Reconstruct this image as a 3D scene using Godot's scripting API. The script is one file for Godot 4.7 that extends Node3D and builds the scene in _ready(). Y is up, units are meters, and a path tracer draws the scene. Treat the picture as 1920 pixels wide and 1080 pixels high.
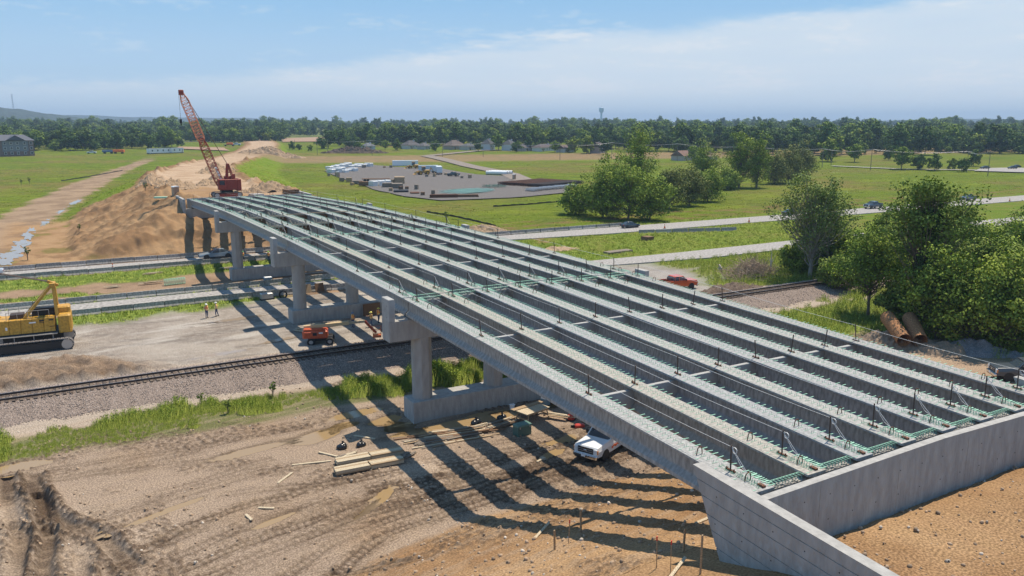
extends Node3D
# World axes: x runs across the bridge (first girder at x = 0), -z runs along it (near abutment at z = 0), y is up, metres.

var used := {}
var mats := {}
var texs := {}
var rng := RandomNumberGenerator.new()
var n1 := FastNoiseLite.new()
var n2 := FastNoiseLite.new()
var n3 := FastNoiseLite.new()
var nf := FastNoiseLite.new()
const ORD := ["first", "second", "third", "fourth", "fifth", "sixth", "seventh", "eighth", "ninth", "tenth", "eleventh", "twelfth", "thirteenth", "fourteenth", "fifteenth", "sixteenth", "seventeenth", "eighteenth", "nineteenth", "twentieth"]
const SUPPORT: Array[float] = [8.94, 9.87, 10.1, 9.85, 8.75]   # height of the edge girders' tops at the five supports
const GD := 1.45                                   # girder depth
const SPAN := 36.0

class MB:
	var v := PackedVector3Array()
	var n := PackedVector3Array()
	var c := PackedColorArray()
	var col := Color(1, 1, 1)
	func tri3(a: Vector3, b: Vector3, d: Vector3, na: Vector3, nb: Vector3, nd: Vector3) -> void:
		if (b - a).cross(d - a).dot(na + nb + nd) > 0.0:
			v.append(a); v.append(d); v.append(b)
			n.append(na); n.append(nd); n.append(nb)
		else:
			v.append(a); v.append(b); v.append(d)
			n.append(na); n.append(nb); n.append(nd)
		c.append(col); c.append(col); c.append(col)
	func tri(a: Vector3, b: Vector3, d: Vector3, up: Vector3 = Vector3.ZERO) -> void:
		var g := (d - a).cross(b - a)
		if g.length_squared() < 1e-16:
			return
		g = g.normalized()
		if up != Vector3.ZERO and g.dot(up) < 0.0:
			g = -g
		tri3(a, b, d, g, g, g)
	func quad(a: Vector3, b: Vector3, d: Vector3, e: Vector3, up: Vector3 = Vector3.ZERO) -> void:
		tri(a, b, d, up); tri(a, d, e, up)
	func box(ctr: Vector3, size: Vector3, basis := Basis()) -> void:
		var h := size * 0.5
		for ax in 3:
			for sg in [-1.0, 1.0]:
				var w := Vector3.ZERO; w[ax] = sg
				var p := Vector3.ZERO; p[(ax + 1) % 3] = 1.0
				var q := Vector3.ZERO; q[(ax + 2) % 3] = 1.0
				var o := ctr + basis * (w * h)
				var pp := basis * (p * h)
				var qq := basis * (q * h)
				quad(o - pp - qq, o + pp - qq, o + pp + qq, o - pp + qq, basis * w)
	func bar(a: Vector3, b: Vector3, w: float, h: float) -> void:
		var z := (b - a)
		var l := z.length()
		if l < 1e-6:
			return
		z /= l
		var x := Vector3.UP.cross(z)
		if x.length() < 0.01:
			x = Vector3.RIGHT
		x = x.normalized()
		box((a + b) * 0.5, Vector3(w, h, l), Basis(x, z.cross(x), z))
	func tube(a: Vector3, b: Vector3, r0: float, r1: float, k := 8, caps := true, smooth := true) -> void:
		var z := (b - a)
		if z.length() < 1e-6:
			return
		z = z.normalized()
		var x := z.cross(Vector3(0.31, 0.2, 0.93) if absf(z.y) > 0.9 else Vector3.UP).normalized()
		var y := z.cross(x)
		for i in k:
			var t0 := TAU * i / k
			var t1 := TAU * (i + 1) / k
			var d0 := x * cos(t0) + y * sin(t0)
			var d1 := x * cos(t1) + y * sin(t1)
			if smooth:
				tri3(a + d0 * r0, a + d1 * r0, b + d1 * r1, d0, d1, d1)
				tri3(a + d0 * r0, b + d1 * r1, b + d0 * r1, d0, d1, d0)
			else:
				quad(a + d0 * r0, a + d1 * r0, b + d1 * r1, b + d0 * r1, d0 + d1)
			if caps:
				tri(a, a + d0 * r0, a + d1 * r0, -z)
				tri(b, b + d0 * r1, b + d1 * r1, z)
	func pipe(pts: Array, r: float, k := 6) -> void:
		for i in pts.size() - 1:
			tube(pts[i], pts[i + 1], r, r, k, i == 0 or i == pts.size() - 2)
	func prism(prof: Array, a: Vector3, b: Vector3, x: Vector3, y: Vector3) -> void:
		# a closed outline (Vector2, in the plane x, y) swept from a to b
		var k := prof.size()
		var mid := Vector2.ZERO
		for p in prof:
			mid += p / k
		var area := 0.0
		for i in k:
			area += prof[i].cross(prof[(i + 1) % k])
		for i in k:
			var p: Vector2 = prof[i]
			var q: Vector2 = prof[(i + 1) % k]
			var o := (q - p).orthogonal().normalized() * (1.0 if area < 0.0 else -1.0)
			quad(a + x * p.x + y * p.y, a + x * q.x + y * q.y, b + x * q.x + y * q.y, b + x * p.x + y * p.y, x * o.x + y * o.y)
		var idx := Geometry2D.triangulate_polygon(PackedVector2Array(prof))
		for i in range(0, idx.size(), 3):
			var p0: Vector2 = prof[idx[i]]
			var p1: Vector2 = prof[idx[i + 1]]
			var p2: Vector2 = prof[idx[i + 2]]
			for e in [[a, a - b], [b, b - a]]:
				tri(e[0] + x * p0.x + y * p0.y, e[0] + x * p1.x + y * p1.y, e[0] + x * p2.x + y * p2.y, e[1])
	func ball(ctr: Vector3, rad: Vector3, rings := 6, segs := 10, lo := -1.0) -> void:
		for j in rings:
			var a0 := lerpf(asin(lo), PI / 2, float(j) / rings)
			var a1 := lerpf(asin(lo), PI / 2, float(j + 1) / rings)
			for i in segs:
				var t0 := TAU * i / segs
				var t1 := TAU * (i + 1) / segs
				var p := [Vector3(cos(a0) * cos(t0), sin(a0), cos(a0) * sin(t0)), Vector3(cos(a0) * cos(t1), sin(a0), cos(a0) * sin(t1)), Vector3(cos(a1) * cos(t1), sin(a1), cos(a1) * sin(t1)), Vector3(cos(a1) * cos(t0), sin(a1), cos(a1) * sin(t0))]
				if j < rings - 1:
					tri3(ctr + p[0] * rad, ctr + p[1] * rad, ctr + p[2] * rad, p[0], p[1], p[2])
					tri3(ctr + p[0] * rad, ctr + p[2] * rad, ctr + p[3] * rad, p[0], p[2], p[3])
				else:
					tri3(ctr + p[0] * rad, ctr + p[1] * rad, ctr + p[2] * rad, p[0], p[1], p[2])
	func join(o: MB, t: Transform3D) -> void:
		for i in o.v.size():
			v.append(t * o.v[i]); n.append((t.basis * o.n[i]).normalized()); c.append(o.c[i])
	func mesh() -> ArrayMesh:
		var m := ArrayMesh.new()
		var ar := []
		ar.resize(Mesh.ARRAY_MAX)
		ar[Mesh.ARRAY_VERTEX] = v
		ar[Mesh.ARRAY_NORMAL] = n
		ar[Mesh.ARRAY_COLOR] = c
		m.add_surface_from_arrays(Mesh.PRIMITIVE_TRIANGLES, ar)
		return m

func V(u: float, h: float, s: float) -> Vector3:
	return Vector3(u, h, -s)

func numbered(called: String) -> String:
	var k: int = used.get(called, 0)
	used[called] = k + 1
	return called if k == 0 else "%s_%03d" % [called, k]

func tag(o: Node3D, label: String, category: String, group := "", kind := "") -> Node3D:
	if label: o.set_meta("label", label)
	if category: o.set_meta("category", category)
	if group: o.set_meta("group", group)
	if kind: o.set_meta("kind", kind)
	return o

func thing(called: String, label: String, category: String, at := Vector3.ZERO, turn := 0.0, group := "") -> Node3D:
	var o := Node3D.new()
	o.name = numbered(called)
	add_child(o)
	o.position = at
	o.rotation.y = turn
	tag(o, label, category, group)
	return o

func copy(root: Node3D, label: String, at: Vector3, turn := 0.0, group := "") -> Node3D:
	var raw := String(root.name)
	var cut := raw.length() - 4
	if cut > 0 and raw[cut] == "_" and raw.substr(cut + 1).is_valid_int():
		raw = raw.substr(0, cut)
	var r: Node3D = root.duplicate()
	r.name = numbered(raw)
	add_child(r)
	r.position = at
	r.rotation.y = turn
	r.set_meta("label", label)
	if group: r.set_meta("group", group)
	return r

func part(called: String, shape, m: Material, parent: Node3D, at := Vector3.ZERO) -> MeshInstance3D:
	var o := MeshInstance3D.new()
	o.name = called
	o.mesh = shape.mesh() if shape is MB else shape
	o.material_override = m
	o.position = at
	parent.add_child(o, true)
	return o

func solo(called: String, shape, m: Material, label: String, category: String, at := Vector3.ZERO, turn := 0.0, group := "") -> MeshInstance3D:
	var o := part(numbered(called), shape, m, self, at)
	o.rotation.y = turn
	tag(o, label, category, group)
	return o

func setting(called: String, shape, m: Material, parent: Node3D = self) -> MeshInstance3D:
	var o := part(numbered(called) if parent == self else called, shape, m, parent)
	if parent == self: o.set_meta("kind", "structure")
	return o

# ---- materials -------------------------------------------------------------
func ntex(key: String, freq: float, lo: Color, hi: Color, kind := 0, oct := 4, size := 512, seed_ := 1, mid := -1.0) -> NoiseTexture2D:
	if texs.has(key):
		return texs[key]
	var n := FastNoiseLite.new()
	n.seed = seed_
	n.frequency = freq
	n.noise_type = FastNoiseLite.TYPE_SIMPLEX_SMOOTH if kind == 0 else FastNoiseLite.TYPE_CELLULAR
	n.fractal_octaves = oct
	if kind == 1:
		n.cellular_return_type = FastNoiseLite.RETURN_CELL_VALUE
	elif kind == 2:
		n.cellular_return_type = FastNoiseLite.RETURN_DISTANCE
	if kind > 0:
		n.fractal_type = FastNoiseLite.FRACTAL_NONE if oct < 2 else FastNoiseLite.FRACTAL_FBM
	var t := NoiseTexture2D.new()
	t.width = size; t.height = size
	t.seamless = true
	t.noise = n
	var g := Gradient.new()
	g.set_color(0, lo); g.set_color(1, hi)
	if mid > 0.0:
		g.set_offset(0, 0.5 - mid); g.set_offset(1, 0.5 + mid)
	t.color_ramp = g
	texs[key] = t
	return t

func nbump(key: String, freq: float, strength: float, kind := 0, oct := 4, size := 512, seed_ := 5) -> NoiseTexture2D:
	if texs.has(key):
		return texs[key]
	var n := FastNoiseLite.new()
	n.seed = seed_
	n.frequency = freq
	n.noise_type = FastNoiseLite.TYPE_SIMPLEX_SMOOTH if kind == 0 else FastNoiseLite.TYPE_CELLULAR
	n.fractal_octaves = oct
	var t := NoiseTexture2D.new()
	t.width = size; t.height = size
	t.seamless = true
	t.as_normal_map = true
	t.bump_strength = strength
	t.noise = n
	texs[key] = t
	return t

func grey(x: float) -> Color:
	return Color(x, x, x)

func mat(key: String, lin := Color(0.5, 0.5, 0.5), rough := 0.8, metal := 0.0) -> StandardMaterial3D:
	if mats.has(key):
		return mats[key]
	var m := StandardMaterial3D.new()
	m.albedo_color = lin.linear_to_srgb()
	m.roughness = rough
	m.metallic = metal
	mats[key] = m
	return m

func tmat(key: String, lin: Color, rough: float, tex: Texture2D, scale: float, bump: Texture2D = null, bs := 1.0, vc := false) -> StandardMaterial3D:
	if mats.has(key):
		return mats[key]
	var m := mat(key, lin, rough)
	m.albedo_texture = tex
	m.uv1_triplanar = true
	m.uv1_world_triplanar = true
	m.uv1_scale = Vector3.ONE * scale
	if bump:
		m.normal_enabled = true
		m.normal_texture = bump
		m.normal_scale = bs
	m.vertex_color_use_as_albedo = vc
	return m

func glass(key: String, tint := Color(0.05, 0.07, 0.09), a := 0.75) -> StandardMaterial3D:
	if mats.has(key):
		return mats[key]
	var m := mat(key, tint, 0.05)
	m.transparency = BaseMaterial3D.TRANSPARENCY_ALPHA
	m.albedo_color.a = a
	return m

func make_materials() -> void:
	var w := Color(1, 1, 1)
	var ct := ntex("conc", 0.012, grey(0.90), w, 0, 6, 512, 3, 0.4)
	var cb := nbump("concb", 0.06, 2.0, 0, 4)
	tmat("concrete", Color(0.41, 0.405, 0.39), 0.85, ct, 0.16, cb, 0.5)
	tmat("concrete_pier", Color(0.40, 0.39, 0.37), 0.88, ct, 0.23, cb, 0.7)
	tmat("concrete_wall", Color(0.41, 0.40, 0.38), 0.88, ntex("streak", 0.02, grey(0.87), w, 0, 6, 512, 9, 0.4), 0.2, cb, 0.8)
	tmat("concrete_old", Color(0.47, 0.44, 0.395), 0.9, ntex("conc_old", 0.02, grey(0.68), w, 0, 6, 512, 7, 0.35), 0.2, cb, 0.8)
	tmat("road", Color(0.45, 0.43, 0.41), 0.9, ntex("roadt", 0.02, grey(0.72), w, 0, 6, 1024, 17, 0.35), 0.09, nbump("roadb", 0.2, 1.5), 0.4)
	tmat("ground", Color(1, 1, 1), 0.95, ntex("soil", 0.03, grey(0.66), w, 0, 6, 1024, 21, 0.3), 0.22, nbump("soilb", 0.05, 6.0, 0, 6, 1024), 0.7, true)
	tmat("ballast", Color(0.46, 0.37, 0.315), 0.95, ntex("ball", 0.05, grey(0.40), w, 1, 1, 1024, 4), 0.55, nbump("ballb", 0.05, 8.0, 1, 1, 1024), 1.0)
	tmat("gravel", Color(0.30, 0.28, 0.27), 0.95, ntex("grav", 0.05, grey(0.5), w, 0, 6, 1024, 33, 0.35), 0.08, nbump("soilb", 0.05, 6.0), 0.8)
	tmat("wood", Color(0.56, 0.40, 0.24), 0.8, ntex("woodt", 0.04, grey(0.55), w, 0, 5, 512, 12, 0.35), 0.8)
	tmat("wood_pale", Color(0.80, 0.67, 0.47), 0.8, ntex("woodt", 0.04, grey(0.55), w), 0.8)
	tmat("wood_grey", Color(0.34, 0.28, 0.22), 0.9, ntex("woodt", 0.04, grey(0.55), w), 0.8)
	tmat("wood_brown", Color(0.30, 0.17, 0.09), 0.9, ntex("woodt", 0.04, grey(0.55), w), 0.8)
	tmat("tie", Color(0.16, 0.11, 0.08), 0.9, ntex("woodt", 0.04, grey(0.55), w), 1.2)
	tmat("rust", Color(0.24, 0.10, 0.045), 0.85, ntex("rustt", 0.03, Color(0.45, 0.4, 0.4), w, 0, 6, 512, 14, 0.3), 0.7)
	tmat("rail", Color(0.10, 0.06, 0.045), 0.55, ntex("rustt", 0.03, grey(0.5), w), 0.7)
	mat("rail_top", Color(0.45, 0.43, 0.42), 0.3, 0.9)
	mat("epoxy", Color(0.30, 0.55, 0.40), 0.55)
	mat("steel_dark", Color(0.07, 0.045, 0.035), 0.7)
	mat("cable", Color(0.62, 0.63, 0.63), 0.5)
	mat("pad", Color(0.02, 0.02, 0.02), 0.9)
	mat("black", Color(0.015, 0.015, 0.016), 0.6)
	mat("rubber", Color(0.022, 0.021, 0.02), 0.9)
	mat("chrome", Color(0.75, 0.75, 0.76), 0.2, 1.0)
	mat("steel", Color(0.42, 0.42, 0.42), 0.45, 0.7)
	mat("white", Color(0.78, 0.79, 0.79), 0.5)
	mat("lamp_clear", Color(0.75, 0.76, 0.76), 0.15)
	mat("lamp_red", Color(0.4, 0.02, 0.015), 0.2)
	mat("lamp_amber", Color(0.75, 0.25, 0.03), 0.3)
	mat("orange", Color(0.75, 0.16, 0.03), 0.7)
	glass("glass")
	for k in ["ground", "gravel", "ballast", "road"]: mats[k].metallic_specular = 0.12
	for k in ["concrete", "concrete_pier", "concrete_wall", "concrete_old"]: mats[k].metallic_specular = 0.3
	# rain and form streaks run down the concrete
	mats.concrete_wall.uv1_scale = Vector3(0.21, 0.05, 0.21)
	mats.concrete_pier.uv1_scale = Vector3(0.3, 0.08, 0.3)

func box_mb(ctr: Vector3, size: Vector3, basis := Basis()) -> MB:
	var m := MB.new()
	m.box(ctr, size, basis)
	return m

func rbox_mb(ctr: Vector3, size: Vector3, r: float) -> MB:
	# a box with its upright edges and top edge chamfered
	var m := MB.new()
	var h := size * 0.5
	var low := [Vector2(-h.x + r, -h.z), Vector2(h.x - r, -h.z), Vector2(h.x, -h.z + r), Vector2(h.x, h.z - r), Vector2(h.x - r, h.z), Vector2(-h.x + r, h.z), Vector2(-h.x, h.z - r), Vector2(-h.x, -h.z + r)]
	var f := Vector2((h.x - r) / h.x, (h.z - r) / h.z)
	for i in 8:
		var p: Vector2 = low[i]
		var q: Vector2 = low[(i + 1) % 8]
		var o := Vector3(p.x + q.x, 0, p.y + q.y)
		m.quad(ctr + Vector3(p.x, -h.y, p.y), ctr + Vector3(q.x, -h.y, q.y), ctr + Vector3(q.x, h.y - r, q.y), ctr + Vector3(p.x, h.y - r, p.y), o)
		var pi_ := p * f
		var qi := q * f
		m.quad(ctr + Vector3(p.x, h.y - r, p.y), ctr + Vector3(q.x, h.y - r, q.y), ctr + Vector3(qi.x, h.y, qi.y), ctr + Vector3(pi_.x, h.y, pi_.y), Vector3.UP)
		m.tri(ctr + Vector3(0, h.y, 0), ctr + Vector3(pi_.x, h.y, pi_.y), ctr + Vector3(qi.x, h.y, qi.y), Vector3.UP)
		m.tri(ctr + Vector3(0, -h.y, 0), ctr + Vector3(p.x, -h.y, p.y), ctr + Vector3(q.x, -h.y, q.y), Vector3.DOWN)
	return m

func multi(called: String, mesh_: Mesh, xf: Array, m: Material, label: String, category: String, cols := []) -> void:
	var mm := MultiMesh.new()
	mm.transform_format = MultiMesh.TRANSFORM_3D
	mm.use_colors = cols.size() > 0
	mm.mesh = mesh_
	mm.instance_count = xf.size()
	for i in xf.size():
		mm.set_instance_transform(i, xf[i])
		if cols.size() > 0:
			mm.set_instance_color(i, cols[i])
	var o := MultiMeshInstance3D.new()
	o.name = numbered(called)
	o.multimesh = mm
	o.material_override = m
	add_child(o)
	tag(o, label, category, "", "stuff")

func deck_top(u: float, s: float) -> float:
	var k := clampi(int(floor(s / SPAN)), 0, 3)
	return lerpf(SUPPORT[k], SUPPORT[k + 1], s / SPAN - k) + 0.02 * (10.5 - absf(u - 10.5))


# ---- sky, sun, camera ------------------------------------------------------
func make_view() -> void:
	var cam := Camera3D.new()
	cam.name = "camera"
	add_child(cam)
	cam.position = Vector3(-23.05, 23.0, 20.33)
	cam.rotation_degrees = Vector3(-11.6, -29.74, 0)
	cam.fov = 39.597
	cam.near = 0.5
	cam.far = 20000.0
	cam.current = true
	var sun := DirectionalLight3D.new()
	sun.name = "sun"
	add_child(sun)
	sun.light_energy = 1.5
	sun.light_color = Color(1.0, 0.945, 0.86)
	sun.light_angular_distance = 0.55
	sun.shadow_enabled = true
	sun.look_at_from_position(Vector3.ZERO, Vector3(-0.40, -1.0, 0.157), Vector3.FORWARD)
	var env := Environment.new()
	env.background_mode = Environment.BG_SKY
	env.sky = Sky.new()
	env.sky.sky_material = make_sky()
	env.background_energy_multiplier = 1.0
	env.tonemap_mode = Environment.TONE_MAPPER_LINEAR
	env.tonemap_exposure = 1.27
	env.sdfgi_enabled = true
	env.ssao_enabled = true
	env.ssil_enabled = true
	env.fog_enabled = true
	env.fog_density = 0.00016
	env.fog_light_color = Color(0.74, 0.85, 0.97)
	var we := WorldEnvironment.new()
	we.name = "environment"
	we.environment = env
	add_child(we)

func ramp(stops: Array, x: float) -> Color:
	for i in range(1, stops.size()):
		if x <= stops[i][0]:
			var t: float = clampf((x - stops[i - 1][0]) / (stops[i][0] - stops[i - 1][0]), 0.0, 1.0)
			return stops[i - 1][1].lerp(stops[i][1], t)
	return stops[-1][1]

func sky_colour(az: float, el: float) -> Color:
	# az in degrees to the right of the bridge's far end, el in degrees above the horizon
	var c := ramp([[-90.0, Color(0.40, 0.42, 0.40)], [-0.3, Color(0.52, 0.58, 0.62)], [0.0, Color(0.69, 0.765, 0.83)], [2.5, Color(0.66, 0.76, 0.845)], [5.0, Color(0.625, 0.745, 0.85)], [9.0, Color(0.525, 0.695, 0.84)], [20.0, Color(0.45, 0.635, 0.82)], [45.0, Color(0.42, 0.575, 0.745)], [90.0, Color(0.39, 0.54, 0.715)]], el)
	if el < 0.0:
		return c
	# a thin sheet of high cloud: its upper edge climbs to the side of the bridge's right bank and wraps round the sky
	var a := az - 28.0
	var edge := 5.2 + 3.6 * sin(deg_to_rad(a * 1.35)) + 0.5 * sin(deg_to_rad(a * 4.0 + 30.0))
	var dir := Vector3(cos(deg_to_rad(az)), el * 0.055, sin(deg_to_rad(az)))
	var streak := nf.get_noise_3d(dir.x * 260.0, el * 34.0, dir.z * 260.0)
	var broad := n1.get_noise_3d(dir.x * 3000.0, el * 420.0, dir.z * 3000.0)
	var d := edge - el + streak * 0.7 + broad * 0.3
	var side := smoothstep(-48.0, 0.0, a)
	var veil := smoothstep(-0.25, 0.9, d) * lerpf(0.22, 0.88, side) * (0.86 + 0.16 * streak)
	veil *= smoothstep(-0.8, 2.6, el) * 0.75 + 0.25
	var wisp := smoothstep(0.18, 0.6, streak + broad * 0.7) * 0.28 * smoothstep(0.5, 4.0, el) * (1.0 - smoothstep(25.0, 60.0, el))
	return c.lerp(Color(0.80, 0.83, 0.86), clampf(veil + wisp, 0.0, 0.95))

func make_sky() -> PanoramaSkyMaterial:
	var w := 4096
	var im := Image.create(512, 256, false, Image.FORMAT_RGB8)
	for y in 256:
		var el := 90.0 - (y + 0.5) * 180.0 / 256.0
		for x in 512:
			im.set_pixel(x, y, sky_colour(wrapf((x + 0.5) * 360.0 / 512.0, -180.0, 180.0), el))
	im.resize(w, w / 2, Image.INTERPOLATE_BILINEAR)
	# the band near the horizon in full detail
	var band := Image.create(w, 160, false, Image.FORMAT_RGB8)
	var y0 := w / 4 - 154
	for y in 160:
		var el := 90.0 - (y0 + y + 0.5) * 180.0 / (w / 2)
		for x in w:
			var c := sky_colour(wrapf((x + 0.5) * 360.0 / w, -180.0, 180.0), el)
			band.set_pixel(x, y, c)
	im.blit_rect(band, Rect2i(0, 0, w, 160), Vector2i(0, y0))
	var m := PanoramaSkyMaterial.new()
	m.panorama = ImageTexture.create_from_image(im)
	m.energy_multiplier = 1.0
	return m

# ---- terrain ---------------------------------------------------------------
var gh := 0.0
var gc := Color()
var gg := 0.0

func lin_at(pts: Array, s: float) -> float:
	if s <= pts[0][0]: return pts[0][1]
	for i in range(1, pts.size()):
		if s <= pts[i][0]:
			return lerpf(pts[i - 1][1], pts[i][1], (s - pts[i - 1][0]) / (pts[i][0] - pts[i - 1][0]))
	return pts[-1][1]

const APP_U := [[147.0, 10.5], [200.0, 11.0], [260.0, 17.0], [350.0, 36.0], [430.0, 62.0], [560.0, 104.0], [680.0, 135.0], [900.0, 180.0]]
const APP_H := [[147.0, 8.35], [240.0, 7.6], [350.0, 5.6], [470.0, 3.4], [620.0, 2.0], [900.0, 1.0]]
const HAUL := [[60.0, -60.0], [125.0, -46.0], [145.0, -38.0], [200.0, -31.0], [260.0, -22.5], [340.0, -10.0], [420.0, 6.0], [500.0, 26.0], [600.0, 44.0]]

func far_rise(u: float, s: float) -> float:
	var r := Vector2(u + 23.05, s + 20.33).length()
	return 5.0 * smoothstep(350.0, 800.0, r) + 12.0 * smoothstep(800.0, 1900.0, r)

func approach(u: float, s: float) -> float:
	if s < 120.0 or s > 900.0: return 0.0
	var uc := lin_at(APP_U, s)
	var ht := lin_at(APP_H, s)
	var wob := n2.get_noise_2d(u * 1.2, s * 1.2) * 1.6
	var dl := maxf(0.0, uc - 13.5 - u + wob) / 2.3
	var dr := maxf(0.0, u - uc - 13.5 + wob) / 3.2
	var df := maxf(0.0, 147.5 - s) / 2.35
	var drop := Vector2(maxf(dl, dr), df).length()
	var h := ht - drop
	if s < 145.2 and u > -1.3 and u < 22.3:
		h = minf(h, 5.3)
	return maxf(h, 0.0)

func near_bank(u: float, s: float) -> float:
	# the fill in front of and behind the near abutment
	if s > 22.0: return 0.0
	var toe := 19.3 - 0.25 * maxf(0.0, -3.0 - u) - 0.9 * maxf(0.0, u - 25.0)
	var h := clampf((toe - s) / 3.12, 0.0, 9.0)
	if u > -1.0 and u < 22.0:
		h = minf(h, 6.05 if s > -0.5 else 6.5 + 0.05 * (u - 2.0))
	return h

func ground(u: float, s: float) -> void:
	var big := n1.get_noise_2d(u, s)
	var mid := n2.get_noise_2d(u, s)
	var fine := n3.get_noise_2d(u, s)
	gg = 0.0
	var field := Color(0.165, 0.225, 0.025).lerp(Color(0.24, 0.20, 0.065), clampf(0.22 + big * 1.6 + mid * 0.8 + 0.3 * smoothstep(20.0, -30.0, u), 0.0, 1.0)).lerp(Color(0.115, 0.175, 0.03), clampf(mid * 1.5 + fine * 0.8, 0.0, 0.75)).lerp(Color(0.24, 0.29, 0.035), clampf(n2.get_noise_2d(u * 0.35 + 500.0, s * 0.8) * 2.0 - 0.3, 0.0, 0.7))
	var mud := Color(0.42, 0.322, 0.242).lerp(Color(0.26, 0.188, 0.135), clampf(0.38 + big * 1.3 + mid * 0.8, 0.0, 1.0)).lerp(Color(0.58, 0.465, 0.36), clampf(n2.get_noise_2d(u * 0.45 + 77.0, s * 0.7) * 2.0 - 0.1, 0.0, 0.85)).lerp(Color(0.46, 0.345, 0.245), clampf(mid * 1.3 - 0.2 + fine * 0.5, 0.0, 1.0))
	var tan_ := Color(0.48, 0.31, 0.17).lerp(Color(0.35, 0.21, 0.11), clampf(0.4 + mid * 1.4 + fine * 0.5, 0.0, 1.0))
	var pad := Color(0.47, 0.415, 0.355).lerp(Color(0.35, 0.30, 0.255), clampf(0.35 + big + mid * 1.1, 0.0, 1.0))
	gh = far_rise(u, s) + mid * 0.10 + fine * 0.03
	if s > 900.0 or u < -400.0 or u > 700.0 or s < -80.0:
		gc = Color(0.20, 0.24, 0.075).lerp(Color(0.34, 0.29, 0.14), clampf(0.3 + n1.get_noise_2d(u * 0.06, s * 0.06) * 1.6, 0.0, 1.0))
		gg = 0.0
		return
	var nb := near_bank(u, s)
	var ap := approach(u, s)
	if s < 60.0:
		gh += nb
		if u > 24.0:
			# right bank: dirt track by the bridge, weeds and scrub further out
			var scrub := smoothstep(52.0, 60.0, u + mid * 6.0 + (s - 20.0) * -0.25) * smoothstep(4.0, 12.0, s)
			var weeds := smoothstep(33.0, 37.0, s + mid * 3.0) * (1.0 - smoothstep(46.0, 48.0, s + mid * 1.5))
			gg = maxf(scrub, weeds)
			gc = mud.lerp(tan_, 0.35).lerp(Color(0.14, 0.17, 0.05), scrub).lerp(Color(0.21, 0.27, 0.06), weeds)
		else:
			gc = mud.lerp(tan_, smoothstep(0.02, 0.5, nb + mid * 0.3))
			if s > 38.0:
				var w := smoothstep(41.0, 42.5, s + mid * 1.6) * (1.0 - smoothstep(46.2, 47.4, s + mid * 1.2))
				gc = gc.lerp(Color(0.14, 0.17, 0.05), w * 0.8)
				gg = w
		gc = gc.lerp(Color(0.52, 0.43, 0.345), smoothstep(46.6, 48.2, s + mid * 0.8))
		if nb > 0.02:
			gh += maxf(0.0, fine) * 0.12 + n3.get_noise_2d(u * 3.0, s * 3.0) * 0.05
	elif s < 86.0 and u < 24.0:
		gc = pad.lerp(Color(0.27, 0.235, 0.205), smoothstep(0.05, 0.4, n2.get_noise_2d(u * 0.6 + 13.0, s * 3.2 + u * 0.5) + mid * 0.3) * 0.75)
		gc = gc.lerp(Color(0.60, 0.555, 0.50), smoothstep(0.1, 0.45, n2.get_noise_2d(u * 0.5 + 91.0, s * 2.4 - u * 0.35)) * 0.7)
		gh += 0.12
		var ruts := n3.get_noise_2d(u * 0.5 + s * 0.15, s * 2.2 - u * 0.45)
		gc = gc.lerp(Color(0.22, 0.18, 0.15), smoothstep(0.12, 0.4, ruts) * smoothstep(-0.1, 0.3, n2.get_noise_2d(u * 0.5 + 300.0, s * 0.6)) * 0.8)
		gc = gc.lerp(Color(0.58, 0.53, 0.47), clampf(n3.get_noise_2d(u * 2.0, s * 2.0) * 0.9, 0.0, 0.4))
		gh += ruts * 0.05
		var heap := smoothstep(-12.0, -20.0, u + mid * 5.0 + (s - 60.0) * 0.7) * smoothstep(58.0, 60.0, s) * (1.0 - smoothstep(66.0, 69.5, s + mid * 2.0))
		gc = gc.lerp(Color(0.24, 0.17, 0.12).lerp(Color(0.35, 0.255, 0.18), clampf(fine + 0.5, 0.0, 1.0)), heap)
		gh += heap * (0.55 + 0.5 * fine + 0.35 * n3.get_noise_2d(u * 3.0, s * 3.0))
		var g := smoothstep(81.0, 84.5, s + mid * 3.0 + (u + 20.0) * -0.10) * (1.0 - smoothstep(-8.0, 4.0, u + mid * 4.0))
		gc = gc.lerp(Color(0.18, 0.25, 0.05), g)
		gg = g
	elif s < 128.5 and u < 30.0:
		gh -= 0.9 * smoothstep(97.0, 104.0, s) * (1.0 - smoothstep(111.0, 119.0, s))
		gc = Color(0.43, 0.30, 0.20).lerp(Color(0.28, 0.195, 0.135), clampf(0.4 + mid * 1.2 + fine * 0.5, 0.0, 1.0))
		var g := smoothstep(112.5, 114.5, s + mid * 2.5) * (1.0 - smoothstep(118.6, 119.4, s))
		g = maxf(g, smoothstep(0.0, 0.25, mid + 0.1) * smoothstep(102.0, 103.5, s) * (1.0 - smoothstep(108.0, 110.0, s)) * (1.0 - smoothstep(-20.0, -15.0, u)))
		g = maxf(g, (1.0 - smoothstep(0.7, 1.8, absf(s - 95.9) + mid * 0.6)) * 0.9)
		g = maxf(g, smoothstep(86.0, 86.2, s) * (1.0 - smoothstep(88.2, 88.8, s)) * (1.0 - smoothstep(-2.0, 6.0, u)))
		gc = gc.lerp(Color(0.17, 0.24, 0.045), g)
		gg = g
	elif u >= 24.0 and s < 128.5:
		# right of the bridge: gravel turnout, then mown median and verge
		gc = Color(0.16, 0.235, 0.028).lerp(Color(0.225, 0.235, 0.055), clampf(0.3 + mid * 1.8 + fine * 0.5, 0.0, 1.0))
		gg = 1.0
		var turn := (1.0 - smoothstep(62.0, 74.0, u + mid * 6.0 + absf(s - 76.0) * 0.9)) * (1.0 - smoothstep(84.0, 86.0, s))
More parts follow.
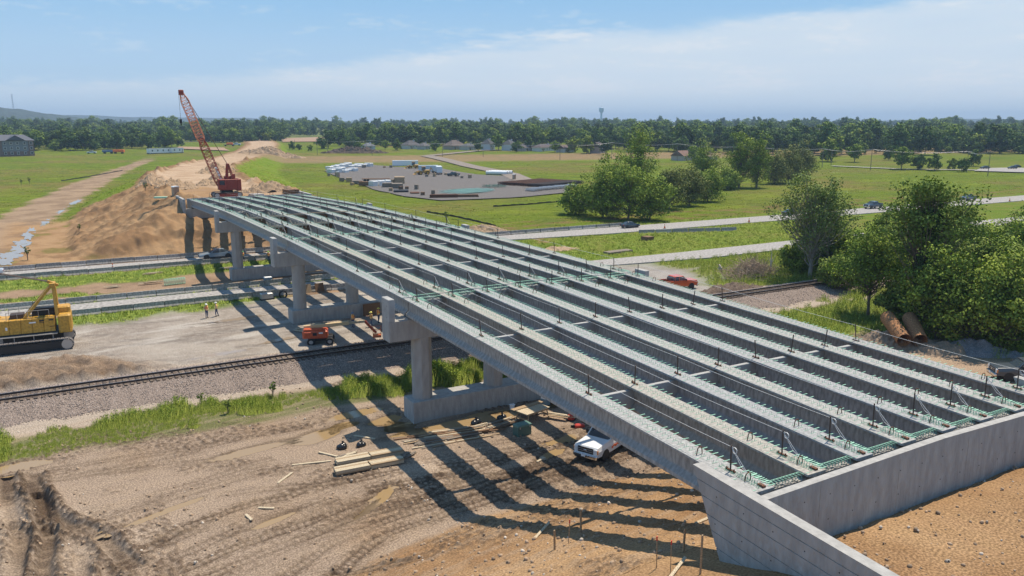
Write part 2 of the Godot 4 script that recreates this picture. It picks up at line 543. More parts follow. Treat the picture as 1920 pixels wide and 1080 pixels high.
		turn = maxf(turn, smoothstep(57.0, 60.0, s + mid) * (1.0 - smoothstep(66.0, 68.0, s + mid * 3.0)) * (1.0 - smoothstep(56.0, 60.0, u + mid * 4.0)))
		gc = gc.lerp(Color(0.46, 0.425, 0.39).lerp(Color(0.36, 0.325, 0.295), clampf(0.4 + mid + fine, 0.0, 1.0)), turn)
		var bare := smoothstep(0.12, 0.3, mid + fine * 0.4) * (1.0 - smoothstep(58.0, 66.0, u)) * smoothstep(92.0, 96.0, s)
		gc = gc.lerp(tan_, bare)
		var scrub2 := smoothstep(68.0, 76.0, u + mid * 4.0) * (1.0 - smoothstep(76.0, 80.0, s + mid * 2.0))
		gc = gc.lerp(Color(0.10, 0.125, 0.035), scrub2)
		gg = minf(gg, 1.0 - maxf(turn, bare))
	else:
		gh += ap
		gc = field
		gg = 1.0
		# worn haul road along the foot of the approach fill
		var hd := absf(u - lin_at(HAUL, s)) + mid * 2.5
		var hw := 6.8 * (1.0 - 0.45 * smoothstep(280.0, 480.0, s))
		var road := (1.0 - smoothstep(hw - 1.2, hw + 1.4, hd)) * (1.0 - smoothstep(470.0, 560.0, s))
		gc = gc.lerp(Color(0.44, 0.32, 0.215).lerp(Color(0.32, 0.225, 0.15), clampf(0.4 + mid * 1.5 + fine * 0.4, 0.0, 1.0)), road)
		if ap > 0.05 or s < 145.0 or (s < 225.0 and u < 0.0 and u > -45.0):
			var uc := lin_at(APP_U, s)
			var over := u - uc
			var onto := smoothstep(0.05, 0.6, ap)
			var grassy := smoothstep(12.8, 15.5, over + mid * 2.0) * smoothstep(146.0, 160.0, s + mid * 8.0)
			grassy = maxf(grassy, smoothstep(15.5, 18.0, -over + mid * 2.5) * smoothstep(206.0, 222.0, s + mid * 12.0 + over * 0.5))
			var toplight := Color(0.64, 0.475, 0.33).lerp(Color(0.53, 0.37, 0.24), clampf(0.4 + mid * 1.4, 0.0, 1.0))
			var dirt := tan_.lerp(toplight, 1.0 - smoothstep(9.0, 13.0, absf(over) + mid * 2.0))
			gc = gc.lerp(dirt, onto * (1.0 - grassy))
			gc = gc.lerp(Color(0.175, 0.27, 0.022).lerp(Color(0.235, 0.29, 0.045), clampf(0.4 + mid * 1.5, 0.0, 1.0)), onto * grassy)
			var bare2 := (1.0 - smoothstep(140.0 + 48.0 * smoothstep(6.0, -6.0, over), 168.0 + 42.0 * smoothstep(6.0, -6.0, over), s + mid * 14.0)) * (1.0 - smoothstep(-30.0, -36.0, u)) * (1.0 - smoothstep(34.0, 46.0, u + mid * 8.0))
			gc = gc.lerp(tan_, bare2 * (1.0 - smoothstep(0.1, 0.35, mid) * 0.5))
			gg = minf(maxf(grassy, 1.0 - onto), 1.0 - bare2)
			if grassy < 0.5 and ap > 0.2 and absf(over) > 11.0 or s < 146.0:
				gh += (0.8 * mid + 0.4 * fine + 0.5 * n2.get_noise_2d(u * 2.2, s * 0.7)) * clampf(ap, 0.0, 1.0)
				if s < 142.0: gh += 0.9 * (smoothstep(135.2, 136.2, s + mid * 2.5) - smoothstep(129.0, 142.0, s)) * clampf(ap * 2.0, 0.0, 1.0) * smoothstep(-12.0, -4.0, u + mid * 6.0)
				gc = gc.lerp(Color(0.27, 0.165, 0.09), clampf(n2.get_noise_2d(u * 1.6 + 60.0, s * 1.6) * 2.2 + fine * 0.6, 0.0, 0.75))
			# spoil heaps along the fill's shoulders
			if s > 150.0 and s < 420.0:
				gh += maxf(0.0, n2.get_noise_2d(u * 0.9 + 70.0, s * 0.9) * 4.5 - 0.6) * (1.0 - smoothstep(0.0, 5.0, absf(absf(over) - 11.5))) * onto
		gg = minf(gg, 1.0 - road)
		# bare and reddish tilled strips beyond the yard
		var strip := smoothstep(430.0, 450.0, s + (u - 100.0) * 0.32 + mid * 14.0) * (1.0 - smoothstep(505.0, 530.0, s + (u - 100.0) * 0.32 + mid * 14.0)) * smoothstep(60.0, 100.0, u)
		gc = gc.lerp(Color(0.40, 0.255, 0.155).lerp(Color(0.31, 0.24, 0.13), clampf(0.5 + mid * 1.2, 0.0, 1.0)), strip * 0.85)
		gg = minf(gg, 1.0 - strip)

func span_list(segs: Array) -> PackedFloat32Array:
	# [from, to, step] pieces that follow each other
	var out := PackedFloat32Array()
	for q in segs:
		var k := int(maxf(1.0, round(absf(q[1] - q[0]) / q[2])))
		for i in k:
			out.append(lerpf(q[0], q[1], float(i) / k))
	out.append(segs[-1][1])
	return out

func grow_list(from: float, step: float, factor: float, until: float) -> Array:
	var a := []
	var x := from
	var d := step
	while absf(x) < absf(until):
		a.append([x, x + d, absf(d)])
		x += d
		d *= factor
	return a

const PATCH := [-33.0, 24.0, 3.0, 49.0]

func make_ground() -> void:
	var v := PackedVector3Array()
	var c := PackedColorArray()
	var ix := PackedInt32Array()
	# wide sheet, with a hole for the finely modelled building site
	var left := grow_list(-80.0, -1.5, 1.15, -7000.0)
	left.reverse()
	var us := []
	for q in left: us.append([q[1], q[0], q[2]])
	us += [[-80.0, -33.0, 1.0], [-33.0, 24.0, 0.28], [24.0, 75.0, 0.7], [75.0, 260.0, 2.0]]
	us += grow_list(260.0, 3.0, 1.13, 7000.0)
	var back := grow_list(-30.0, -3.0, 1.3, -2500.0)
	back.reverse()
	var ss := []
	for q in back: ss.append([q[1], q[0], q[2]])
	ss += [[-30.0, 3.0, 1.0], [3.0, 49.0, 0.5], [49.0, 98.0, 0.28], [98.0, 130.0, 0.4], [130.0, 165.0, 0.6], [165.0, 330.0, 1.5], [330.0, 700.0, 4.0]]
	ss += grow_list(700.0, 6.0, 1.12, 7500.0)
	var ul := span_list(us)
	var sl := span_list(ss)
	for s in sl:
		for u in ul:
			ground(u, s)
			v.append(V(u, gh, s))
			c.append(gc)
	var nu := ul.size()
	for j in sl.size() - 1:
		for i in nu - 1:
			if ul[i] > PATCH[0] - 0.01 and ul[i + 1] < PATCH[1] + 0.01 and sl[j] > PATCH[2] - 0.01 and sl[j + 1] < PATCH[3] + 0.01:
				continue
			var a := j * nu + i
			ix.append_array([a, a + nu, a + 1, a + 1, a + nu, a + nu + 1])
	# the site itself
	var pn := int((PATCH[1] - PATCH[0]) / 0.105)
	var pm := int((PATCH[3] - PATCH[2]) / 0.105)
	var hgt := PackedFloat32Array()
	var col := PackedColorArray()
	for j in pm + 1:
		for i in pn + 1:
			var u := lerpf(PATCH[0], PATCH[1], float(i) / pn)
			var s := lerpf(PATCH[2], PATCH[3], float(j) / pm)
			ground(u, s)
			hgt.append(gh)
			col.append(gc)
	stamp_site(hgt, col, pn, pm)
	var base := v.size()
	for j in pm + 1:
		for i in pn + 1:
			var rim := i == 0 or j == 0 or i == pn or j == pm
			v.append(V(lerpf(PATCH[0], PATCH[1], float(i) / pn), hgt[j * (pn + 1) + i], lerpf(PATCH[2], PATCH[3], float(j) / pm)))
			c.append(col[j * (pn + 1) + i])
	for j in pm:
		for i in pn:
			var a := base + j * (pn + 1) + i
			ix.append_array([a, a + pn + 1, a + 1, a + 1, a + pn + 1, a + pn + 2])
	site_h = hgt
	site_n = pn
	site_m = pm
	# skirt under the patch's rim so that no gap shows along the seam
	var rimv := []
	for i in pn + 1: rimv.append(base + i)
	for j in range(1, pm + 1): rimv.append(base + j * (pn + 1) + pn)
	for i in range(pn - 1, -1, -1): rimv.append(base + pm * (pn + 1) + i)
	for j in range(pm - 1, -1, -1): rimv.append(base + j * (pn + 1))
	var prev := -1
	for q in rimv:
		v.append(v[q] - Vector3(0, 0.6, 0))
		c.append(c[q])
		if prev >= 0:
			var top: int = rimv[prev]
			ix.append_array([top, q, v.size() - 1, top, v.size() - 1, v.size() - 2])
		prev += 1
	var n := PackedVector3Array()
	n.resize(v.size())
	for i in range(0, ix.size(), 3):
		var f := (v[ix[i + 2]] - v[ix[i]]).cross(v[ix[i + 1]] - v[ix[i]])
		if f.y < 0.0:
			var t := ix[i + 1]
			ix[i + 1] = ix[i + 2]
			ix[i + 2] = t
			f = -f
		n[ix[i]] += f
		n[ix[i + 1]] += f
		n[ix[i + 2]] += f
	for i in n.size():
		n[i] = n[i].normalized() if n[i].length_squared() > 0.0 else Vector3.UP
	var m := ArrayMesh.new()
	var ar := []
	ar.resize(Mesh.ARRAY_MAX)
	ar[Mesh.ARRAY_VERTEX] = v
	ar[Mesh.ARRAY_NORMAL] = n
	ar[Mesh.ARRAY_COLOR] = c
	ar[Mesh.ARRAY_INDEX] = ix
	m.add_surface_from_arrays(Mesh.PRIMITIVE_TRIANGLES, ar)
	setting("ground", m, mats.ground)

var site_h := PackedFloat32Array()
var site_n := 0
var site_m := 0

func floor_at(u: float, s: float) -> float:
	if u > PATCH[0] and u < PATCH[1] and s > PATCH[2] and s < PATCH[3]:
		var i := clampi(int(round((u - PATCH[0]) / (PATCH[1] - PATCH[0]) * site_n)), 0, site_n)
		var j := clampi(int(round((s - PATCH[2]) / (PATCH[3] - PATCH[2]) * site_m)), 0, site_m)
		return site_h[j * (site_n + 1) + i]
	ground(u, s)
	return gh

const TRACKS := [
	[[-27.6, 39.0], [-27.4, 34.0], [-26.6, 30.0], [-26.8, 22.0]], [[-26.0, 38.5], [-25.7, 34.0], [-25.3, 30.0], [-25.6, 22.0]],
	[[-26.3, 37.6], [-25.0, 32.5], [-24.2, 30.3], [-22.6, 27.6], [-21.4, 23.5]], [[-27.0, 31.4], [-25.6, 30.8], [-23.6, 28.4], [-22.4, 24.0], [-22.4, 20.0]],
	[[-24.4, 29.0], [-23.6, 26.0], [-23.9, 21.0]],
	[[-22.0, 23.6], [-18.5, 26.3], [-15.7, 27.0], [-12.2, 27.2], [-9.4, 28.6]], [[-20.6, 20.6], [-16.0, 22.7], [-12.5, 23.3], [-9.7, 24.0], [-5.7, 24.1], [-1.0, 25.6]],
	[[-18.0, 20.0], [-14.6, 21.4], [-10.0, 22.3], [-5.0, 22.7], [0.0, 24.8], [5.5, 26.0]], [[-15.0, 18.0], [-11.6, 20.2], [-6.5, 21.5], [-0.5, 22.2], [6.0, 23.6], [13.0, 24.6]],
	[[-13.0, 16.6], [-8.6, 19.5], [-4.4, 20.4], [1.5, 20.8], [8.0, 21.4], [16.0, 22.0]], [[-11.4, 24.0], [-8.4, 25.8], [-5.0, 26.4], [-3.0, 26.0]],
	[[-10.4, 22.8], [-8.0, 24.6], [-5.6, 25.0]], [[-7.0, 25.6], [-2.0, 25.0], [3.0, 22.2], [7.0, 20.4]], [[0.0, 20.0], [6.0, 25.0], [12.0, 27.0], [20.0, 27.6]],
	[[-23.0, 29.6], [-18.0, 31.0], [-13.0, 31.8], [-9.5, 31.4]], [[-22.5, 31.0], [-17.0, 32.4], [-12.0, 33.5]],
	[[-26.0, 39.4], [-20.0, 38.6], [-14.0, 38.4], [-8.0, 38.4]], [[-24.0, 37.6], [-19.0, 36.0], [-13.0, 35.6]], [[-13.0, 17.5], [-9.5, 15.0]], [[-12.2, 17.0], [-8.4, 14.2]],
	[[-20.0, 22.6], [-16.5, 24.4], [-13.2, 25.0], [-10.0, 25.4]], [[-17.0, 18.8], [-12.6, 21.2], [-8.0, 22.6], [-3.0, 23.4], [3.0, 23.2], [9.0, 22.4]], [[-19.5, 25.0], [-16.0, 26.2], [-12.0, 26.2], [-9.0, 27.2], [-6.6, 28.4]], [[-15.4, 29.6], [-12.0, 28.6], [-8.0, 27.4], [-5.0, 27.4]], [[-30.0, 38.0], [-22.0, 37.0], [-16.0, 37.2]], [[-4.0, 21.4], [2.0, 21.8], [9.0, 23.0], [15.0, 23.8]], [[-2.0, 28.0], [4.0, 26.6], [9.0, 26.4]], [[-1.5, 26.6], [4.5, 25.2], [9.5, 25.2]], [[0.0, 29.2], [6.0, 27.8], [12.0, 28.2]], [[9.0, 24.0], [14.0, 27.5], [20.0, 30.0]], [[10.5, 22.6], [15.0, 25.6], [21.0, 28.0]]]
const DEEP := 5

func stamp_site(hgt: PackedFloat32Array, col: PackedColorArray, pn: int, pm: int) -> void:
	var cu: float = (PATCH[1] - PATCH[0]) / pn
	var cs: float = (PATCH[3] - PATCH[2]) / pm
	# puddle hollows first, so that the wheel marks cut into them
	for p in PUDDLES:
		var rr: float = maxf(p[2], p[3]) * 1.5
		for j in range(maxi(1, int((p[1] - rr - PATCH[2]) / cs)), mini(pm, int((p[1] + rr - PATCH[2]) / cs))):
			for i in range(maxi(1, int((p[0] - rr - PATCH[0]) / cu)), mini(pn, int((p[0] + rr - PATCH[0]) / cu))):
				var u: float = PATCH[0] + i * cu - p[0]
				var s: float = PATCH[2] + j * cs - p[1]
				var a := u * cos(p[4]) + s * sin(p[4])
				var b := -u * sin(p[4]) + s * cos(p[4])
				var d := Vector2(a / p[2], b / p[3]).length() + n2.get_noise_2d((u + p[0]) * 2.0, (s + p[1]) * 2.0) * 0.45
				var w := 1.0 - smoothstep(0.6, 1.25, d)
				var k := j * (pn + 1) + i
				hgt[k] = lerpf(hgt[k], -0.16, w)
				col[k] = col[k].lerp(Color(0.20, 0.145, 0.10), (1.0 - smoothstep(0.9, 1.5, d)) * 0.75)
	var base_h := hgt.duplicate()
	for ti in TRACKS.size():
		var pts: Array = TRACKS[ti]
		var deep := ti < DEEP
		var wd := 0.42 if deep else 0.34
		var dep := 0.34 if deep else 0.06
		var along := 0.0
		for q in pts.size() - 1:
			var a := Vector2(pts[q][0], pts[q][1])
			var b := Vector2(pts[q + 1][0], pts[q + 1][1])
			var seg := b - a
			var ln := seg.length()
			var dir := seg / ln
			var pad_ := 2.4
			for j in range(maxi(2, int((minf(a.y, b.y) - pad_ - PATCH[2]) / cs)), mini(pm - 1, int((maxf(a.y, b.y) + pad_ - PATCH[2]) / cs))):
				for i in range(maxi(2, int((minf(a.x, b.x) - pad_ - PATCH[0]) / cu)), mini(pn - 1, int((maxf(a.x, b.x) + pad_ - PATCH[0]) / cu))):
					var p := Vector2(PATCH[0] + i * cu, PATCH[2] + j * cs)
					var t := (p - a).dot(dir)
					if t < (0.0 if q > 0 else -0.6) or t >= (ln if q < pts.size() - 2 else ln + 0.6):
						continue
					var d := (p - a).cross(dir) + n2.get_noise_2d(p.x * 1.4, p.y * 1.4) * 0.3
					var k := j * (pn + 1) + i
					var clod := n3.get_noise_2d(p.x * 5.5, p.y * 5.5)
					var ad := absf(d)
					var pres := lerpf(1.0, 0.5, smoothstep(27.0, 30.0, p.y) if not deep else 0.0) * clampf(0.95 + n2.get_noise_2d(p.x * 0.5 + ti * 31.0, p.y * 0.5) * 1.8, 0.15, 1.0)
					if ad < wd * 4.0:
						if deep:
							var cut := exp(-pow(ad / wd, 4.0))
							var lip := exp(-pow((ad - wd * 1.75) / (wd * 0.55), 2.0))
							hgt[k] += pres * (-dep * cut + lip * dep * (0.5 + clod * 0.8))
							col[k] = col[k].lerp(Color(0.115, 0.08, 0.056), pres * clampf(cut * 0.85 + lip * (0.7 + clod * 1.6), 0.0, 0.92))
						else:
							# a tyre or track print: two cut edges, rungs between them, crumbs thrown up beside
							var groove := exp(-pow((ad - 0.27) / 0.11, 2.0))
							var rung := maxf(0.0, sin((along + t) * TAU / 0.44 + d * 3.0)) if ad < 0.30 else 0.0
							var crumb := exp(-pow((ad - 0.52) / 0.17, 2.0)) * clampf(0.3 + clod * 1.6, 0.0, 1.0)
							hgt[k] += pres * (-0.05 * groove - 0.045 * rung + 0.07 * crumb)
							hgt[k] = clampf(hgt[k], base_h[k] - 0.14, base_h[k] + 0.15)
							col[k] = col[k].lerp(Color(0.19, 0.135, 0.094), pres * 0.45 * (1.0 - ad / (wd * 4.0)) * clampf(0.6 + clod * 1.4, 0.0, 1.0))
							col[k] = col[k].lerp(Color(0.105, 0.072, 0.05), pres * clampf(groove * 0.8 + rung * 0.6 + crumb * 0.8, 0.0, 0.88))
			along += ln
	# scattered clods and churned patches
	for j in range(2, pm - 1):
		for i in range(2, pn - 1):
			var u: float = PATCH[0] + i * cu
			var s: float = PATCH[2] + j * cs
			var k := j * (pn + 1) + i
			var churn := smoothstep(0.06, 0.4, n2.get_noise_2d(u * 0.7 + 200.0, s * 1.1))
			if u < -19.0 and s < 33.0: churn = maxf(churn, smoothstep(33.0, 29.0, s - (u + 19.0) * 0.6) * 0.9)
			if s > 38.0 and s < 42.5 and u < -4.0:
				churn = maxf(churn, smoothstep(-0.25, 0.15, n2.get_noise_2d(u * 1.3, s * 1.3 + 90.0)))
			if churn > 0.01 and hgt[k] > -0.1:
				var q := n3.get_noise_2d(u * 4.6, s * 4.6 + 17.0)
				hgt[k] += churn * (maxf(0.0, q) * 0.20 + q * 0.03)
				col[k] = col[k].lerp(Color(0.15, 0.105, 0.074), churn * clampf(q * 1.2 + 0.35, 0.0, 0.8))
			# long scrape marks left by the blade
			var scrape := n3.get_noise_2d(u * 0.35 + s * 0.1, s * 2.6 - u * 0.5)
			hgt[k] += scrape * 0.045
			col[k] = col[k].lerp(Color(0.46, 0.35, 0.25), clampf(scrape * 0.9, 0.0, 0.4))

# u, s, half length, half width, turn
const PUDDLES := [
	[-7.6, 36.3, 2.3, 1.0, 0.25], [-5.2, 37.4, 1.3, 0.7, 0.1], [-12.3, 36.0, 2.6, 0.7, 0.15], [4.5, 33.4, 7.5, 1.2, 0.0], [13.5, 33.4, 4.5, 0.9, 0.0], [-2.2, 36.8, 1.6, 0.9, 0.3], [-3.5, 39.4, 2.6, 0.7, 0.1], [-1.5, 35.0, 1.5, 1.0, 0.0],
	[-19.4, 28.9, 2.6, 0.34, 0.35], [-7.4, 24.0, 2.0, 0.5, 0.75], [-8.6, 23.0, 1.0, 0.35, 0.7], [-13.6, 24.6, 1.6, 0.4, 0.3], [-9.0, 30.8, 0.1, 0.1, 0.0], [8.4, 26.6, 1.7, 0.45, 0.2], [5.8, 24.6, 1.2, 0.4, 0.25], [-28.0, 41.0, 2.6, 0.9, 0.0]]

func make_water() -> void:
	var brown := mat("muddy_water", Color(0.30, 0.205, 0.10), 0.06)
	brown.metallic_specular = 0.5
	var grey_ := mat("puddle_water", Color(0.30, 0.235, 0.17), 0.08)
	for p in PUDDLES:
		if p[2] < 0.2: continue
		puddle(p[0], p[1], p[2] * 1.5, p[3] * 1.6, p[4], -0.075, brown)
	for p in [[-31.4, 139.0, 4.0, 1.3, 1.75], [-31.0, 146.0, 4.0, 1.6, 1.75], [-29.8, 154.0, 5.0, 1.2, 1.65], [-29.4, 163.0, 5.0, 1.4, 1.65], [-28.6, 174.0, 6.0, 1.0, 1.6], [-28.0, 184.0, 5.0, 0.8, 1.6], [-25.4, 200.0, 7.0, 0.8, 1.5], [-21.4, 228.0, 8.0, 0.7, 1.4], [-18.0, 250.0, 11.0, 1.0, 1.4], [-5.5, 76.5, 3.0, 0.6, 0.1], [-3.5, 64.6, 2.4, 0.5, 0.3], [-10.0, 62.0, 3.0, 0.5, 0.2], [60.0, 480.0, 8.0, 3.0, 0.6]]:
		ground(p[0], p[1])
		puddle(p[0], p[1], p[2], p[3], p[4], gh + 0.03, grey_)

func puddle(u: float, s: float, a: float, b: float, turn: float, y: float, m: Material) -> void:
	var mb := MB.new()
	var k := 56
	var ring := []
	for i in k:
		var t := TAU * i / k
		var w := 1.0 + 0.75 * n2.get_noise_2d(u * 7.0 + cos(t) * 16.0, s * 7.0 + sin(t) * 16.0)
		var x := a * w * cos(t)
		var z := b * w * sin(t)
		ring.append(V(u + x * cos(turn) - z * sin(turn), y, s + x * sin(turn) + z * cos(turn)))
	for i in k:
		mb.tri(V(u, y, s), ring[i], ring[(i + 1) % k], Vector3.UP)
	setting("puddle", mb, m)

func ribbon(pts: Array, lift: float, step := 2.0) -> MB:
	# pts: [u, s of the near edge, s of the far edge]; follows the ground
	var mb := MB.new()
	var prev := []
	for q in pts.size() - 1:
		var k := int(maxf(1.0, absf(pts[q + 1][0] - pts[q][0]) / step))
		for i in k + 1:
			if i == 0 and q > 0: continue
			var t := float(i) / k
			var u := lerpf(pts[q][0], pts[q + 1][0], t)
			var s0 := lerpf(pts[q][1], pts[q + 1][1], t)
			var s1 := lerpf(pts[q][2], pts[q + 1][2], t)
			var y := far_rise(u, (s0 + s1) * 0.5) + lift
			var row := [V(u, y - 0.5, s0 - 0.02), V(u, y, s0), V(u, y + 0.05, (s0 + s1) * 0.5), V(u, y, s1), V(u, y - 0.5, s1 + 0.02)]
			if prev.size() > 0:
				for e in 4:
					mb.quad(prev[e], row[e], row[e + 1], prev[e + 1], Vector3.UP if e in [1, 2] else (V(0, 0.1, -1) if e == 0 else V(0, 0.1, 1)))
			prev = row
	return mb

func make_roads() -> void:
	setting("road", ribbon([[-400.0, 91.0, 97.6], [-60.0, 89.4, 95.6], [10.0, 90.6, 95.0], [24.0, 90.0, 94.6], [52.0, 85.0, 89.8], [75.0, 82.2, 89.2], [150.0, 83.0, 90.4], [420.0, 82.0, 91.0], [900.0, 60.0, 70.0]], 0.16), mats.road)
	setting("road", ribbon([[-400.0, 121.5, 128.0], [-60.0, 120.4, 127.0], [10.0, 120.4, 126.2], [55.0, 118.6, 124.6], [78.0, 116.0, 124.4], [130.0, 114.8, 123.4], [260.0, 113.8, 124.2], [500.0, 110.0, 121.0], [900.0, 90.0, 101.0]], 0.16), mats.road)
	# yellow and white edge lines, where they have not worn off
	var line := tmat("paint", Color(0.62, 0.62, 0.58), 0.8, ntex("roadt", 0.02, grey(0.7), Color(1, 1, 1)), 0.5)
	for q in [[90.1, 90.9, 0], [120.9, 121.0, 0]]:
		var mb := MB.new()
		mb.quad(V(-60, 0.185, q[0] + 0.1), V(8, 0.185, q[1] + 0.1), V(8, 0.185, q[1] + 0.22), V(-60, 0.185, q[0] + 0.22), Vector3.UP)
		setting("road_line", mb, line)

func make_railway() -> void:
	# stone bed
	var mb := MB.new()
	var prof := [[49.4, -0.05], [50.6, 0.10], [53.0, 0.46], [53.9, 0.60], [57.2, 0.60], [57.9, 0.46], [59.4, 0.06], [59.9, -0.05]]
	var us := span_list([[-600.0, -60.0, 12.0], [-60.0, 30.0, 0.5], [30.0, 130.0, 0.9], [130.0, 700.0, 12.0]])
	var rows := []
	for u in us:
		var row := []
		for i in prof.size():
			for e in (2 if i < prof.size() - 1 else 1):
				var s0: float = prof[i][0] if e == 0 else (prof[i][0] + prof[i + 1][0]) * 0.5
				var y0: float = prof[i][1] if e == 0 else (prof[i][1] + prof[i + 1][1]) * 0.5
				row.append(V(u, y0 + far_rise(u, s0) + n3.get_noise_2d(u * 4.0, s0 * 9.0) * 0.06, s0 + n2.get_noise_2d(u * 2.0, s0) * (0.8 if i == 0 else 0.15)))
		rows.append(row)
	for i in rows.size() - 1:
		for k in rows[i].size() - 1:
			mb.quad(rows[i][k], rows[i + 1][k], rows[i + 1][k + 1], rows[i][k + 1], Vector3.UP)
	var bed := setting("track_bed", mb, mats.ballast)
	var track := thing("railway_track", "single rusty railway track on pale stone ballast passing under the bridge", "railway track", V(0, 0.62, 55.5))
	var rail := [Vector2(-0.07, 0), Vector2(0.07, 0), Vector2(0.02, 0.03), Vector2(0.015, 0.12), Vector2(0.036, 0.135), Vector2(0.036, 0.172), Vector2(-0.036, 0.172), Vector2(-0.036, 0.135), Vector2(-0.015, 0.12), Vector2(-0.02, 0.03)]
	for sd in [-1.0, 1.0]:
		var r := MB.new()
		r.prism(rail, V(-330, 0.09, sd * 0.7525), V(420, 0.09, sd * 0.7525), Vector3(0, 0, 1), Vector3.UP)
		var o := part("rail", r, mats.rail, track)
		part("running_surface", box_mb(V(45, 0.266, sd * 0.7525), Vector3(750, 0.006, 0.058)), mats.rail_top, o)
	var tie := box_mb(Vector3(0, 0.03, 0), Vector3(0.23, 0.13, 2.6)).mesh()
	var cols := [Color(0.20, 0.14, 0.10), Color(0.15, 0.11, 0.085), Color(0.24, 0.18, 0.13)]
	var tm := []
	for k in 3: tm.append(tmat("tie%d" % k, cols[k], 0.9, texs["woodt"], 1.2))
	var rest := MB.new()
	var count := 0
	for i in range(-560, 760):
		var u := i * 0.52
		var seen := (u > -31.5 and u < 8.0) or (u > 51.0 and u < 80.0)
		var jit := rng.randf_range(-0.06, 0.06)
		if seen:
			var o := part("sleeper", tie, tm[rng.randi() % 3], track, V(u, 0.0, jit))
			o.rotation.y = rng.randf_range(-0.02, 0.02)
			count += 1
		else:
			rest.box(V(u, 0.03, jit), Vector3(0.23, 0.13, 2.6))
	var o2 := part("sleepers", rest, tm[0], track)
	o2.set_meta("kind", "stuff")

# ---- the bridge ------------------------------------------------------------
const SPANS := ["nearest", "second", "third", "farthest"]

func girder_profile() -> Array:
	return [Vector2(-0.33, 0), Vector2(0.33, 0), Vector2(0.36, 0.03), Vector2(0.36, 0.20), Vector2(0.12, 0.44), Vector2(0.10, 0.50), Vector2(0.10, 1.18), Vector2(0.16, 1.27), Vector2(0.535, 1.35), Vector2(0.535, 1.44), Vector2(0.525, 1.45), Vector2(-0.525, 1.45), Vector2(-0.535, 1.44), Vector2(-0.535, 1.35), Vector2(-0.16, 1.27), Vector2(-0.10, 1.18), Vector2(-0.10, 0.50), Vector2(-0.12, 0.44), Vector2(-0.36, 0.20), Vector2(-0.36, 0.03)]

func loop_mb(s: float) -> MB:
	var m := MB.new()
	var pts := []
	for i in 13:
		var t := PI * i / 12.0
		var x := -cos(t) * 0.13
		pts.append(Vector3(x * (1.0 + 0.25 * (1.0 - sin(t))), 1.42 + 0.26 * minf(1.0, sin(t) * 1.6) + 0.12 * sin(t), -s))
	m.pipe(pts, 0.022, 6)
	return m

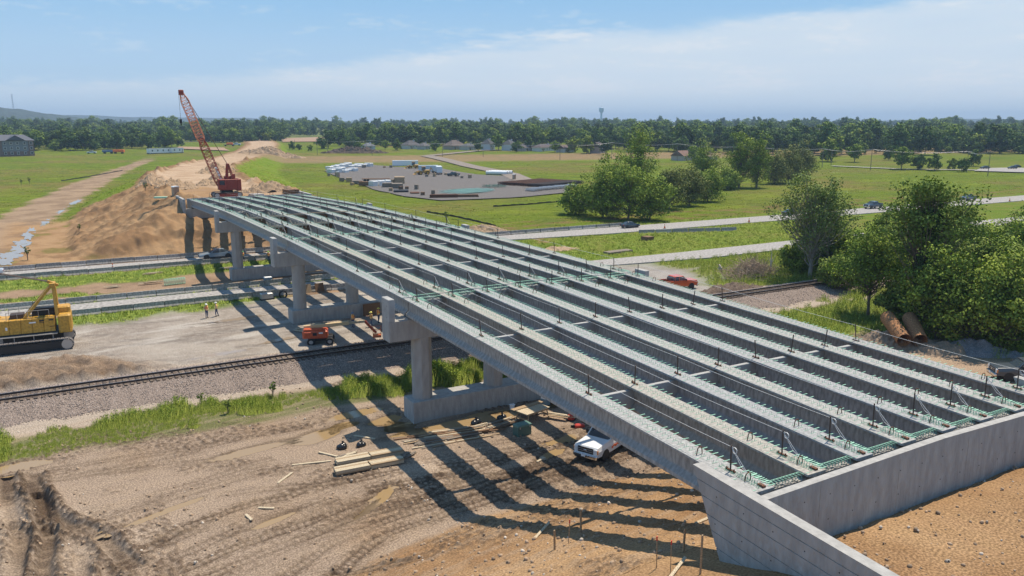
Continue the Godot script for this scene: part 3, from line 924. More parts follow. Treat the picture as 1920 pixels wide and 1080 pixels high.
func make_girders() -> void:
	var L := SPAN - 0.16
	var conc := MB.new()
	# slight upward camber
	var k := 12
	var prof := girder_profile()
	for i in k:
		var z0 := -L * i / k
		var z1 := -L * (i + 1) / k
		var y0 := 0.035 * sin(PI * i / k)
		var y1 := 0.035 * sin(PI * (i + 1) / k)
		for e in prof.size():
			var p: Vector2 = prof[e]
			var q: Vector2 = prof[(e + 1) % prof.size()]
			var o := -(q - p).orthogonal()
			conc.quad(Vector3(p.x, p.y + y0, z0), Vector3(q.x, q.y + y0, z0), Vector3(q.x, q.y + y1, z1), Vector3(p.x, p.y + y1, z1), Vector3(o.x, o.y, 0))
	var idx := Geometry2D.triangulate_polygon(PackedVector2Array(prof))
	for i in range(0, idx.size(), 3):
		for z in [0.0, -L]:
			var a: Vector2 = prof[idx[i]]
			var b: Vector2 = prof[idx[i + 1]]
			var d: Vector2 = prof[idx[i + 2]]
			conc.tri(Vector3(a.x, a.y, z), Vector3(b.x, b.y, z), Vector3(d.x, d.y, z), Vector3(0, 0, 1 if z == 0.0 else -1))
	var beam := conc.mesh()
	var st := MB.new()
	var hook := MB.new()
	var n := int(L / 0.36)
	for i in n:
		var z := -0.25 - (L - 0.5) * i / (n - 1)
		var y := 1.45 + 0.035 * sin(PI * -z / L)
		for x in [-0.075, 0.075]:
			var lean := rng.randf_range(-0.012, 0.012)
			st.tube(Vector3(x, y - 0.02, z), Vector3(x + lean, y + 0.13, z + lean), 0.011, 0.011, 3, false)
		st.tube(Vector3(-0.19, y + 0.012, z + 0.03), Vector3(0.19, y + 0.012, z + 0.03), 0.009, 0.009, 3, false)
		if rng.randf() < 0.07: continue
		hook.box(Vector3(0.60 + rng.randf_range(-0.05, 0.05), y + 0.015, z + 0.12 + rng.randf_range(-0.06, 0.06)), Vector3(0.36, 0.018, 0.04), Basis(Vector3.UP, rng.randf_range(-0.15, 0.15)))
		if i % 3 == 0:
			hook.box(Vector3(-0.40, y + 0.01, z + 0.1), Vector3(0.2, 0.012, 0.03))
	# the denser cage at either end
	for e in [0.0, 1.0]:
		for i in 9:
			var z := lerpf(-0.35 - 0.13 * i, -L + 0.35 + 0.13 * i, e)
			for x in [-0.09, 0.09]:
				st.tube(Vector3(x, 1.43, z), Vector3(x, 1.62, z), 0.011, 0.011, 3, false)
			hook.box(Vector3(0.60, 1.47, z), Vector3(0.34, 0.018, 0.04))
		for x in [-0.1, 0.1]:
			st.tube(Vector3(x, 1.50, lerpf(-0.2, -L + 0.2, e)), Vector3(x, 1.50, lerpf(-2.4, -L + 2.4, e)), 0.012, 0.012, 3, false)
	var stm := st.mesh()
	var hookm := hook.mesh()
	var loops := []
	for z in [0.9, 3.7, L - 3.7, L - 0.9]: loops.append(loop_mb(z).mesh())
	var plate := box_mb(Vector3(0.12, 1.49, -0.28), Vector3(0.16, 0.09, 0.3)).mesh()
	var tints := []
	for i in 5: tints.append(tmat("girder%d" % i, [Color(0.415, 0.415, 0.40), Color(0.44, 0.415, 0.365), Color(0.395, 0.40, 0.40), Color(0.425, 0.42, 0.395), Color(0.385, 0.38, 0.365)][i], 0.85, ntex("girder_stain", 0.016, grey(0.74), Color(1, 1, 1), 0, 6, 1024, 61, 0.42), 0.3, texs["concb"], 0.5))
	for t in tints: t.uv1_scale = Vector3(0.27, 0.08, 0.27)
	var pick := [[0, 1, 2, 3, 2, 0, 3, 4], [2, 1, 0, 3, 4, 0, 2, 3], [0, 2, 3, 2, 0, 4, 3, 2], [2, 0, 3, 2, 0, 2, 4, 0]]
	for sp in 4:
		for g in 8:
			var u := g * 3.0
			var s0 := sp * SPAN + 0.08
			var y0 := deck_top(u, s0) - GD
			var y1 := deck_top(u, s0 + L) - GD
			var which := "%s concrete girder counted from the camera side" % ORD[g]
			if g == 0: which = "outermost concrete girder on the camera side"
			if g == 7: which = "last concrete girder, on the side away from the camera"
			var o := thing("bridge_girder", "%s, %s span" % [which, SPANS[sp]], "girder", V(u, y0, s0), 0.0, "precast girders of the bridge")
			o.rotation.x = atan2(y1 - y0, L)
			part("beam", beam, tints[pick[sp][g]], o)
			for lm in loops: part("lifting_loop", lm, mats.rust, o)
			tag(part("stirrups", stm, mats.epoxy, o), "", "", "", "stuff")
			tag(part("form_hangers", hookm, mats.epoxy, o), "", "", "", "stuff")
			if sp == 0: part("end_plate", plate, mats.rust, o)

func make_diaphragms() -> void:
	var body := MB.new()
	body.prism([Vector2(-0.12, 0.3), Vector2(0.12, 0.3), Vector2(0.12, 1.25), Vector2(0.10, 1.27), Vector2(-0.10, 1.27), Vector2(-0.12, 1.25)], Vector3(-1.395, 0, 0), Vector3(1.395, 0, 0), Vector3(0, 0, 1), Vector3.UP)
	var bm := body.mesh()
	var endw := MB.new()
	endw.box(Vector3(0, 0.75, 0), Vector3(2.79, 0.9, 0.32))
	for i in 24:
		endw.box(Vector3(-1.3 + 2.6 * i / 23.0, 1.20 + rng.randf_range(-0.02, 0.03), rng.randf_range(-0.05, 0.05)), Vector3(0.12, 0.06, 0.2), Basis(Vector3(rng.randf(), rng.randf(), rng.randf()).normalized(), rng.randf_range(-0.5, 0.5)))
	var em := endw.mesh()
	var bars := MB.new()
	for i in 11:
		var x := -0.95 + 1.9 * i / 10.0
		bars.tube(Vector3(x, 1.15, -0.08), Vector3(x, 1.47, -0.08), 0.012, 0.012, 4, false)
		bars.tube(Vector3(x, 1.15, 0.08), Vector3(x, 1.40, 0.08), 0.012, 0.012, 4, false)
		bars.tube(Vector3(x, 1.45, -0.08), Vector3(x - 0.03, 1.47, 0.2), 0.014, 0.014, 4, false)
	bars.tube(Vector3(-0.98, 1.45, -0.09), Vector3(0.98, 1.45, -0.09), 0.02, 0.02, 4)
	var barm := bars.mesh()
	for sp in 4:
		for b in 7:
			var u := b * 3.0 + 1.5
			for q in 2:
				var s := sp * SPAN + 12.0 * (q + 1)
				var y := minf(deck_top(u - 1.5, s), deck_top(u + 1.5, s)) - GD
				if sp == 2:
					wood_form(u, y, s, b, q)
				else:
					tag(part(numbered("diaphragm"), bm, mats.concrete, self, V(u, y, s)), "concrete cross beam in the %s bay of the %s span, %s of its pair" % [ORD[b], SPANS[sp], ["nearer", "farther"][q]], "cross beam", "cross beams between the girders")
			for q in 2:
				var s := sp * SPAN + (0.42 if q == 0 else SPAN - 0.42)
				var y := minf(deck_top(u - 1.5, s), deck_top(u + 1.5, s)) - GD
				var o := thing("end_diaphragm", "rough topped concrete end beam with green bars, %s bay, %s end of the %s span" % [ORD[b], ["near", "far"][q], SPANS[sp]], "end beam", V(u, y, s), 0.0 if q == 0 else PI, "end beams between the girders")
				part("beam", em, mats.concrete_old, o)
				if sp == 0 or sp == 1:
					part("rebar", barm, mats.epoxy, o).set_meta("kind", "stuff")

func wood_form(u: float, y: float, s: float, b: int, q: int) -> void:
	var o := thing("diaphragm_form", "plywood cross beam form braced with studs, %s bay of the third span, %s row" % [ORD[b], ["nearer", "farther"][q]], "formwork", V(u, y, s), 0.0, "plywood forms between the girders")
	for d in [-0.22, 0.22]:
		part("plywood_panel", box_mb(Vector3(0, 0.82, d), Vector3(2.6, 1.0, 0.03)), mats.wood_brown, o)
	if q == 1 and b > 1:
		part("ledger", box_mb(Vector3(0, 1.50, 0), Vector3(3.0, 0.12, 0.2)), mats.wood, o)
		return
	part("ledger", box_mb(Vector3(0, 1.42, 0.30), Vector3(1.9, 0.2, 0.08)), mats.wood_pale, o)
	part("ledger", box_mb(Vector3(0, 1.42, -0.30), Vector3(1.9, 0.2, 0.08)), mats.wood_pale, o)
	for i in 4:
		var x := -0.75 + 0.5 * i
		var lean := rng.randf_range(-0.14, 0.14)
		var m := MB.new()
		m.bar(Vector3(x, 1.0, 0.36), Vector3(x + lean, 2.0 + rng.randf_range(-0.15, 0.15), 0.36), 0.07, 0.13)
		part("stud", m, mats.wood_pale, o)
	for i in 2:
		var m := MB.new()
		m.bar(Vector3(-0.9 + 1.8 * i, 1.35, 0.42), Vector3(-1.3 + 1.9 * i, 2.15, 0.30), 0.07, 0.15)
		part("brace", m, mats.wood_pale, o)

func make_posts() -> void:
	# safety line: posts clamped to the girder tops, a wire from post to post
	var post: Node3D = null
	for sp in 4:
		for g in 8:
			var u := g * 3.0
			var tops := []
			for q in 4:
				var s: float = sp * SPAN + [1.9, 12.0, 24.0, 34.4][q]
				var y := deck_top(u, s) + 0.02
				var where := "%s of four along the %s girder in the %s span" % [ORD[q], ORD[g], SPANS[sp]]
				if post == null:
					post = thing("safety_post", "", "post", V(u, y, s), 0.0, "safety line posts on the girders")
					var m := MB.new()
					m.tube(Vector3(0, 0.05, 0), Vector3(0, 1.12, 0), 0.034, 0.034, 6)
					part("upright", m, mats.steel_dark, post)
					var c := MB.new()
					c.box(Vector3(0, 0.04, 0), Vector3(0.09, 0.06, 0.52))
					for z in [-0.2, 0.2]:
						c.tube(Vector3(0, 0.02, z), Vector3(0, 0.13, z), 0.03, 0.03, 6)
					part("clamp", c, mats.rust, post)
				var o := post if (sp == 0 and g == 0 and q == 0) else copy(post, "", V(u, y, s))
				o.set_meta("label", "rusty safety post, " + where)
				o.rotation.z = 0.0 if q == 0 and sp == 0 else rng.randf_range(0.0, 0.12)
				o.rotation.x = -0.02 if q == 0 and sp == 0 else rng.randf_range(-0.10, 0.16)
				tops.append(o.transform * Vector3(0, 1.05, 0))
			var w := MB.new()
			for i in 3:
				var a: Vector3 = tops[i]
				var b: Vector3 = tops[i + 1]
				for j in 6:
					var t0 := j / 6.0
					var t1 := (j + 1) / 6.0
					w.tube(a.lerp(b, t0) - Vector3(0, 0.06 * sin(PI * t0), 0), a.lerp(b, t1) - Vector3(0, 0.06 * sin(PI * t1), 0), 0.010, 0.010, 4, false)
			var anchor := V(u, deck_top(u, sp * SPAN + 0.9) + 0.3, sp * SPAN + 0.98)
			w.tube(tops[0], anchor, 0.013, 0.013, 4, false)
			if sp == 0:
				# coil of spare wire on the first post and a slack tail
				var prev: Vector3 = tops[0]
				for j in 26:
					var t := j * 0.75
					var p: Vector3 = tops[0] + Vector3(0.05 + 0.02 * sin(t * 0.3), -0.13 + 0.13 * cos(t), 0.15 + 0.12 * sin(t))
					w.tube(prev, p, 0.01, 0.01, 3, false)
					prev = p
				var mid: Vector3 = tops[0].lerp(anchor, 0.55) + Vector3(0.02, -0.22, 0.05)
				w.tube(tops[0], mid, 0.009, 0.009, 3, false)
				w.tube(mid, anchor, 0.009, 0.009, 3, false)
			solo("safety_wire", w, mats.cable, "thin wire strung between the posts of the %s girder, %s span" % [ORD[g], SPANS[sp]], "wire", Vector3.ZERO, 0.0, "safety wires along the girders")

func make_piers() -> void:
	for p in 3:
		var s := SPAN * (p + 1)
		var gy := -1.1 if p == 2 else -0.25
		var soffit := SUPPORT[p + 1] - GD
		var which: String = ["nearest to the camera, before the railway", "between the railway and the closed road", "in the median between the two roads"][p]
		var o := thing("bridge_pier", "concrete bridge pier %s" % which, "pier", V(0, gy, s), 0.0, "piers of the bridge")
		var cap_top := soffit - 0.14 - gy
		var cap := MB.new()
		cap.prism([Vector2(-0.72, -1.6), Vector2(0.72, -1.6), Vector2(0.75, -1.57), Vector2(0.75, -0.02), Vector2(0.73, 0), Vector2(-0.73, 0), Vector2(-0.75, -0.02), Vector2(-0.75, -1.57)], Vector3(-2.0, cap_top, 0), Vector3(23.0, cap_top, 0), Vector3(0, 0, 1), Vector3.UP)
		part("pier_cap", cap, mats.concrete_pier, o)
		for x in [-1.75, 22.75]:
			part("end_wall", rbox_mb(Vector3(x, cap_top + 0.87, 0), Vector3(0.5, 1.72, 1.47), 0.03), mats.concrete, o)
		for g in 8:
			var hh := deck_top(g * 3.0, s) - GD - soffit
			part("bearing_seat", box_mb(Vector3(g * 3.0, cap_top + 0.03 + hh * 0.5, 0), Vector3(0.95, 0.06 + hh, 1.3)), mats.concrete_pier, o)
			for z in [-0.38, 0.38]:
				part("bearing_pad", box_mb(Vector3(g * 3.0, cap_top + 0.10 + hh, z), Vector3(0.55, 0.08, 0.3)), mats.pad, o)
		var foot := 2.0 if p == 2 else 1.9
		for k in 4:
			var x := 0.9 + 6.4 * k
			var c := MB.new()
			var y0 := foot - 0.05
			var y1 := cap_top - 1.55
			if p == 1:
				c.tube(Vector3(x, y0, 0), Vector3(x, y1, 0), 0.76, 0.76, 28)
			else:
				var r := 0.80
				var rot := PI / 8
				var ring := []
				for i in 8:
					ring.append(Vector3(cos(TAU * i / 8 + rot), 0, sin(TAU * i / 8 + rot)) * r)
				for i in 8:
					var a: Vector3 = ring[i]
					var b: Vector3 = ring[(i + 1) % 8]
					for j in 3:
						# narrow form-board strips, each a hair off its neighbour
						var q0 := a.lerp(b, j / 3.0) * (1.0 - 0.006 * ((i * 3 + j) % 2))
						var q1 := a.lerp(b, (j + 1) / 3.0) * (1.0 - 0.006 * ((i * 3 + j) % 2))
						c.quad(Vector3(x, y0, 0) + q0, Vector3(x, y0, 0) + q1, Vector3(x, y1, 0) + q1, Vector3(x, y1, 0) + q0, a + b)
			var col := part("column", c, mats.concrete_wall if p == 0 else mats.concrete_pier, o)
			if p == 1:
				for j in 4:
					var ring2 := MB.new()
					var yy := y0 + (y1 - y0) * (j + 0.7) / 4.4
					ring2.tube(Vector3(x, yy, 0), Vector3(x, yy + 0.02, 0), 0.766, 0.766, 28, false)
					part("form_seam", ring2, mats.concrete_old, col)
		part("crash_wall", rbox_mb(Vector3(10.5, foot * 0.5, 0), Vector3(21.6, foot, 2.0), 0.025), mats.concrete_wall, o)
		if p == 0:
			# lift holes in the end of the keeper wall
			for q in [[0.35, 1.2], [0.0, 0.9], [-0.4, 1.3], [0.3, 0.3]]:
				part("tie_hole", box_mb(Vector3(-2.0, cap_top + q[1], q[0]), Vector3(0.02, 0.05, 0.05)), mats.black, o)

func make_abutments() -> void:
	var y := SUPPORT[0]
	var o := thing("near_abutment", "concrete bridge abutment with grooved wing wall at the near end of the bridge", "abutment", V(0, 0, 0))
	var top := y + 0.06
	var back := MB.new()
	var crown := func(u: float) -> float: return top + 0.02 * (10.5 - absf(u - 10.5))
	for k in 4:
		var u0: float = [-0.9, 4.8, 10.5, 16.2][k]
		var u1: float = [4.8, 10.5, 16.2, 21.9][k]
		back.prism([Vector2(-0.30, 5.0), Vector2(-0.30, crown.call(u0)), Vector2(-0.66, crown.call(u0)), Vector2(-0.66, 5.0)], V(u0, 0, 0), V(u1, crown.call(u1) - crown.call(u0), 0), V(0, 0, 1), Vector3.UP)
	part("back_wall", back, mats.concrete_wall, o)
	var seat := MB.new()
	seat.box(V(10.5, 6.45, 0.4), Vector3(22.8, 1.75, 1.4))
	part("bridge_seat", seat, mats.concrete_pier, o)
	for g in 8:
		part("bearing_pad", box_mb(V(g * 3.0, 7.35 + (deck_top(g * 3.0, 0) - y), 0.35), Vector3(0.55, 0.25 , 0.4)), mats.pad, o)
	for sd in [0, 1]:
		var uo := -1.4 if sd == 0 else 22.4
		var ui := -0.9 if sd == 0 else 21.9
		var outw := -1.0 if sd == 0 else 1.0
		# the wing: courses stacked with recessed grooves between them, front edge raked
		var s_front := func(h: float) -> float: return 2.62 - (9.33 - h) * 0.53
		var edges := [9.33, 8.86, 8.28, 7.62, 7.05, 6.45, 5.85, 4.6]
		var ew := func(s: float, i: int) -> float:
			# courses follow the roadway's slope
			return edges[i] + (s - 2.6) * 0.045
		for i in edges.size() - 1:
			var m := MB.new()
			var g0 := 0.035 if i > 0 else 0.0
			var sA: float = s_front.call(edges[i] - g0)
			var sB: float = s_front.call(edges[i + 1] + 0.0)
			var sE := -13.0
			var hA: float = ew.call(sA, i) - g0
			var hB: float = ew.call(sB, i + 1)
			var hEA: float = ew.call(sE, i) - g0
			var hEB: float = ew.call(sE, i + 1)
			for uu in [[uo, outw], [ui, -outw]]:
				m.quad(V(uu[0], hA, sA), V(uu[0], hEA, sE), V(uu[0], hEB, sE), V(uu[0], hB, sB), Vector3(uu[1], 0, 0))
			m.quad(V(uo, hA, sA), V(ui, hA, sA), V(ui, hEA, sE), V(uo, hEA, sE), Vector3.UP)
			m.quad(V(uo, hB, sB), V(ui, hB, sB), V(ui, hEB, sE), V(uo, hEB, sE), Vector3.DOWN)
			m.quad(V(uo, hA, sA), V(ui, hA, sA), V(ui, hB, sB), V(uo, hB, sB), V(0, 0, 1))
			m.quad(V(uo, hEA, sE), V(ui, hEA, sE), V(ui, hEB, sE), V(uo, hEB, sE), V(0, 0, -1))
			part("wing_wall_course", m, mats.concrete_wall, o)
			if i > 0:
				# the recessed joint above this course
				var j := MB.new()
				var rec := 0.03 * -outw
				j.quad(V(uo + rec, hA + g0 + 0.01, sA - 0.02), V(uo + rec, hEA + g0 + 0.01, sE), V(uo + rec, hEA - 0.01, sE), V(uo + rec, hA - 0.01, sA - 0.02), Vector3(outw, 0, 0))
				part("groove", j, mats.concrete_old, o)
	for i in 9:
		for j in 3:
			var s := 1.2 - 1.45 * i
			part("tie_hole", box_mb(V(-1.4, 8.55 - 1.16 * j + (s - 2.6) * 0.045, s), Vector3(0.012, 0.045, 0.045)), mats.pad, o)
	for i in 15:
		for j in 2:
			part("tie_hole", box_mb(V(0.0 + 1.5 * i, 8.35 - 1.1 * j, -0.66), Vector3(0.045, 0.045, 0.012)), mats.pad, o)
	for i in 4:
		part("pour_joint", box_mb(V(2.4 + 5.0 * i, 7.4, -0.662), Vector3(0.02, 3.0, 0.01)), mats.concrete_old, o)
	var o2 := thing("far_abutment", "concrete abutment with panelled wing wall on the dirt slope at the far end", "abutment", V(0, 0, 144))
	var t2 := SUPPORT[4] + 0.06
	part("back_wall", box_mb(V(10.5, t2 - 1.9, 0.5), Vector3(22.8, 4.0, 0.36)), mats.concrete_wall, o2)
	part("bridge_seat", box_mb(V(10.5, 6.1, -0.35), Vector3(24.6, 1.9, 1.3)), mats.concrete_pier, o2)
	for g in 8:
		part("bearing_pad", box_mb(V(g * 3.0, 7.1 + (deck_top(g * 3.0, 144) - SUPPORT[4]) , -0.35), Vector3(0.55, 0.24, 0.4)), mats.pad, o2)
	for x in [-1.65, 22.65]:
		part("wing_wall", rbox_mb(V(x, 7.0, 3.6), Vector3(0.5, 3.9, 9.6), 0.03), mats.concrete, o2)
		var outw := -1.0 if x < 0.0 else 1.0
		for r in 2:
			for k in 4:
				part("wall_panel", box_mb(V(x + outw * 0.27, 6.35 + r * 1.3, 0.4 + 2.2 * k), Vector3(0.05, 1.05, 1.95)), mats.concrete_old, o2)

func make_track_shield() -> void:
	# the deck of planks on the bottom flanges that guards the railway while the bridge is built; its shade lies across the track
	var panel := box_mb(Vector3.ZERO, Vector3(2.26, 0.04, 2.38)).mesh()
	for b in 7:
		var o := thing("track_guard_deck", "plywood guard deck above the railway, %s bay between the girders" % ORD[b], "guard deck", V(b * 3.0 + 1.5, 0, 0), 0.0, "plywood guard decks over the railway")
		for k in 4:
			var s := 52.4 + 2.44 * k
			var y := minf(deck_top(b * 3.0, s), deck_top(b * 3.0 + 3.0, s)) - GD + 0.32
			part("plywood_sheet", panel, [mats.wood, mats.wood_brown, mats.wood_grey][(b + k) % 3], o, V(0, y, s))

# ---- plants ----------------------------------------------------------------
func leaf_mat() -> StandardMaterial3D:
	if mats.has("leaf"): return mats.leaf
	var m := mat("leaf", Color(1, 1, 1), 0.75)
	m.vertex_color_use_as_albedo = true
	m.metallic_specular = 0.2
	m.backlight_enabled = true
	m.backlight = Color(0.32, 0.40, 0.10)
	m.cull_mode = BaseMaterial3D.CULL_DISABLED
	mat("bark", Color(0.16, 0.125, 0.095), 0.95)
	mat("bark_pale", Color(0.30, 0.27, 0.225), 0.95)
	return m

func rdir(r: RandomNumberGenerator) -> Vector3:
	var z := r.randf_range(-1.0, 1.0)
	var t := r.randf() * TAU
	var q := sqrt(1.0 - z * z)
	return Vector3(q * cos(t), z, q * sin(t))

func leaf(m: MB, p: Vector3, n: Vector3, size: float, r: RandomNumberGenerator, shade: Vector3, col: Color) -> void:
	var x := n.cross(rdir(r))
	if x.length() < 0.05: x = n.cross(Vector3.RIGHT)
	x = x.normalized() * size
	var y := n.cross(x.normalized()) * size * 0.62
	var ns := (n + shade).normalized()
	m.col = col
	for q in [p - x, p + y, p + x, p - x, p + x, p - y]:
		m.v.append(q)
		m.n.append(ns)
		m.c.append(col)

# returns [trunk mesh, crown mesh]; H height, R crown radius, lo where the crown starts (share of H)
func tree_meshes(seed_: int, H: float, R: float, lo: float, clumps: int, per: int, size: float, c0: Color, c1: Color, airy := 0.0, lean := 0.0) -> Array:
	var r := RandomNumberGenerator.new()
	r.seed = seed_
	var trunk := MB.new()
	var crown := MB.new()
	var tr := maxf(0.06, H * 0.016)
	var pts := [Vector3.ZERO]
	var bend := Vector3(r.randf_range(-1, 1), 0, r.randf_range(-1, 1)) * H * 0.03 + Vector3(lean, 0, 0) * H
	for i in 5:
		pts.append(Vector3(0, H * 0.82 * (i + 1) / 5.0, 0) + bend * pow((i + 1) / 5.0, 2.0) + Vector3(r.randf_range(-1, 1), 0, r.randf_range(-1, 1)) * H * 0.012)
	for i in 5:
		trunk.tube(pts[i] - (Vector3(0, 0.3, 0) if i == 0 else Vector3.ZERO), pts[i + 1], tr * (1.25 if i == 0 else 1.0 - 0.17 * i), tr * (0.83 - 0.17 * i), 7, false)
	var cy := H * (lo + 1.0) * 0.5
	var ry := H * (1.0 - lo) * 0.5
	var ctr := Vector3(bend.x * 0.5, cy, bend.z * 0.5)
	for k in clumps:
		# clump centres fill an uneven crown, most of them near its skin
		var d := rdir(r)
		var rad := pow(r.randf(), 0.45)
		var top := 1.0 - 0.35 * maxf(0.0, d.y)
		var wob := 0.78 + 0.34 * n3.get_noise_3d(d.x * 2.6 + seed_ * 3.1, d.y * 2.6, d.z * 2.6) * 2.0
		var p := ctr + Vector3(d.x * R * top, d.y * ry, d.z * R * top) * rad * wob
		p.y = clampf(p.y, H * lo * 0.8, H)
		# the limb that carries it
		var from: Vector3 = pts[0].lerp(pts[5], clampf((p.y / H - 0.18) * 0.9, 0.12, 0.95))
		if k % 2 == 0 or airy > 0.0:
			var midp := from.lerp(p, 0.55) + Vector3(0, -0.06 * H * rad, 0)
			var tw := tr * 0.30
			trunk.tube(from, midp, tw, tw * 0.6, 4, false)
			trunk.tube(midp, p, tw * 0.6, tw * 0.15, 4, false)
		var cr := R * r.randf_range(0.20, 0.36) * (1.0 - airy * 0.35)
		var tint := c0.lerp(c1, r.randf())
		var ncl := int(per * r.randf_range(0.7, 1.3))
		for i in ncl:
			var e := rdir(r)
			var q := p + Vector3(e.x, e.y * 0.72, e.z) * cr * pow(r.randf(), 0.42)
			var out := (q - ctr).normalized()
			var nn := (rdir(r) + Vector3.UP * 0.6 + e * 0.6).normalized()
			var k2 := r.randf_range(0.72, 1.28)
			leaf(crown, q, nn, size * r.randf_range(0.65, 1.25), r, (out + e) * 0.55, Color(tint.r * k2, tint.g * k2, tint.b * k2))
	return [trunk.mesh(), crown.mesh()]

func tree(called: String, label: String, at: Vector3, ms: Array, sc: float, turn: float, group := "", bark := "bark") -> Node3D:
	leaf_mat()
	var o := thing(called, label, "tree", at, turn, group)
	o.scale = Vector3.ONE * sc
	part("trunk", ms[0], mats[bark], o)
	part("crown", ms[1], mats.leaf, o)
	return o

const G_DARK := Color(0.075, 0.125, 0.03)
const G_MID := Color(0.12, 0.185, 0.036)
const G_LITE := Color(0.235, 0.30, 0.045)

func make_near_trees() -> void:
	var T := func(seed_: int, H: float, R: float, lo: float, cl: int, per: int, size: float, a: Color, b: Color, airy := 0.0, lean := 0.0) -> Array: return tree_meshes(seed_, H, R, lo, cl, per, size, a, b, airy, lean)
	tree("cottonwood", "tall airy cottonwood with pale forked trunks beside the railway", Vector3(75.37, 0.00, -60.84), T.call(1, 17.6, 6.4, 0.2, 170, 62, 0.16, Color(0.15, 0.205, 0.055), Color(0.22, 0.265, 0.085), 0.6), 1.0, 0.3, "", "bark_pale")
	tree("cottonwood", "second cottonwood stem leaning out just behind the tall airy one", Vector3(81.15, 0.00, -62.63), T.call(2, 15.5, 4.8, 0.25, 90, 60, 0.16, Color(0.15, 0.205, 0.055), Color(0.22, 0.265, 0.085), 0.5, 0.05), 1.0, 1.3, "", "bark_pale")
	tree("bushy_tree", "round crowned light green tree leaning over the railway ballast", Vector3(62.49, 0.00, -41.06), T.call(3, 11.0, 5.6, 0.25, 130, 90, 0.15, G_MID, G_LITE, 0.25, -0.03), 1.0, 0.0)
	tree("vine_tree", "tallest tree of the thicket, its trunk wrapped in a dark column of vines", Vector3(62.45, 0.00, -34.38), T.call(4, 18.6, 5.8, 0.36, 150, 85, 0.17, G_MID, Color(0.19, 0.245, 0.06), 0.25), 1.0, 0.8)
	# the vines are a part of that tree
	var vt: Node3D = get_node("vine_tree")
	var r := RandomNumberGenerator.new()
	r.seed = 77
	var vines := MB.new()
	for i in 5200:
		var y := r.randf_range(0.5, 13.5)
		var t := r.randf() * TAU
		var rad := (1.25 + 0.35 * sin(y * 1.1) + 0.4 * n3.get_noise_2d(y, t * 2.0)) * pow(r.randf(), 0.35)
		var p := Vector3(cos(t) * rad - 0.6, y, sin(t) * rad)
		var k := r.randf_range(0.6, 1.3)
		leaf(vines, p, (Vector3(cos(t), 0.3, sin(t)) + rdir(r) * 0.6).normalized(), r.randf_range(0.1, 0.2), r, Vector3(cos(t), 0, sin(t)) * 0.5, Color(0.04 * k, 0.07 * k, 0.022 * k))
	part("vines", vines, mats.leaf, vt)
	var spots := [[Vector3(91.88, 0.00, -60.30), 9.5, 3.6, "leafy tree rising behind the round crowned one"], [Vector3(83.05, 0.00, -59.98), 7.0, 3.2, "low dense tree between the cottonwood and the vine covered tree"], [Vector3(80.11, 0.00, -41.58), 13.0, 3.6, "slender tree close behind the vine covered tree"], [Vector3(58.07, 0.00, -29.40), 10.0, 3.8, "broad tree in front of the vine covered tree"], [Vector3(59.00, 0.00, -26.44), 9.0, 4.2, "bushy tree at the front edge of the thicket behind the gravel pile"], [Vector3(72.86, 0.00, -35.13), 10.5, 4.0, "mid height tree inside the thicket"], [Vector3(73.24, 0.00, -31.77), 11.0, 4.2, "tree with light green top inside the thicket by the road"], [Vector3(60.89, 0.00, -24.19), 10.0, 4.2, "dark tree at the front of the thicket near the parked truck"], [Vector3(70.78, 0.00, -27.37), 11.5, 4.5, "tree at the very edge of the picture beside the thicket"], [Vector3(89.00, 0.00, -36.50), 13.0, 4.5, "tallest tree at the outer edge of the thicket"], [Vector3(90.80, 0.00, -43.67), 9.5, 4.0, "tree at the back of the thicket facing the road"], [Vector3(102.41, 0.00, -46.38), 9.0, 4.2, "rounded tree at the back corner of the thicket"], [Vector3(75.01, 0.00, -44.49), 8.5, 3.6, "shaded tree tucked behind the vine covered trunk"], [Vector3(68.31, 0.00, -23.55), 11.0, 4.6, "half visible tree past the parked truck"], [Vector3(71.35, 0.00, -52.63), 5.0, 2.4, "small bushy tree at the foot of the cottonwood"], [Vector3(65.92, 0.00, -28.79), 7.5, 3.4, "short round tree in the thicket's hollow"], [Vector3(77.08, 0.00, -64.96), 4.6, 2.6, "low bush at the cottonwood's foot beside the brush pile"], [Vector3(83.29, 0.00, -65.21), 6.5, 3.2, "dark undergrowth bush behind the cottonwood"], [Vector3(78.14, 0.00, -55.42), 5.6, 2.8, "bush between the rails and the round crowned tree"], [Vector3(91.19, 0.00, -69.52), 7.5, 3.6, "tall bush screening the road behind the cottonwood"], [Vector3(62.98, 0.00, -37.63), 4.5, 2.6, "shrub in the shade between the round crowned tree and the vines"], [Vector3(65.02, 0.00, -32.91), 6.0, 3.2, "bright bush at the thicket's front right of the vines"]]
	for i in spots.size():
		var q: Array = spots[i]
		var a: Color = [G_DARK, G_MID, G_MID.lerp(G_LITE, 0.4)][i % 3]
		var b: Color = [G_LITE, Color(0.27, 0.33, 0.055), Color(0.20, 0.24, 0.065)][i % 3]
		tree("thicket_tree", q[3], q[0], T.call(20 + i, q[1] * 1.08, q[2] * 1.25, 0.0, 110, 80, 0.18, a, b, 0.1), 1.0, i * 0.9, "trees of the trackside thicket")
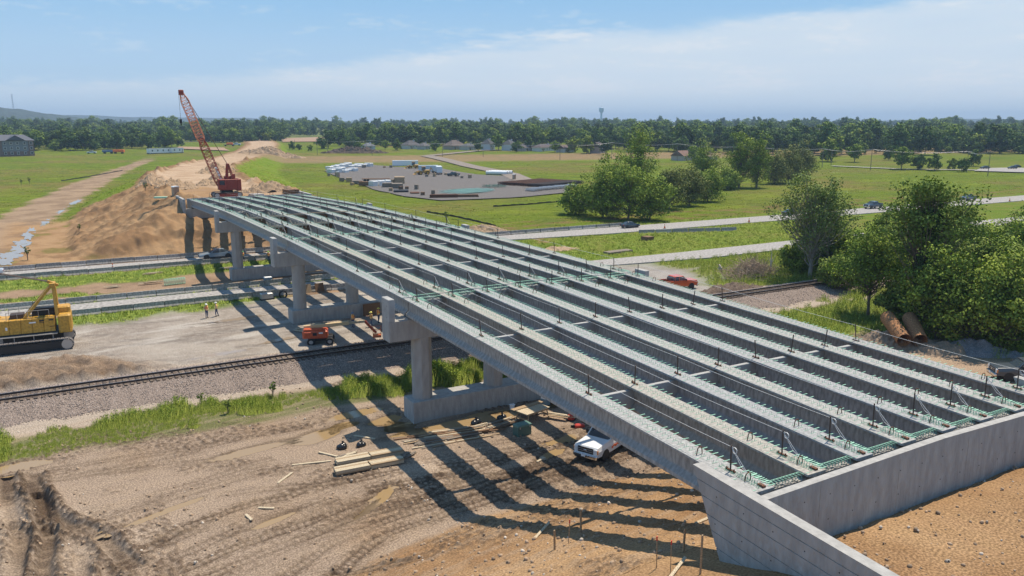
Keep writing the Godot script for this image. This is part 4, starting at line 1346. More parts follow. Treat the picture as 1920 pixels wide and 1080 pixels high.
	# clump in the field beyond the road
	var clump := [[Vector3(94.58, 0.00, -150.74), 6.5, 3.6, "low tree at the left end of the field clump"], [Vector3(95.70, 0.00, -141.78), 10.5, 4.8, "dense round tree at the front of the field clump"], [Vector3(98.45, 0.00, -134.98), 12.5, 5.0, "big bright tree in the middle of the field clump"], [Vector3(102.98, 0.00, -132.39), 9.0, 4.0, "dark tree at the front corner of the field clump nearest the road"], [Vector3(123.76, 0.00, -149.31), 9.5, 4.6, "spreading grey green tree right of the field clump's middle"], [Vector3(134.47, 0.00, -153.28), 9.0, 4.6, "pale feathery tree in the right part of the field clump"], [Vector3(147.99, 0.00, -160.31), 8.5, 4.2, "last tree at the right end of the field clump"], [Vector3(135.90, 0.00, -179.39), 18.0, 5.2, "tallest pale tree behind the field clump"], [Vector3(187.78, 0.00, -204.98), 13.0, 5.0, "slim tree behind the right end of the field clump"], [Vector3(112.09, 0.00, -159.26), 12.0, 4.2, "tree half hidden at the back of the field clump"], [Vector3(195.61, 0.00, -194.64), 17.0, 4.6, "taller of the two upright trees in the middle field"], [Vector3(201.22, 0.00, -191.44), 16.0, 4.2, "second upright tree beside the tallest one in the middle field"], [Vector3(221.41, 0.00, -201.31), 10.5, 5.0, "feathery willow next to the upright trees"], [Vector3(230.64, 0.00, -202.65), 11.5, 5.0, "middle willow of the feathery group in the field"], [Vector3(247.93, 0.00, -210.40), 12.0, 4.8, "outermost willow of the feathery group in the field"], [Vector3(185.19, 0.00, -189.45), 6.0, 3.6, "low shrubby tree at the foot of the upright trees"]]
	for i in clump.size():
		var q: Array = clump[i]
		var olive := i in [4, 5, 12, 13, 14]
		tree("field_tree", q[3], q[0], T.call(60 + i, q[1] * 1.32, q[2] * 1.55, -0.05, 130, 62, 0.25, G_MID if not olive else Color(0.13, 0.155, 0.055), Color(0.28, 0.34, 0.055) if not olive else Color(0.215, 0.23, 0.075), 0.1), 1.0, i * 0.7, "trees standing in the fields")

func far_variants() -> Array:
	var out := []
	for i in 7:
		var H: float = [14.0, 13.0, 15.0, 12.0, 14.0, 11.0, 13.0][i]
		var a: Color = [G_DARK, G_DARK, G_MID, G_DARK, G_MID, G_LITE, G_DARK][i]
		var b: Color = [G_MID, Color(0.065, 0.105, 0.035), G_LITE, G_MID, Color(0.09, 0.13, 0.05), Color(0.19, 0.22, 0.04), Color(0.075, 0.105, 0.03)][i]
		out.append(tree_meshes(200 + i, H, [6.6, 6.0, 6.8, 6.8, 5.6, 5.0, 7.2][i], 0.04, 56, 26, 0.62, a, b))
	return out

func make_far_trees() -> void:
	leaf_mat()
	var vs := far_variants()
	# single trees and rows the eye can pick out: [pixel-measured foot, height, variant, label]
	var named := [[Vector3(170.9, 3.89, -613.7), 17.0, 1, "big dark tree standing alone behind the dirt road"], [Vector3(163.2, 3.77, -606.9), 12.0, 3, "dark tree beside the big lone one"], [Vector3(138.1, 3.55, -598.9), 7.0, 0, "small round tree between the red crane and the big dark tree"], [Vector3(142.5, 3.54, -596.9), 6.0, 3, "small dark round tree right of its twin in the field"], [Vector3(145.8, 3.25, -577.0), 6.5, 5, "orange green small tree by the far track"], [Vector3(201.2, 3.40, -568.5), 8.0, 2, "light green yard tree left of the first house"], [Vector3(274.0, 3.19, -520.0), 13.0, 2, "yard tree in front of the grey roofed house"], [Vector3(289.2, 3.05, -502.0), 12.0, 4, "yard tree between two white houses"], [Vector3(304.8, 2.69, -465.9), 15.0, 5, "yellow green poplar in front of the houses"], [Vector3(305.4, 2.46, -448.7), 17.0, 5, "bright rounded tree in front of the houses"], [Vector3(308.4, 2.25, -430.7), 13.0, 1, "grey green tree at the end of the row of houses"], [Vector3(370.9, 1.39, -298.1), 18.0, 5, "large yellow green tree beside the utility pole"], [Vector3(379.0, 1.38, -286.2), 11.0, 2, "small round tree right of the large yellow green one"], [Vector3(345.6, 0.60, -233.2), 12.0, 2, "front tree of the hedge by the power line"], [Vector3(352.0, 0.63, -228.9), 10.0, 3, "second tree of the hedge by the power line"], [Vector3(351.6, 0.57, -219.6), 9.0, 0, "third tree of the hedge by the power line"], [Vector3(365.6, 0.71, -219.5), 8.0, 5, "small pale tree at the end of the hedge"], [Vector3(355.1, 0.54, -208.1), 8.5, 3, "dark shrub tree beside the small pole"], [Vector3(397.0, 1.12, -227.5), 9.0, 0, "shrub tree left of the parking lot"], [Vector3(411.8, 1.81, -288.0), 9.0, 4, "young tree at the back of the hedge"], [Vector3(206.4, 3.25, -556.4), 9.0, 0, "shade tree left of the grey roofed house"], [Vector3(228.0, 3.08, -535.9), 10.0, 3, "shade tree between the garage and the brown brick house"], [Vector3(253.2, 2.93, -513.3), 9.0, 1, "shade tree before the tall pale house"], [Vector3(273.7, 2.80, -492.9), 10.0, 3, "dark shade tree before the brown roofed house"], [Vector3(293.9, 2.68, -472.4), 9.0, 2, "shade tree in front of the long bungalow"], [Vector3(303.2, 1.07, -337.3), 10.0, 2, "shade tree between the reddish roofed houses"], [Vector3(177.6, 3.17, -561.7), 9.0, 3, "dark tree beside the bluish shed house"], [Vector3(176.9, 3.45, -580.5), 11.0, 1, "tall dark tree near the bluish shed house"]]
	for q in named:
		tree("far_tree", q[3], q[0] - Vector3(0, 0.3, 0), vs[q[2]], q[1] / 13.5, float(hash(q[3]) % 628) / 100.0, "trees round the far fields")
	var spots := []
	var r := RandomNumberGenerator.new()
	r.seed = 911
	# woods: bands measured on the ground, [foot of the front edge at three places], depth behind it
	var bands := [
		[[Vector3(-65.4, 4.09, -655.5), Vector3(-3.4, 3.87, -640.6), Vector3(65.2, 4.35, -672.5)], 150.0, 130, 13.0], [[Vector3(93.8, 5.19, -854.3), Vector3(123.7, 5.02, -793.1), Vector3(183.5, 5.09, -808.7)], 90.0, 70, 13.0],
		[[Vector3(186.2, 4.15, -628.7), Vector3(308.6, 4.57, -617.3), Vector3(370.1, 3.78, -504.1)], 330.0, 300, 15.0], [[Vector3(339.1, 2.97, -462.6), Vector3(406.8, 2.37, -349.3), Vector3(551.2, 3.61, -271.3)], 380.0, 370, 16.0],
		[[Vector3(479.3, 3.27, -346.8), Vector3(516.7, 3.43, -308.4), Vector3(544.5, 3.50, -267.8)], 50.0, 60, 9.0],
		[[Vector3(-86.3, 6.40, -1011.5), Vector3(66.5, 6.84, -1047.9), Vector3(307.2, 6.87, -1002.1)], 320.0, 260, 15.0]]
	for bnd in bands:
		var f: Array = bnd[0]
		for i in bnd[2]:
			var t := r.randf()
			var p: Vector3 = f[0].lerp(f[1], t * 2.0) if t < 0.5 else f[1].lerp(f[2], t * 2.0 - 1.0)
			var away := Vector3(p.x + 23.05, 0, p.z - 20.33).normalized()
			p += away * bnd[1] * pow(r.randf(), 1.25) + Vector3(r.randf_range(-6, 6), 0, r.randf_range(-6, 6))
			spots.append([p, bnd[3] * (r.randf_range(0.5, 1.05) if r.randf() < 0.7 else r.randf_range(1.0, 1.4))])
	# the nearest of them stand as single trees, the rest read as one wood
	var keyed := []
	for q in spots:
		keyed.append([Vector2(q[0].x + 23.05, q[0].z - 20.33).length() / q[1], q])
	keyed.sort_custom(func(a, b): return a[0] < b[0])
	var hues := ["dark green", "bluish green", "mid green", "deep green", "grey green", "yellow green", "blackish green"]
	var xf := {}
	for i in 7: xf[i] = []
	var count := 0
	for k in keyed.size():
		var q: Array = keyed[k][1]
		var p: Vector3 = q[0]
		p.y = far_rise(p.x, -p.z) - 0.3
		var vi: int = [0, 1, 2, 3, 4, 6, 0, 1, 3, 2, 6, 4, 5][r.randi() % 13]
		var sc: float = q[1] / 13.5
		if count < 240:
			tree("wood_tree", "%s tree %s" % [hues[vi], where_words(p)], p, vs[vi], sc, r.randf() * TAU, "trees at the edge of the woods")
			count += 1
		else:
			xf[vi].append(Transform3D(Basis(Vector3.UP, r.randf() * TAU).scaled(Vector3(sc, sc * r.randf_range(0.85, 1.15), sc)), p))
	# woods farther off, to the skyline
	for i in 5200:
		var az := deg_to_rad(29.74 + r.randf_range(-40.0, 38.0))
		var d := 950.0 + 2700.0 * pow(r.randf(), 1.5)
		var p := Vector3(-23.05 + sin(az) * d, 0, 20.33 - cos(az) * d)
		if n1.get_noise_2d(p.x * 0.25, p.z * 0.25) < -0.12 + 0.1 * smoothstep(1800.0, 1000.0, d): continue
		p.y = far_rise(p.x, -p.z) - 0.4
		var sc := r.randf_range(0.7, 1.2) if r.randf() < 0.75 else r.randf_range(1.2, 1.8)
		xf[[0, 1, 3, 4, 6, 2][r.randi() % 6]].append(Transform3D(Basis(Vector3.UP, r.randf() * TAU).scaled(Vector3(sc, sc * r.randf_range(0.8, 1.1), sc)), p))
	for i in 7:
		if xf[i].size() > 0:
			multi("woodland", vs[i][1], xf[i], mats.leaf, "%s distant woodland reaching to the skyline" % hues[i], "woods")

var said := {}
func where_words(p: Vector3) -> String:
	# tells apart the trees of one wood by what they stand near and by their rank in the row
	var az := rad_to_deg(atan2(p.x + 23.05, 20.33 - p.z)) - 29.74
	var spot := "behind the apartment building"
	for q in [[-27.0, "behind the apartment building"], [-20.0, "behind the white office trailer"], [-14.0, "behind the red crane"], [-9.0, "beyond the tilled field"], [-2.5, "behind the houses by the storage yard"], [3.5, "behind the white houses"], [9.0, "behind the field clump"], [17.0, "behind the upright field trees"], [25.0, "behind the power line"], [90.0, "behind the parking lot"]]:
		if az < q[0]:
			spot = q[1]
			break
	var k: int = said.get(spot, 0)
	said[spot] = k + 1
	var tens := ["", "twenty-", "thirty-", "forty-", "fifty-", "sixty-", "seventy-", "eighty-", "ninety-"]
	var rank: String = ORD[k] if k < 20 else "%s%s" % [tens[mini(k / 10 - 1, 8)], ORD[k % 10 - 1] if k % 10 > 0 else "odd"]
	return "%s, %s nearest" % [spot, rank]

func make_grass() -> void:
	leaf_mat()
	var gm := mat("grass_blade", Color(1, 1, 1), 0.85)
	gm.vertex_color_use_as_albedo = true
	gm.cull_mode = BaseMaterial3D.CULL_DISABLED
	gm.metallic_specular = 0.15
	gm.backlight_enabled = true
	gm.backlight = Color(0.30, 0.38, 0.10)
	var r := RandomNumberGenerator.new()
	r.seed = 5150
	var tuft := func(blades: int, tall: float, spread: float, wide: float, a: Color, b: Color) -> Mesh:
		var m := MB.new()
		for i in blades:
			var t := r.randf() * TAU
			var d := Vector3(cos(t), 0, sin(t))
			var p := d * spread * sqrt(r.randf())
			var h := tall * r.randf_range(0.5, 1.1)
			var tip := p + Vector3(0, h, 0) + rdir(r) * h * 0.4
			var x := d.cross(Vector3.UP) * wide
			var k := r.randf_range(0.75, 1.25)
			var c := a.lerp(b, r.randf())
			m.col = Color(c.r * k, c.g * k, c.b * k)
			var nn := (Vector3.UP + d * 0.5 + rdir(r) * 0.3).normalized()
			m.v.append_array([p - x, p + x, tip]); m.n.append_array([nn, nn, nn]); m.c.append_array([m.col, m.col, m.col])
		return m.mesh()
	# knee-high grass wherever the ground is green
	var lush := [tuft.call(30, 0.30, 0.5, 0.028, Color(0.21, 0.29, 0.05), Color(0.32, 0.37, 0.09)), tuft.call(30, 0.36, 0.5, 0.03, Color(0.17, 0.25, 0.05), Color(0.29, 0.33, 0.08))]
	var xs := [[], []]
	for z in [[-40, 24, 78, 128.4, 9000], [24, 130, 60, 128, 16000], [24, 60, 30, 50, 3000]]:
		for i in z[4]:
			var u := r.randf_range(z[0], z[1])
			var s := r.randf_range(z[2], z[3])
			ground(u, s)
			if gg < r.randf_range(0.3, 0.9) or on_road(u, s): continue
			var sc := r.randf_range(0.6, 1.3)
			xs[r.randi() % 2].append(Transform3D(Basis(Vector3.UP, r.randf() * TAU).scaled(Vector3(sc, sc * r.randf_range(0.7, 1.3), sc)), V(u, gh - 0.03, s)))
	for k in 2:
		multi("grass", lush[k], xs[k], gm, ["long green grass along the roads and in the median", "coarser darker grass tufts along the roads and in the median"][k], "grass")
	# meadow tufts in the big fields
	var meadow := [tuft.call(22, 0.20, 1.5, 0.05, Color(0.23, 0.29, 0.045), Color(0.36, 0.31, 0.11)), tuft.call(22, 0.24, 1.4, 0.05, Color(0.18, 0.25, 0.04), Color(0.30, 0.32, 0.06))]
	xs = [[], []]
	for i in 34000:
		var d := 150.0 + 330.0 * pow(r.randf(), 1.3)
		var az := deg_to_rad(29.74 + r.randf_range(-36.0, 36.0))
		var u := -23.05 + sin(az) * d
		var s := -20.33 + cos(az) * d
		if s < 128.0 or (u > 76 and u < 172 and s > 200 and s < 360 and in_yard(u, s)): continue
		ground(u, s)
		if gg < r.randf(): continue
		var sc := r.randf_range(0.6, 1.4)
		xs[r.randi() % 2].append(Transform3D(Basis(Vector3.UP, r.randf() * TAU).scaled(Vector3(sc, sc * r.randf_range(0.6, 1.2), sc)), V(u, gh - 0.05, s)))
	for k in 2:
		multi("meadow_grass", meadow[k], xs[k], gm, ["yellowish meadow grass across the wide fields", "darker rough meadow grass across the wide fields"][k], "grass")
	# the tall weeds between the mud and the railway
	var weed := MB.new()
	for i in 46:
		var t := r.randf() * TAU
		var y := r.randf_range(0.15, 1.0)
		var p := Vector3(cos(t), 0, sin(t)) * 0.38 * sqrt(r.randf()) * (1.2 - 0.5 * y) + Vector3(0, y, 0)
		var k := r.randf_range(0.65, 1.3)
		var c := Color(0.11, 0.18, 0.028).lerp(Color(0.25, 0.31, 0.05), r.randf())
		leaf(weed, p, (rdir(r) + Vector3.UP * 0.3).normalized(), r.randf_range(0.035, 0.085), r, Vector3.UP * 0.3, Color(c.r * k, c.g * k, c.b * k))
	for i in 46:
		var t := r.randf() * TAU
		var d := Vector3(cos(t), 0, sin(t))
		var p := d * 0.42 * sqrt(r.randf())
		var h := r.randf_range(0.35, 1.1)
		var x := d.cross(Vector3.UP) * 0.018
		var tip := p + Vector3(0, h, 0) + rdir(r) * h * 0.3
		var k := r.randf_range(0.7, 1.3)
		var nn := (Vector3.UP + d * 0.6).normalized()
		var c := Color(0.12, 0.19, 0.03).lerp(Color(0.30, 0.33, 0.07), r.randf())
		weed.v.append_array([p - x, p + x, tip]); weed.n.append_array([nn, nn, nn])
		for e in 3: weed.c.append(Color(c.r * k, c.g * k, c.b * k))
	var wm := weed.mesh()
	var xw := []
	var xl := []
	for i in 8500:
		var u := r.randf_range(-33.0, 26.0)
		var s := r.randf_range(41.0, 47.6)
		ground(u, s)
		var mid_ := lin_at([[-33.0, 44.4], [-20.0, 44.9], [-11.0, 46.2], [-4.0, 45.0], [4.0, 44.2], [26.0, 43.6]], u)
		var half := lin_at([[-33.0, 1.9], [-20.0, 2.3], [-10.5, 2.8], [-7.0, 2.2], [4.0, 2.8], [26.0, 2.8]], u) + n2.get_noise_2d(u * 2.0, 7.0) * 1.3
		var dens := 1.0 - smoothstep(0.55, 1.15, absf(s - mid_) / maxf(0.4, half) + n2.get_noise_2d(u * 2.4 + 40.0, s * 2.4) * 1.1)
		if dens < r.randf_range(0.1, 0.8): continue
		var tall := lerpf(0.3, 1.3, clampf(n2.get_noise_2d(u * 1.6, s * 1.6 + 33.0) * 1.5 + 0.42 + u * 0.014, 0.0, 1.0)) * r.randf_range(0.5, 1.25) * (0.55 + 0.45 * dens)
		if r.randf() < 0.02: tall *= 1.5
		xw.append(Transform3D(Basis(Vector3.UP, r.randf() * TAU).scaled(Vector3(tall * 0.9, tall, tall * 0.9)), V(u, floor_at(u, s) - 0.03, s)))
	for i in 2600:
		var u := r.randf_range(24.0, 80.0)
		var s := r.randf_range(8.0, 50.0)
		ground(u, s)
		if gg < r.randf_range(0.3, 0.9): continue
		var tall := r.randf_range(0.5, 1.3)
		xl.append(Transform3D(Basis(Vector3.UP, r.randf() * TAU).scaled(Vector3(tall, tall, tall)), V(u, gh - 0.03, s)))
	for i in 1500:
		var u := r.randf_range(60.0, 100.0)
		var s := r.randf_range(58.0, 82.0)
		ground(u, s)
		if gg < r.randf_range(0.3, 0.9) or on_road(u, s): continue
		var tall := r.randf_range(0.4, 1.2)
		xl.append(Transform3D(Basis(Vector3.UP, r.randf() * TAU).scaled(Vector3(tall, tall, tall)), V(u, gh - 0.03, s)))
	multi("weeds", wm, xw, mats.leaf, "belt of tall green weeds between the muddy site and the railway", "weeds")
	multi("weeds", wm, xl, mats.leaf, "weeds and scrub round the trackside thicket", "weeds")
	# saplings that stand above the belt
	var sap := tree_meshes(501, 1.9, 0.5, 0.3, 16, 14, 0.09, Color(0.09, 0.14, 0.03), Color(0.15, 0.20, 0.04), 0.6)
	for q in [[Vector3(-8.43, 0.00, -46.61), 0.85, "spindly sapling above the weeds by the ballast"], [Vector3(-14.08, 0.00, -47.55), 0.7, "small leafy sapling at the edge of the weed belt"], [Vector3(-12.52, 0.00, -44.49), 0.75, "dark leafy sapling in the middle of the weed belt"], [Vector3(30.51, 0.00, -82.63), 1.3, "young shrub beside the near road past the bridge"], [Vector3(-30.66, 0.00, -345.32), 1.6, "dark bush standing alone in the left field"], [Vector3(-33.40, 0.00, -340.51), 1.3, "smaller bush beside the lone dark bush in the field"], [Vector3(-19.33, 0.00, -162.13), 1.0, "weed tuft on the dirt slope"], [Vector3(-28.03, 0.00, -138.89), 1.4, "little conifer shaped weed beside the haul road"], [Vector3(-4.24, 0.00, -186.22), 1.3, "green bush high on the bare slope above the road"], [Vector3(57.17, 0.00, -151.14), 1.6, "young bush at the foot of the slope behind the bridge"], [Vector3(96.11, 0.00, -80.21), 1.8, "young bush at the verge below the cottonwood"]]:
		var o := tree("sapling", q[2], V(q[0].x, floor_at(q[0].x, -q[0].z) - 0.05, -q[0].z), sap, q[1], q[1] * 5.0, "saplings and bushes")

func on_road(u: float, s: float) -> bool:
	var a := lin_at([[-400, 93.0], [10, 92.8], [24, 92.3], [52, 87.4], [75, 85.7], [420, 86.5]], u)
	var b := lin_at([[-400, 124.0], [10, 123.3], [55, 121.6], [78, 120.2], [260, 119.0]], u)
	return absf(s - a) < (3.4 if u < 30.0 else 4.4) or absf(s - b) < (3.6 if u < 30.0 else 5.0) or (s > 49.0 and s < 60.0)

# ---- the storage yard and the far setting ----------------------------------
const YARD := [Vector3(93.17, 0.00, -368.40), Vector3(83.47, 0.00, -311.89), Vector3(75.77, 0.00, -251.96), Vector3(74.37, 0.00, -218.83), Vector3(79.40, 0.00, -201.46), Vector3(102.09, 0.00, -198.71), Vector3(128.54, 0.00, -206.38), Vector3(144.55, 0.00, -229.67), Vector3(150.72, 0.00, -265.94), Vector3(153.13, 0.00, -288.05), Vector3(145.70, 0.00, -309.58), Vector3(151.37, 0.00, -356.60), Vector3(138.58, 0.00, -375.39), Vector3(128.93, 0.00, -405.61), Vector3(114.42, 0.00, -407.50)]

func in_yard(u: float, s: float) -> bool:
	var poly := PackedVector2Array()
	for p in YARD: poly.append(Vector2(p.x, -p.z))
	return Geometry2D.is_point_in_polygon(Vector2(u, s), poly)

func sheet(pts: Array, lift: float) -> MB:
	# a flat irregular sheet laid on the ground, split finely enough to follow it
	var mb := MB.new()
	var poly := PackedVector2Array()
	for i in pts.size():
		var a: Vector3 = pts[i]
		var b: Vector3 = pts[(i + 1) % pts.size()]
		for k in 4:
			var p := a.lerp(b, k / 4.0)
			poly.append(Vector2(p.x + 1.6 * n2.get_noise_2d(p.x * 0.6, p.z * 0.6), p.z + 1.6 * n2.get_noise_2d(p.z * 0.6, p.x * 0.6)))
	var ix := Geometry2D.triangulate_polygon(poly)
	for i in range(0, ix.size(), 3):
		var q := []
		for e in 3:
			q.append(Vector3(poly[ix[i + e]].x, far_rise(poly[ix[i + e]].x, -poly[ix[i + e]].y) + lift, poly[ix[i + e]].y))
		mb.tri(q[0], q[1], q[2], Vector3.UP)
	return mb

func strip(pts: Array, w: float, lift: float) -> MB:
	var mb := MB.new()
	var prev := []
	for i in pts.size():
		var d: Vector3 = (pts[mini(i + 1, pts.size() - 1)] - pts[maxi(i - 1, 0)]).normalized()
		var x := d.cross(Vector3.UP) * w * 0.5
		var c: Vector3 = pts[i] + Vector3(0, lift, 0)
		if prev.size() > 0:
			mb.quad(prev[0], prev[1], c + x, c - x, Vector3.UP)
		prev = [c - x, c + x]
	return mb

func make_yard() -> void:
	setting("gravel_yard", sheet(YARD, 0.30), mats.gravel)
	var lane := tmat("lane", Color(0.40, 0.33, 0.27), 0.95, texs["grav"], 0.1)
	setting("gravel_lane", strip([Vector3(143.1, 0.00, -259.5), Vector3(161.1, 0.04, -304.6), Vector3(166.7, 0.18, -333.2), Vector3(173.2, 0.48, -369.6), Vector3(182.5, 0.96, -408.9), Vector3(190.3, 1.52, -448.4), Vector3(194.1, 1.92, -473.8)], 9.0, 0.4), lane)
	setting("dirt_lane", strip([Vector3(194.1, 1.92, -473.8), Vector3(230.5, 2.56, -500.1), Vector3(257.9, 3.06, -519.7), Vector3(287.0, 3.32, -522.4)], 8.0, 0.42), lane)
	setting("far_road", strip([Vector3(25.8, 5.12, -843.9), Vector3(98.5, 5.18, -852.0), Vector3(197.7, 5.07, -801.2), Vector3(295.1, 5.44, -850.6)], 9.0, 0.5), mats.road)
	var tilled := tmat("tilled", Color(0.45, 0.29, 0.18), 0.95, texs["soil"], 0.03)
	setting("tilled_field", sheet([Vector3(178.1, 5.03, -787.3), Vector3(226.0, 5.06, -785.9), Vector3(313.6, 5.43, -841.0), Vector3(347.8, 6.51, -955.8), Vector3(268.7, 6.34, -966.6), Vector3(213.5, 5.95, -940.7)], 0.6), tilled)
	setting("tilled_field", sheet([Vector3(61.3, 3.96, -642.4), Vector3(90.9, 3.30, -593.1), Vector3(97.2, 4.10, -647.5), Vector3(68.5, 4.47, -682.8)], 0.6), tilled)
	setting("parking_lot", sheet([Vector3(360.1, 0.57, -204.7), Vector3(368.8, 0.55, -185.6), Vector3(401.3, 0.95, -194.2), Vector3(396.9, 0.98, -207.1), Vector3(379.7, 0.83, -214.4)], 0.5), mats.road)
	setting("lane_to_houses", strip([Vector3(338.2, 0.78, -268.6), Vector3(345.6, 0.60, -233.2), Vector3(367.7, 0.66, -208.6)], 5.0, 0.4), mats.road)

func stack(called: String, label: String, cat: String, at: Vector3, turn: float, n: Vector3, size: Vector3, m: Material, group := "", piece := "board") -> Node3D:
	# boards laid in a bundle: n.x wide, n.y high, n.z long
	var o := thing(called, label, cat, at, turn, group)
	var me := box_mb(Vector3.ZERO, size * 0.96).mesh()
	for j in int(n.y):
		for i in int(n.x):
			for k in int(n.z):
				var p := part(piece, me, m, o, Vector3((i - (n.x - 1) * 0.5) * size.x, (j + 0.5) * size.y, (k - (n.z - 1) * 0.5) * size.z + rng.randf_range(-0.12, 0.12)))
				p.rotation.y = rng.randf_range(-0.01, 0.01)
	return o

func make_yard_goods() -> void:
	var wrap := tmat("wrap", Color(0.78, 0.80, 0.81), 0.35, ntex("wrapt", 0.05, grey(0.8), Color(1, 1, 1), 0, 4, 256, 8, 0.3), 0.6)
	var base := Vector3(0, 0.3, 0)
	# shrink-wrapped bundles in the yard's far corner
	var bundle := func(label: String, at: Vector3, size: Vector3, turn: float) -> void:
		var m := MB.new()
		m.join(rbox_mb(Vector3(0, size.y * 0.5, 0), size, 0.22), Transform3D())
		for k in 3:
			m.box(Vector3(0, size.y * 0.5, (k - 1) * size.z * 0.3), Vector3(size.x + 0.03, size.y + 0.03, 0.08))
		solo("wrapped_bundle", m, wrap, label, "bundle", at, turn, "white wrapped bundles in the yard")
	var rows := [[Vector3(103.43, 0.00, -383.98), "backmost row"], [Vector3(110.64, 0.00, -391.36), "back row"], [Vector3(118.19, 0.00, -399.09), "back row end"], [Vector3(120.88, 0.00, -391.46), "long row"], [Vector3(94.61, 0.00, -352.71), "front row"], [Vector3(101.28, 0.00, -358.70), "middle row"]]
	for i in rows.size():
		for k in 3:
			bundle.call("white plastic wrapped bundle, %s of three in the %s of the yard corner" % [ORD[k], rows[i][1]], rows[i][0] + base + Vector3(2.8 * k - 2.8, 0, 0.8 * k), Vector3(2.4, 1.4 + 0.5 * ((i + k) % 3), 5.0), 0.2 + 0.1 * k)
	for i in 3:
		bundle.call("white wrapped pallet, %s in line by the stacked crates" % ORD[i], Vector3(80.92, 0.00, -266.03) + base + Vector3(3.0 * i, 0, -1.0 * i), Vector3(2.4, 1.9, 3.0), 0.3)
	# lumber and block stacks on the near side
	var goods := [[Vector3(78.66, 0.00, -296.34), "wood_grey", "grey pallet stack nearest the wrapped bundles", Vector3(2, 4, 1), Vector3(1.0, 0.35, 2.0)], [Vector3(80.31, 0.00, -291.94), "wood", "tan crate stack second along the yard edge", Vector3(2, 4, 1), Vector3(1.0, 0.4, 2.2)], [Vector3(79.85, 0.00, -282.19), "wood_grey", "low block stack in the middle of the yard edge", Vector3(2, 3, 1), Vector3(1.2, 0.35, 3.0)], [Vector3(78.86, 0.00, -270.20), "wood_brown", "brown plank stack beside the wrapped pallets", Vector3(3, 4, 1), Vector3(0.9, 0.35, 4.0)], [Vector3(83.74, 0.00, -258.56), "wood_grey", "dark crate stack right of the wrapped pallets", Vector3(3, 3, 1), Vector3(1.2, 0.5, 4.0)], [Vector3(94.48, 0.00, -273.83), "wood", "tall brown lumber stack in the yard", Vector3(4, 6, 1), Vector3(1.4, 0.42, 4.0)], [Vector3(84.96, 0.00, -252.20), "wood_grey", "grey lumber stack below the tall brown one", Vector3(4, 4, 1), Vector3(1.2, 0.42, 4.0)], [Vector3(80.07, 0.00, -236.54), "black", "flat stack of dark steel plates", Vector3(4, 2, 1), Vector3(1.4, 0.3, 5.0)], [Vector3(81.69, 0.00, -228.31), "rust", "rusty steel offcuts near the yard edge", Vector3(4, 1, 1), Vector3(1.0, 0.4, 3.0)], [Vector3(83.44, 0.00, -209.36), "rust", "long rusty beam stack at the yard's near edge", Vector3(3, 2, 1), Vector3(0.5, 0.5, 9.0)], [Vector3(90.83, 0.00, -207.27), "wood_brown", "short dark beam stack near the green bars", Vector3(2, 2, 1), Vector3(0.5, 0.4, 7.0)], [Vector3(118.16, 0.00, -381.25), "wood_grey", "grey crates behind the wrapped bundles", Vector3(3, 3, 1), Vector3(1.0, 0.6, 2.0)]]
	for q in goods:
		stack("material_stack", q[2], "stack", q[0] + base, 1.2, q[3], q[4], mats[q[1]], "stacks of material in the yard", "piece")
	var clutter := RandomNumberGenerator.new()
	clutter.seed = 64
	var places := ["beside the wrapped bundles", "along the yard's near edge", "by the tall lumber stack", "next to the flatbed trailer", "near the steel plates", "by the rusty offcuts", "in front of the yellow backhoe", "beside the silver trailer", "at the yard's back edge", "near the dark green pickup"]
	var spots := [Vector3(84.44, 0.00, -331.48), Vector3(75.20, 0.00, -272.30), Vector3(85.57, 0.00, -243.69), Vector3(88.59, 0.00, -273.98), Vector3(78.19, 0.00, -240.13), Vector3(81.09, 0.00, -219.42), Vector3(119.44, 0.00, -303.19), Vector3(131.37, 0.00, -308.94), Vector3(127.52, 0.00, -375.90), Vector3(128.21, 0.00, -286.33)]
	for i in spots.size():
		for k in 2:
			var o := thing("pallet_load", "%s %s load on a pallet %s" % [["small", "tall"][k], ["grey", "tan", "brown"][(i + k) % 3], places[i]], "pallet load", spots[i] + base + Vector3(3.0 * k, 0, 1.6 * k - 1.0), clutter.randf() * 3.0, "pallet loads in the yard")
			part("pallet", box_mb(Vector3(0, 0.08, 0), Vector3(1.3, 0.16, 1.3)), mats.wood_grey, o)
			part("load", rbox_mb(Vector3(0, 0.6 + 0.3 * k, 0), Vector3(1.2, 0.9 + 0.6 * k, 1.2), 0.06), [mats.wood_grey, mats.wood, mats.wood_brown][(i + k) % 3], o)
	# epoxy bar field and steel mats
	var bars := thing("green_rebar_bundle", "wide spread of pale green coated bars lying in the yard", "rebar", Vector3(100.32, 0.00, -224.98) + base)
	var gm := mat("epoxy_pale", Color(0.42, 0.60, 0.52), 0.6)
	for k in 16:
		var m := MB.new()
		for j in 7:
			m.box(Vector3(rng.randf_range(-4, 4) + (k - 8) * 0.3, 0.1 + 0.05 * j, 6.0 - k * 0.95 + j * 0.13), Vector3(17.0 - absf(k - 8.0) * 0.9, 0.06, 0.1), Basis(Vector3.UP, rng.randf_range(-0.04, 0.04)))
		tag(part("bar_row", m, gm, bars), "", "", "", "stuff")
	bars.rotation.y = 0.25
	var tang := MB.new()
	for k in 120:
		var p := Vector3(rng.randf_range(-4, 4), rng.randf_range(0.1, 1.0), rng.randf_range(-2, 2))
		tang.bar(p, p + rdir(rng) * Vector3(2.0, 0.4, 2.0), 0.06, 0.06)
	solo("rebar_tangle", tang, mat("epoxy_dark", Color(0.10, 0.22, 0.17), 0.7), "tangled heap of dark green bars on the pale ones", "rebar", Vector3(116.22, 0.00, -237.14) + base)
	var steel := thing("steel_mat_stack", "large flat stack of rusty steel mats with dark edges in the yard corner", "steel stack", Vector3(139.58, 0.00, -241.68) + base)
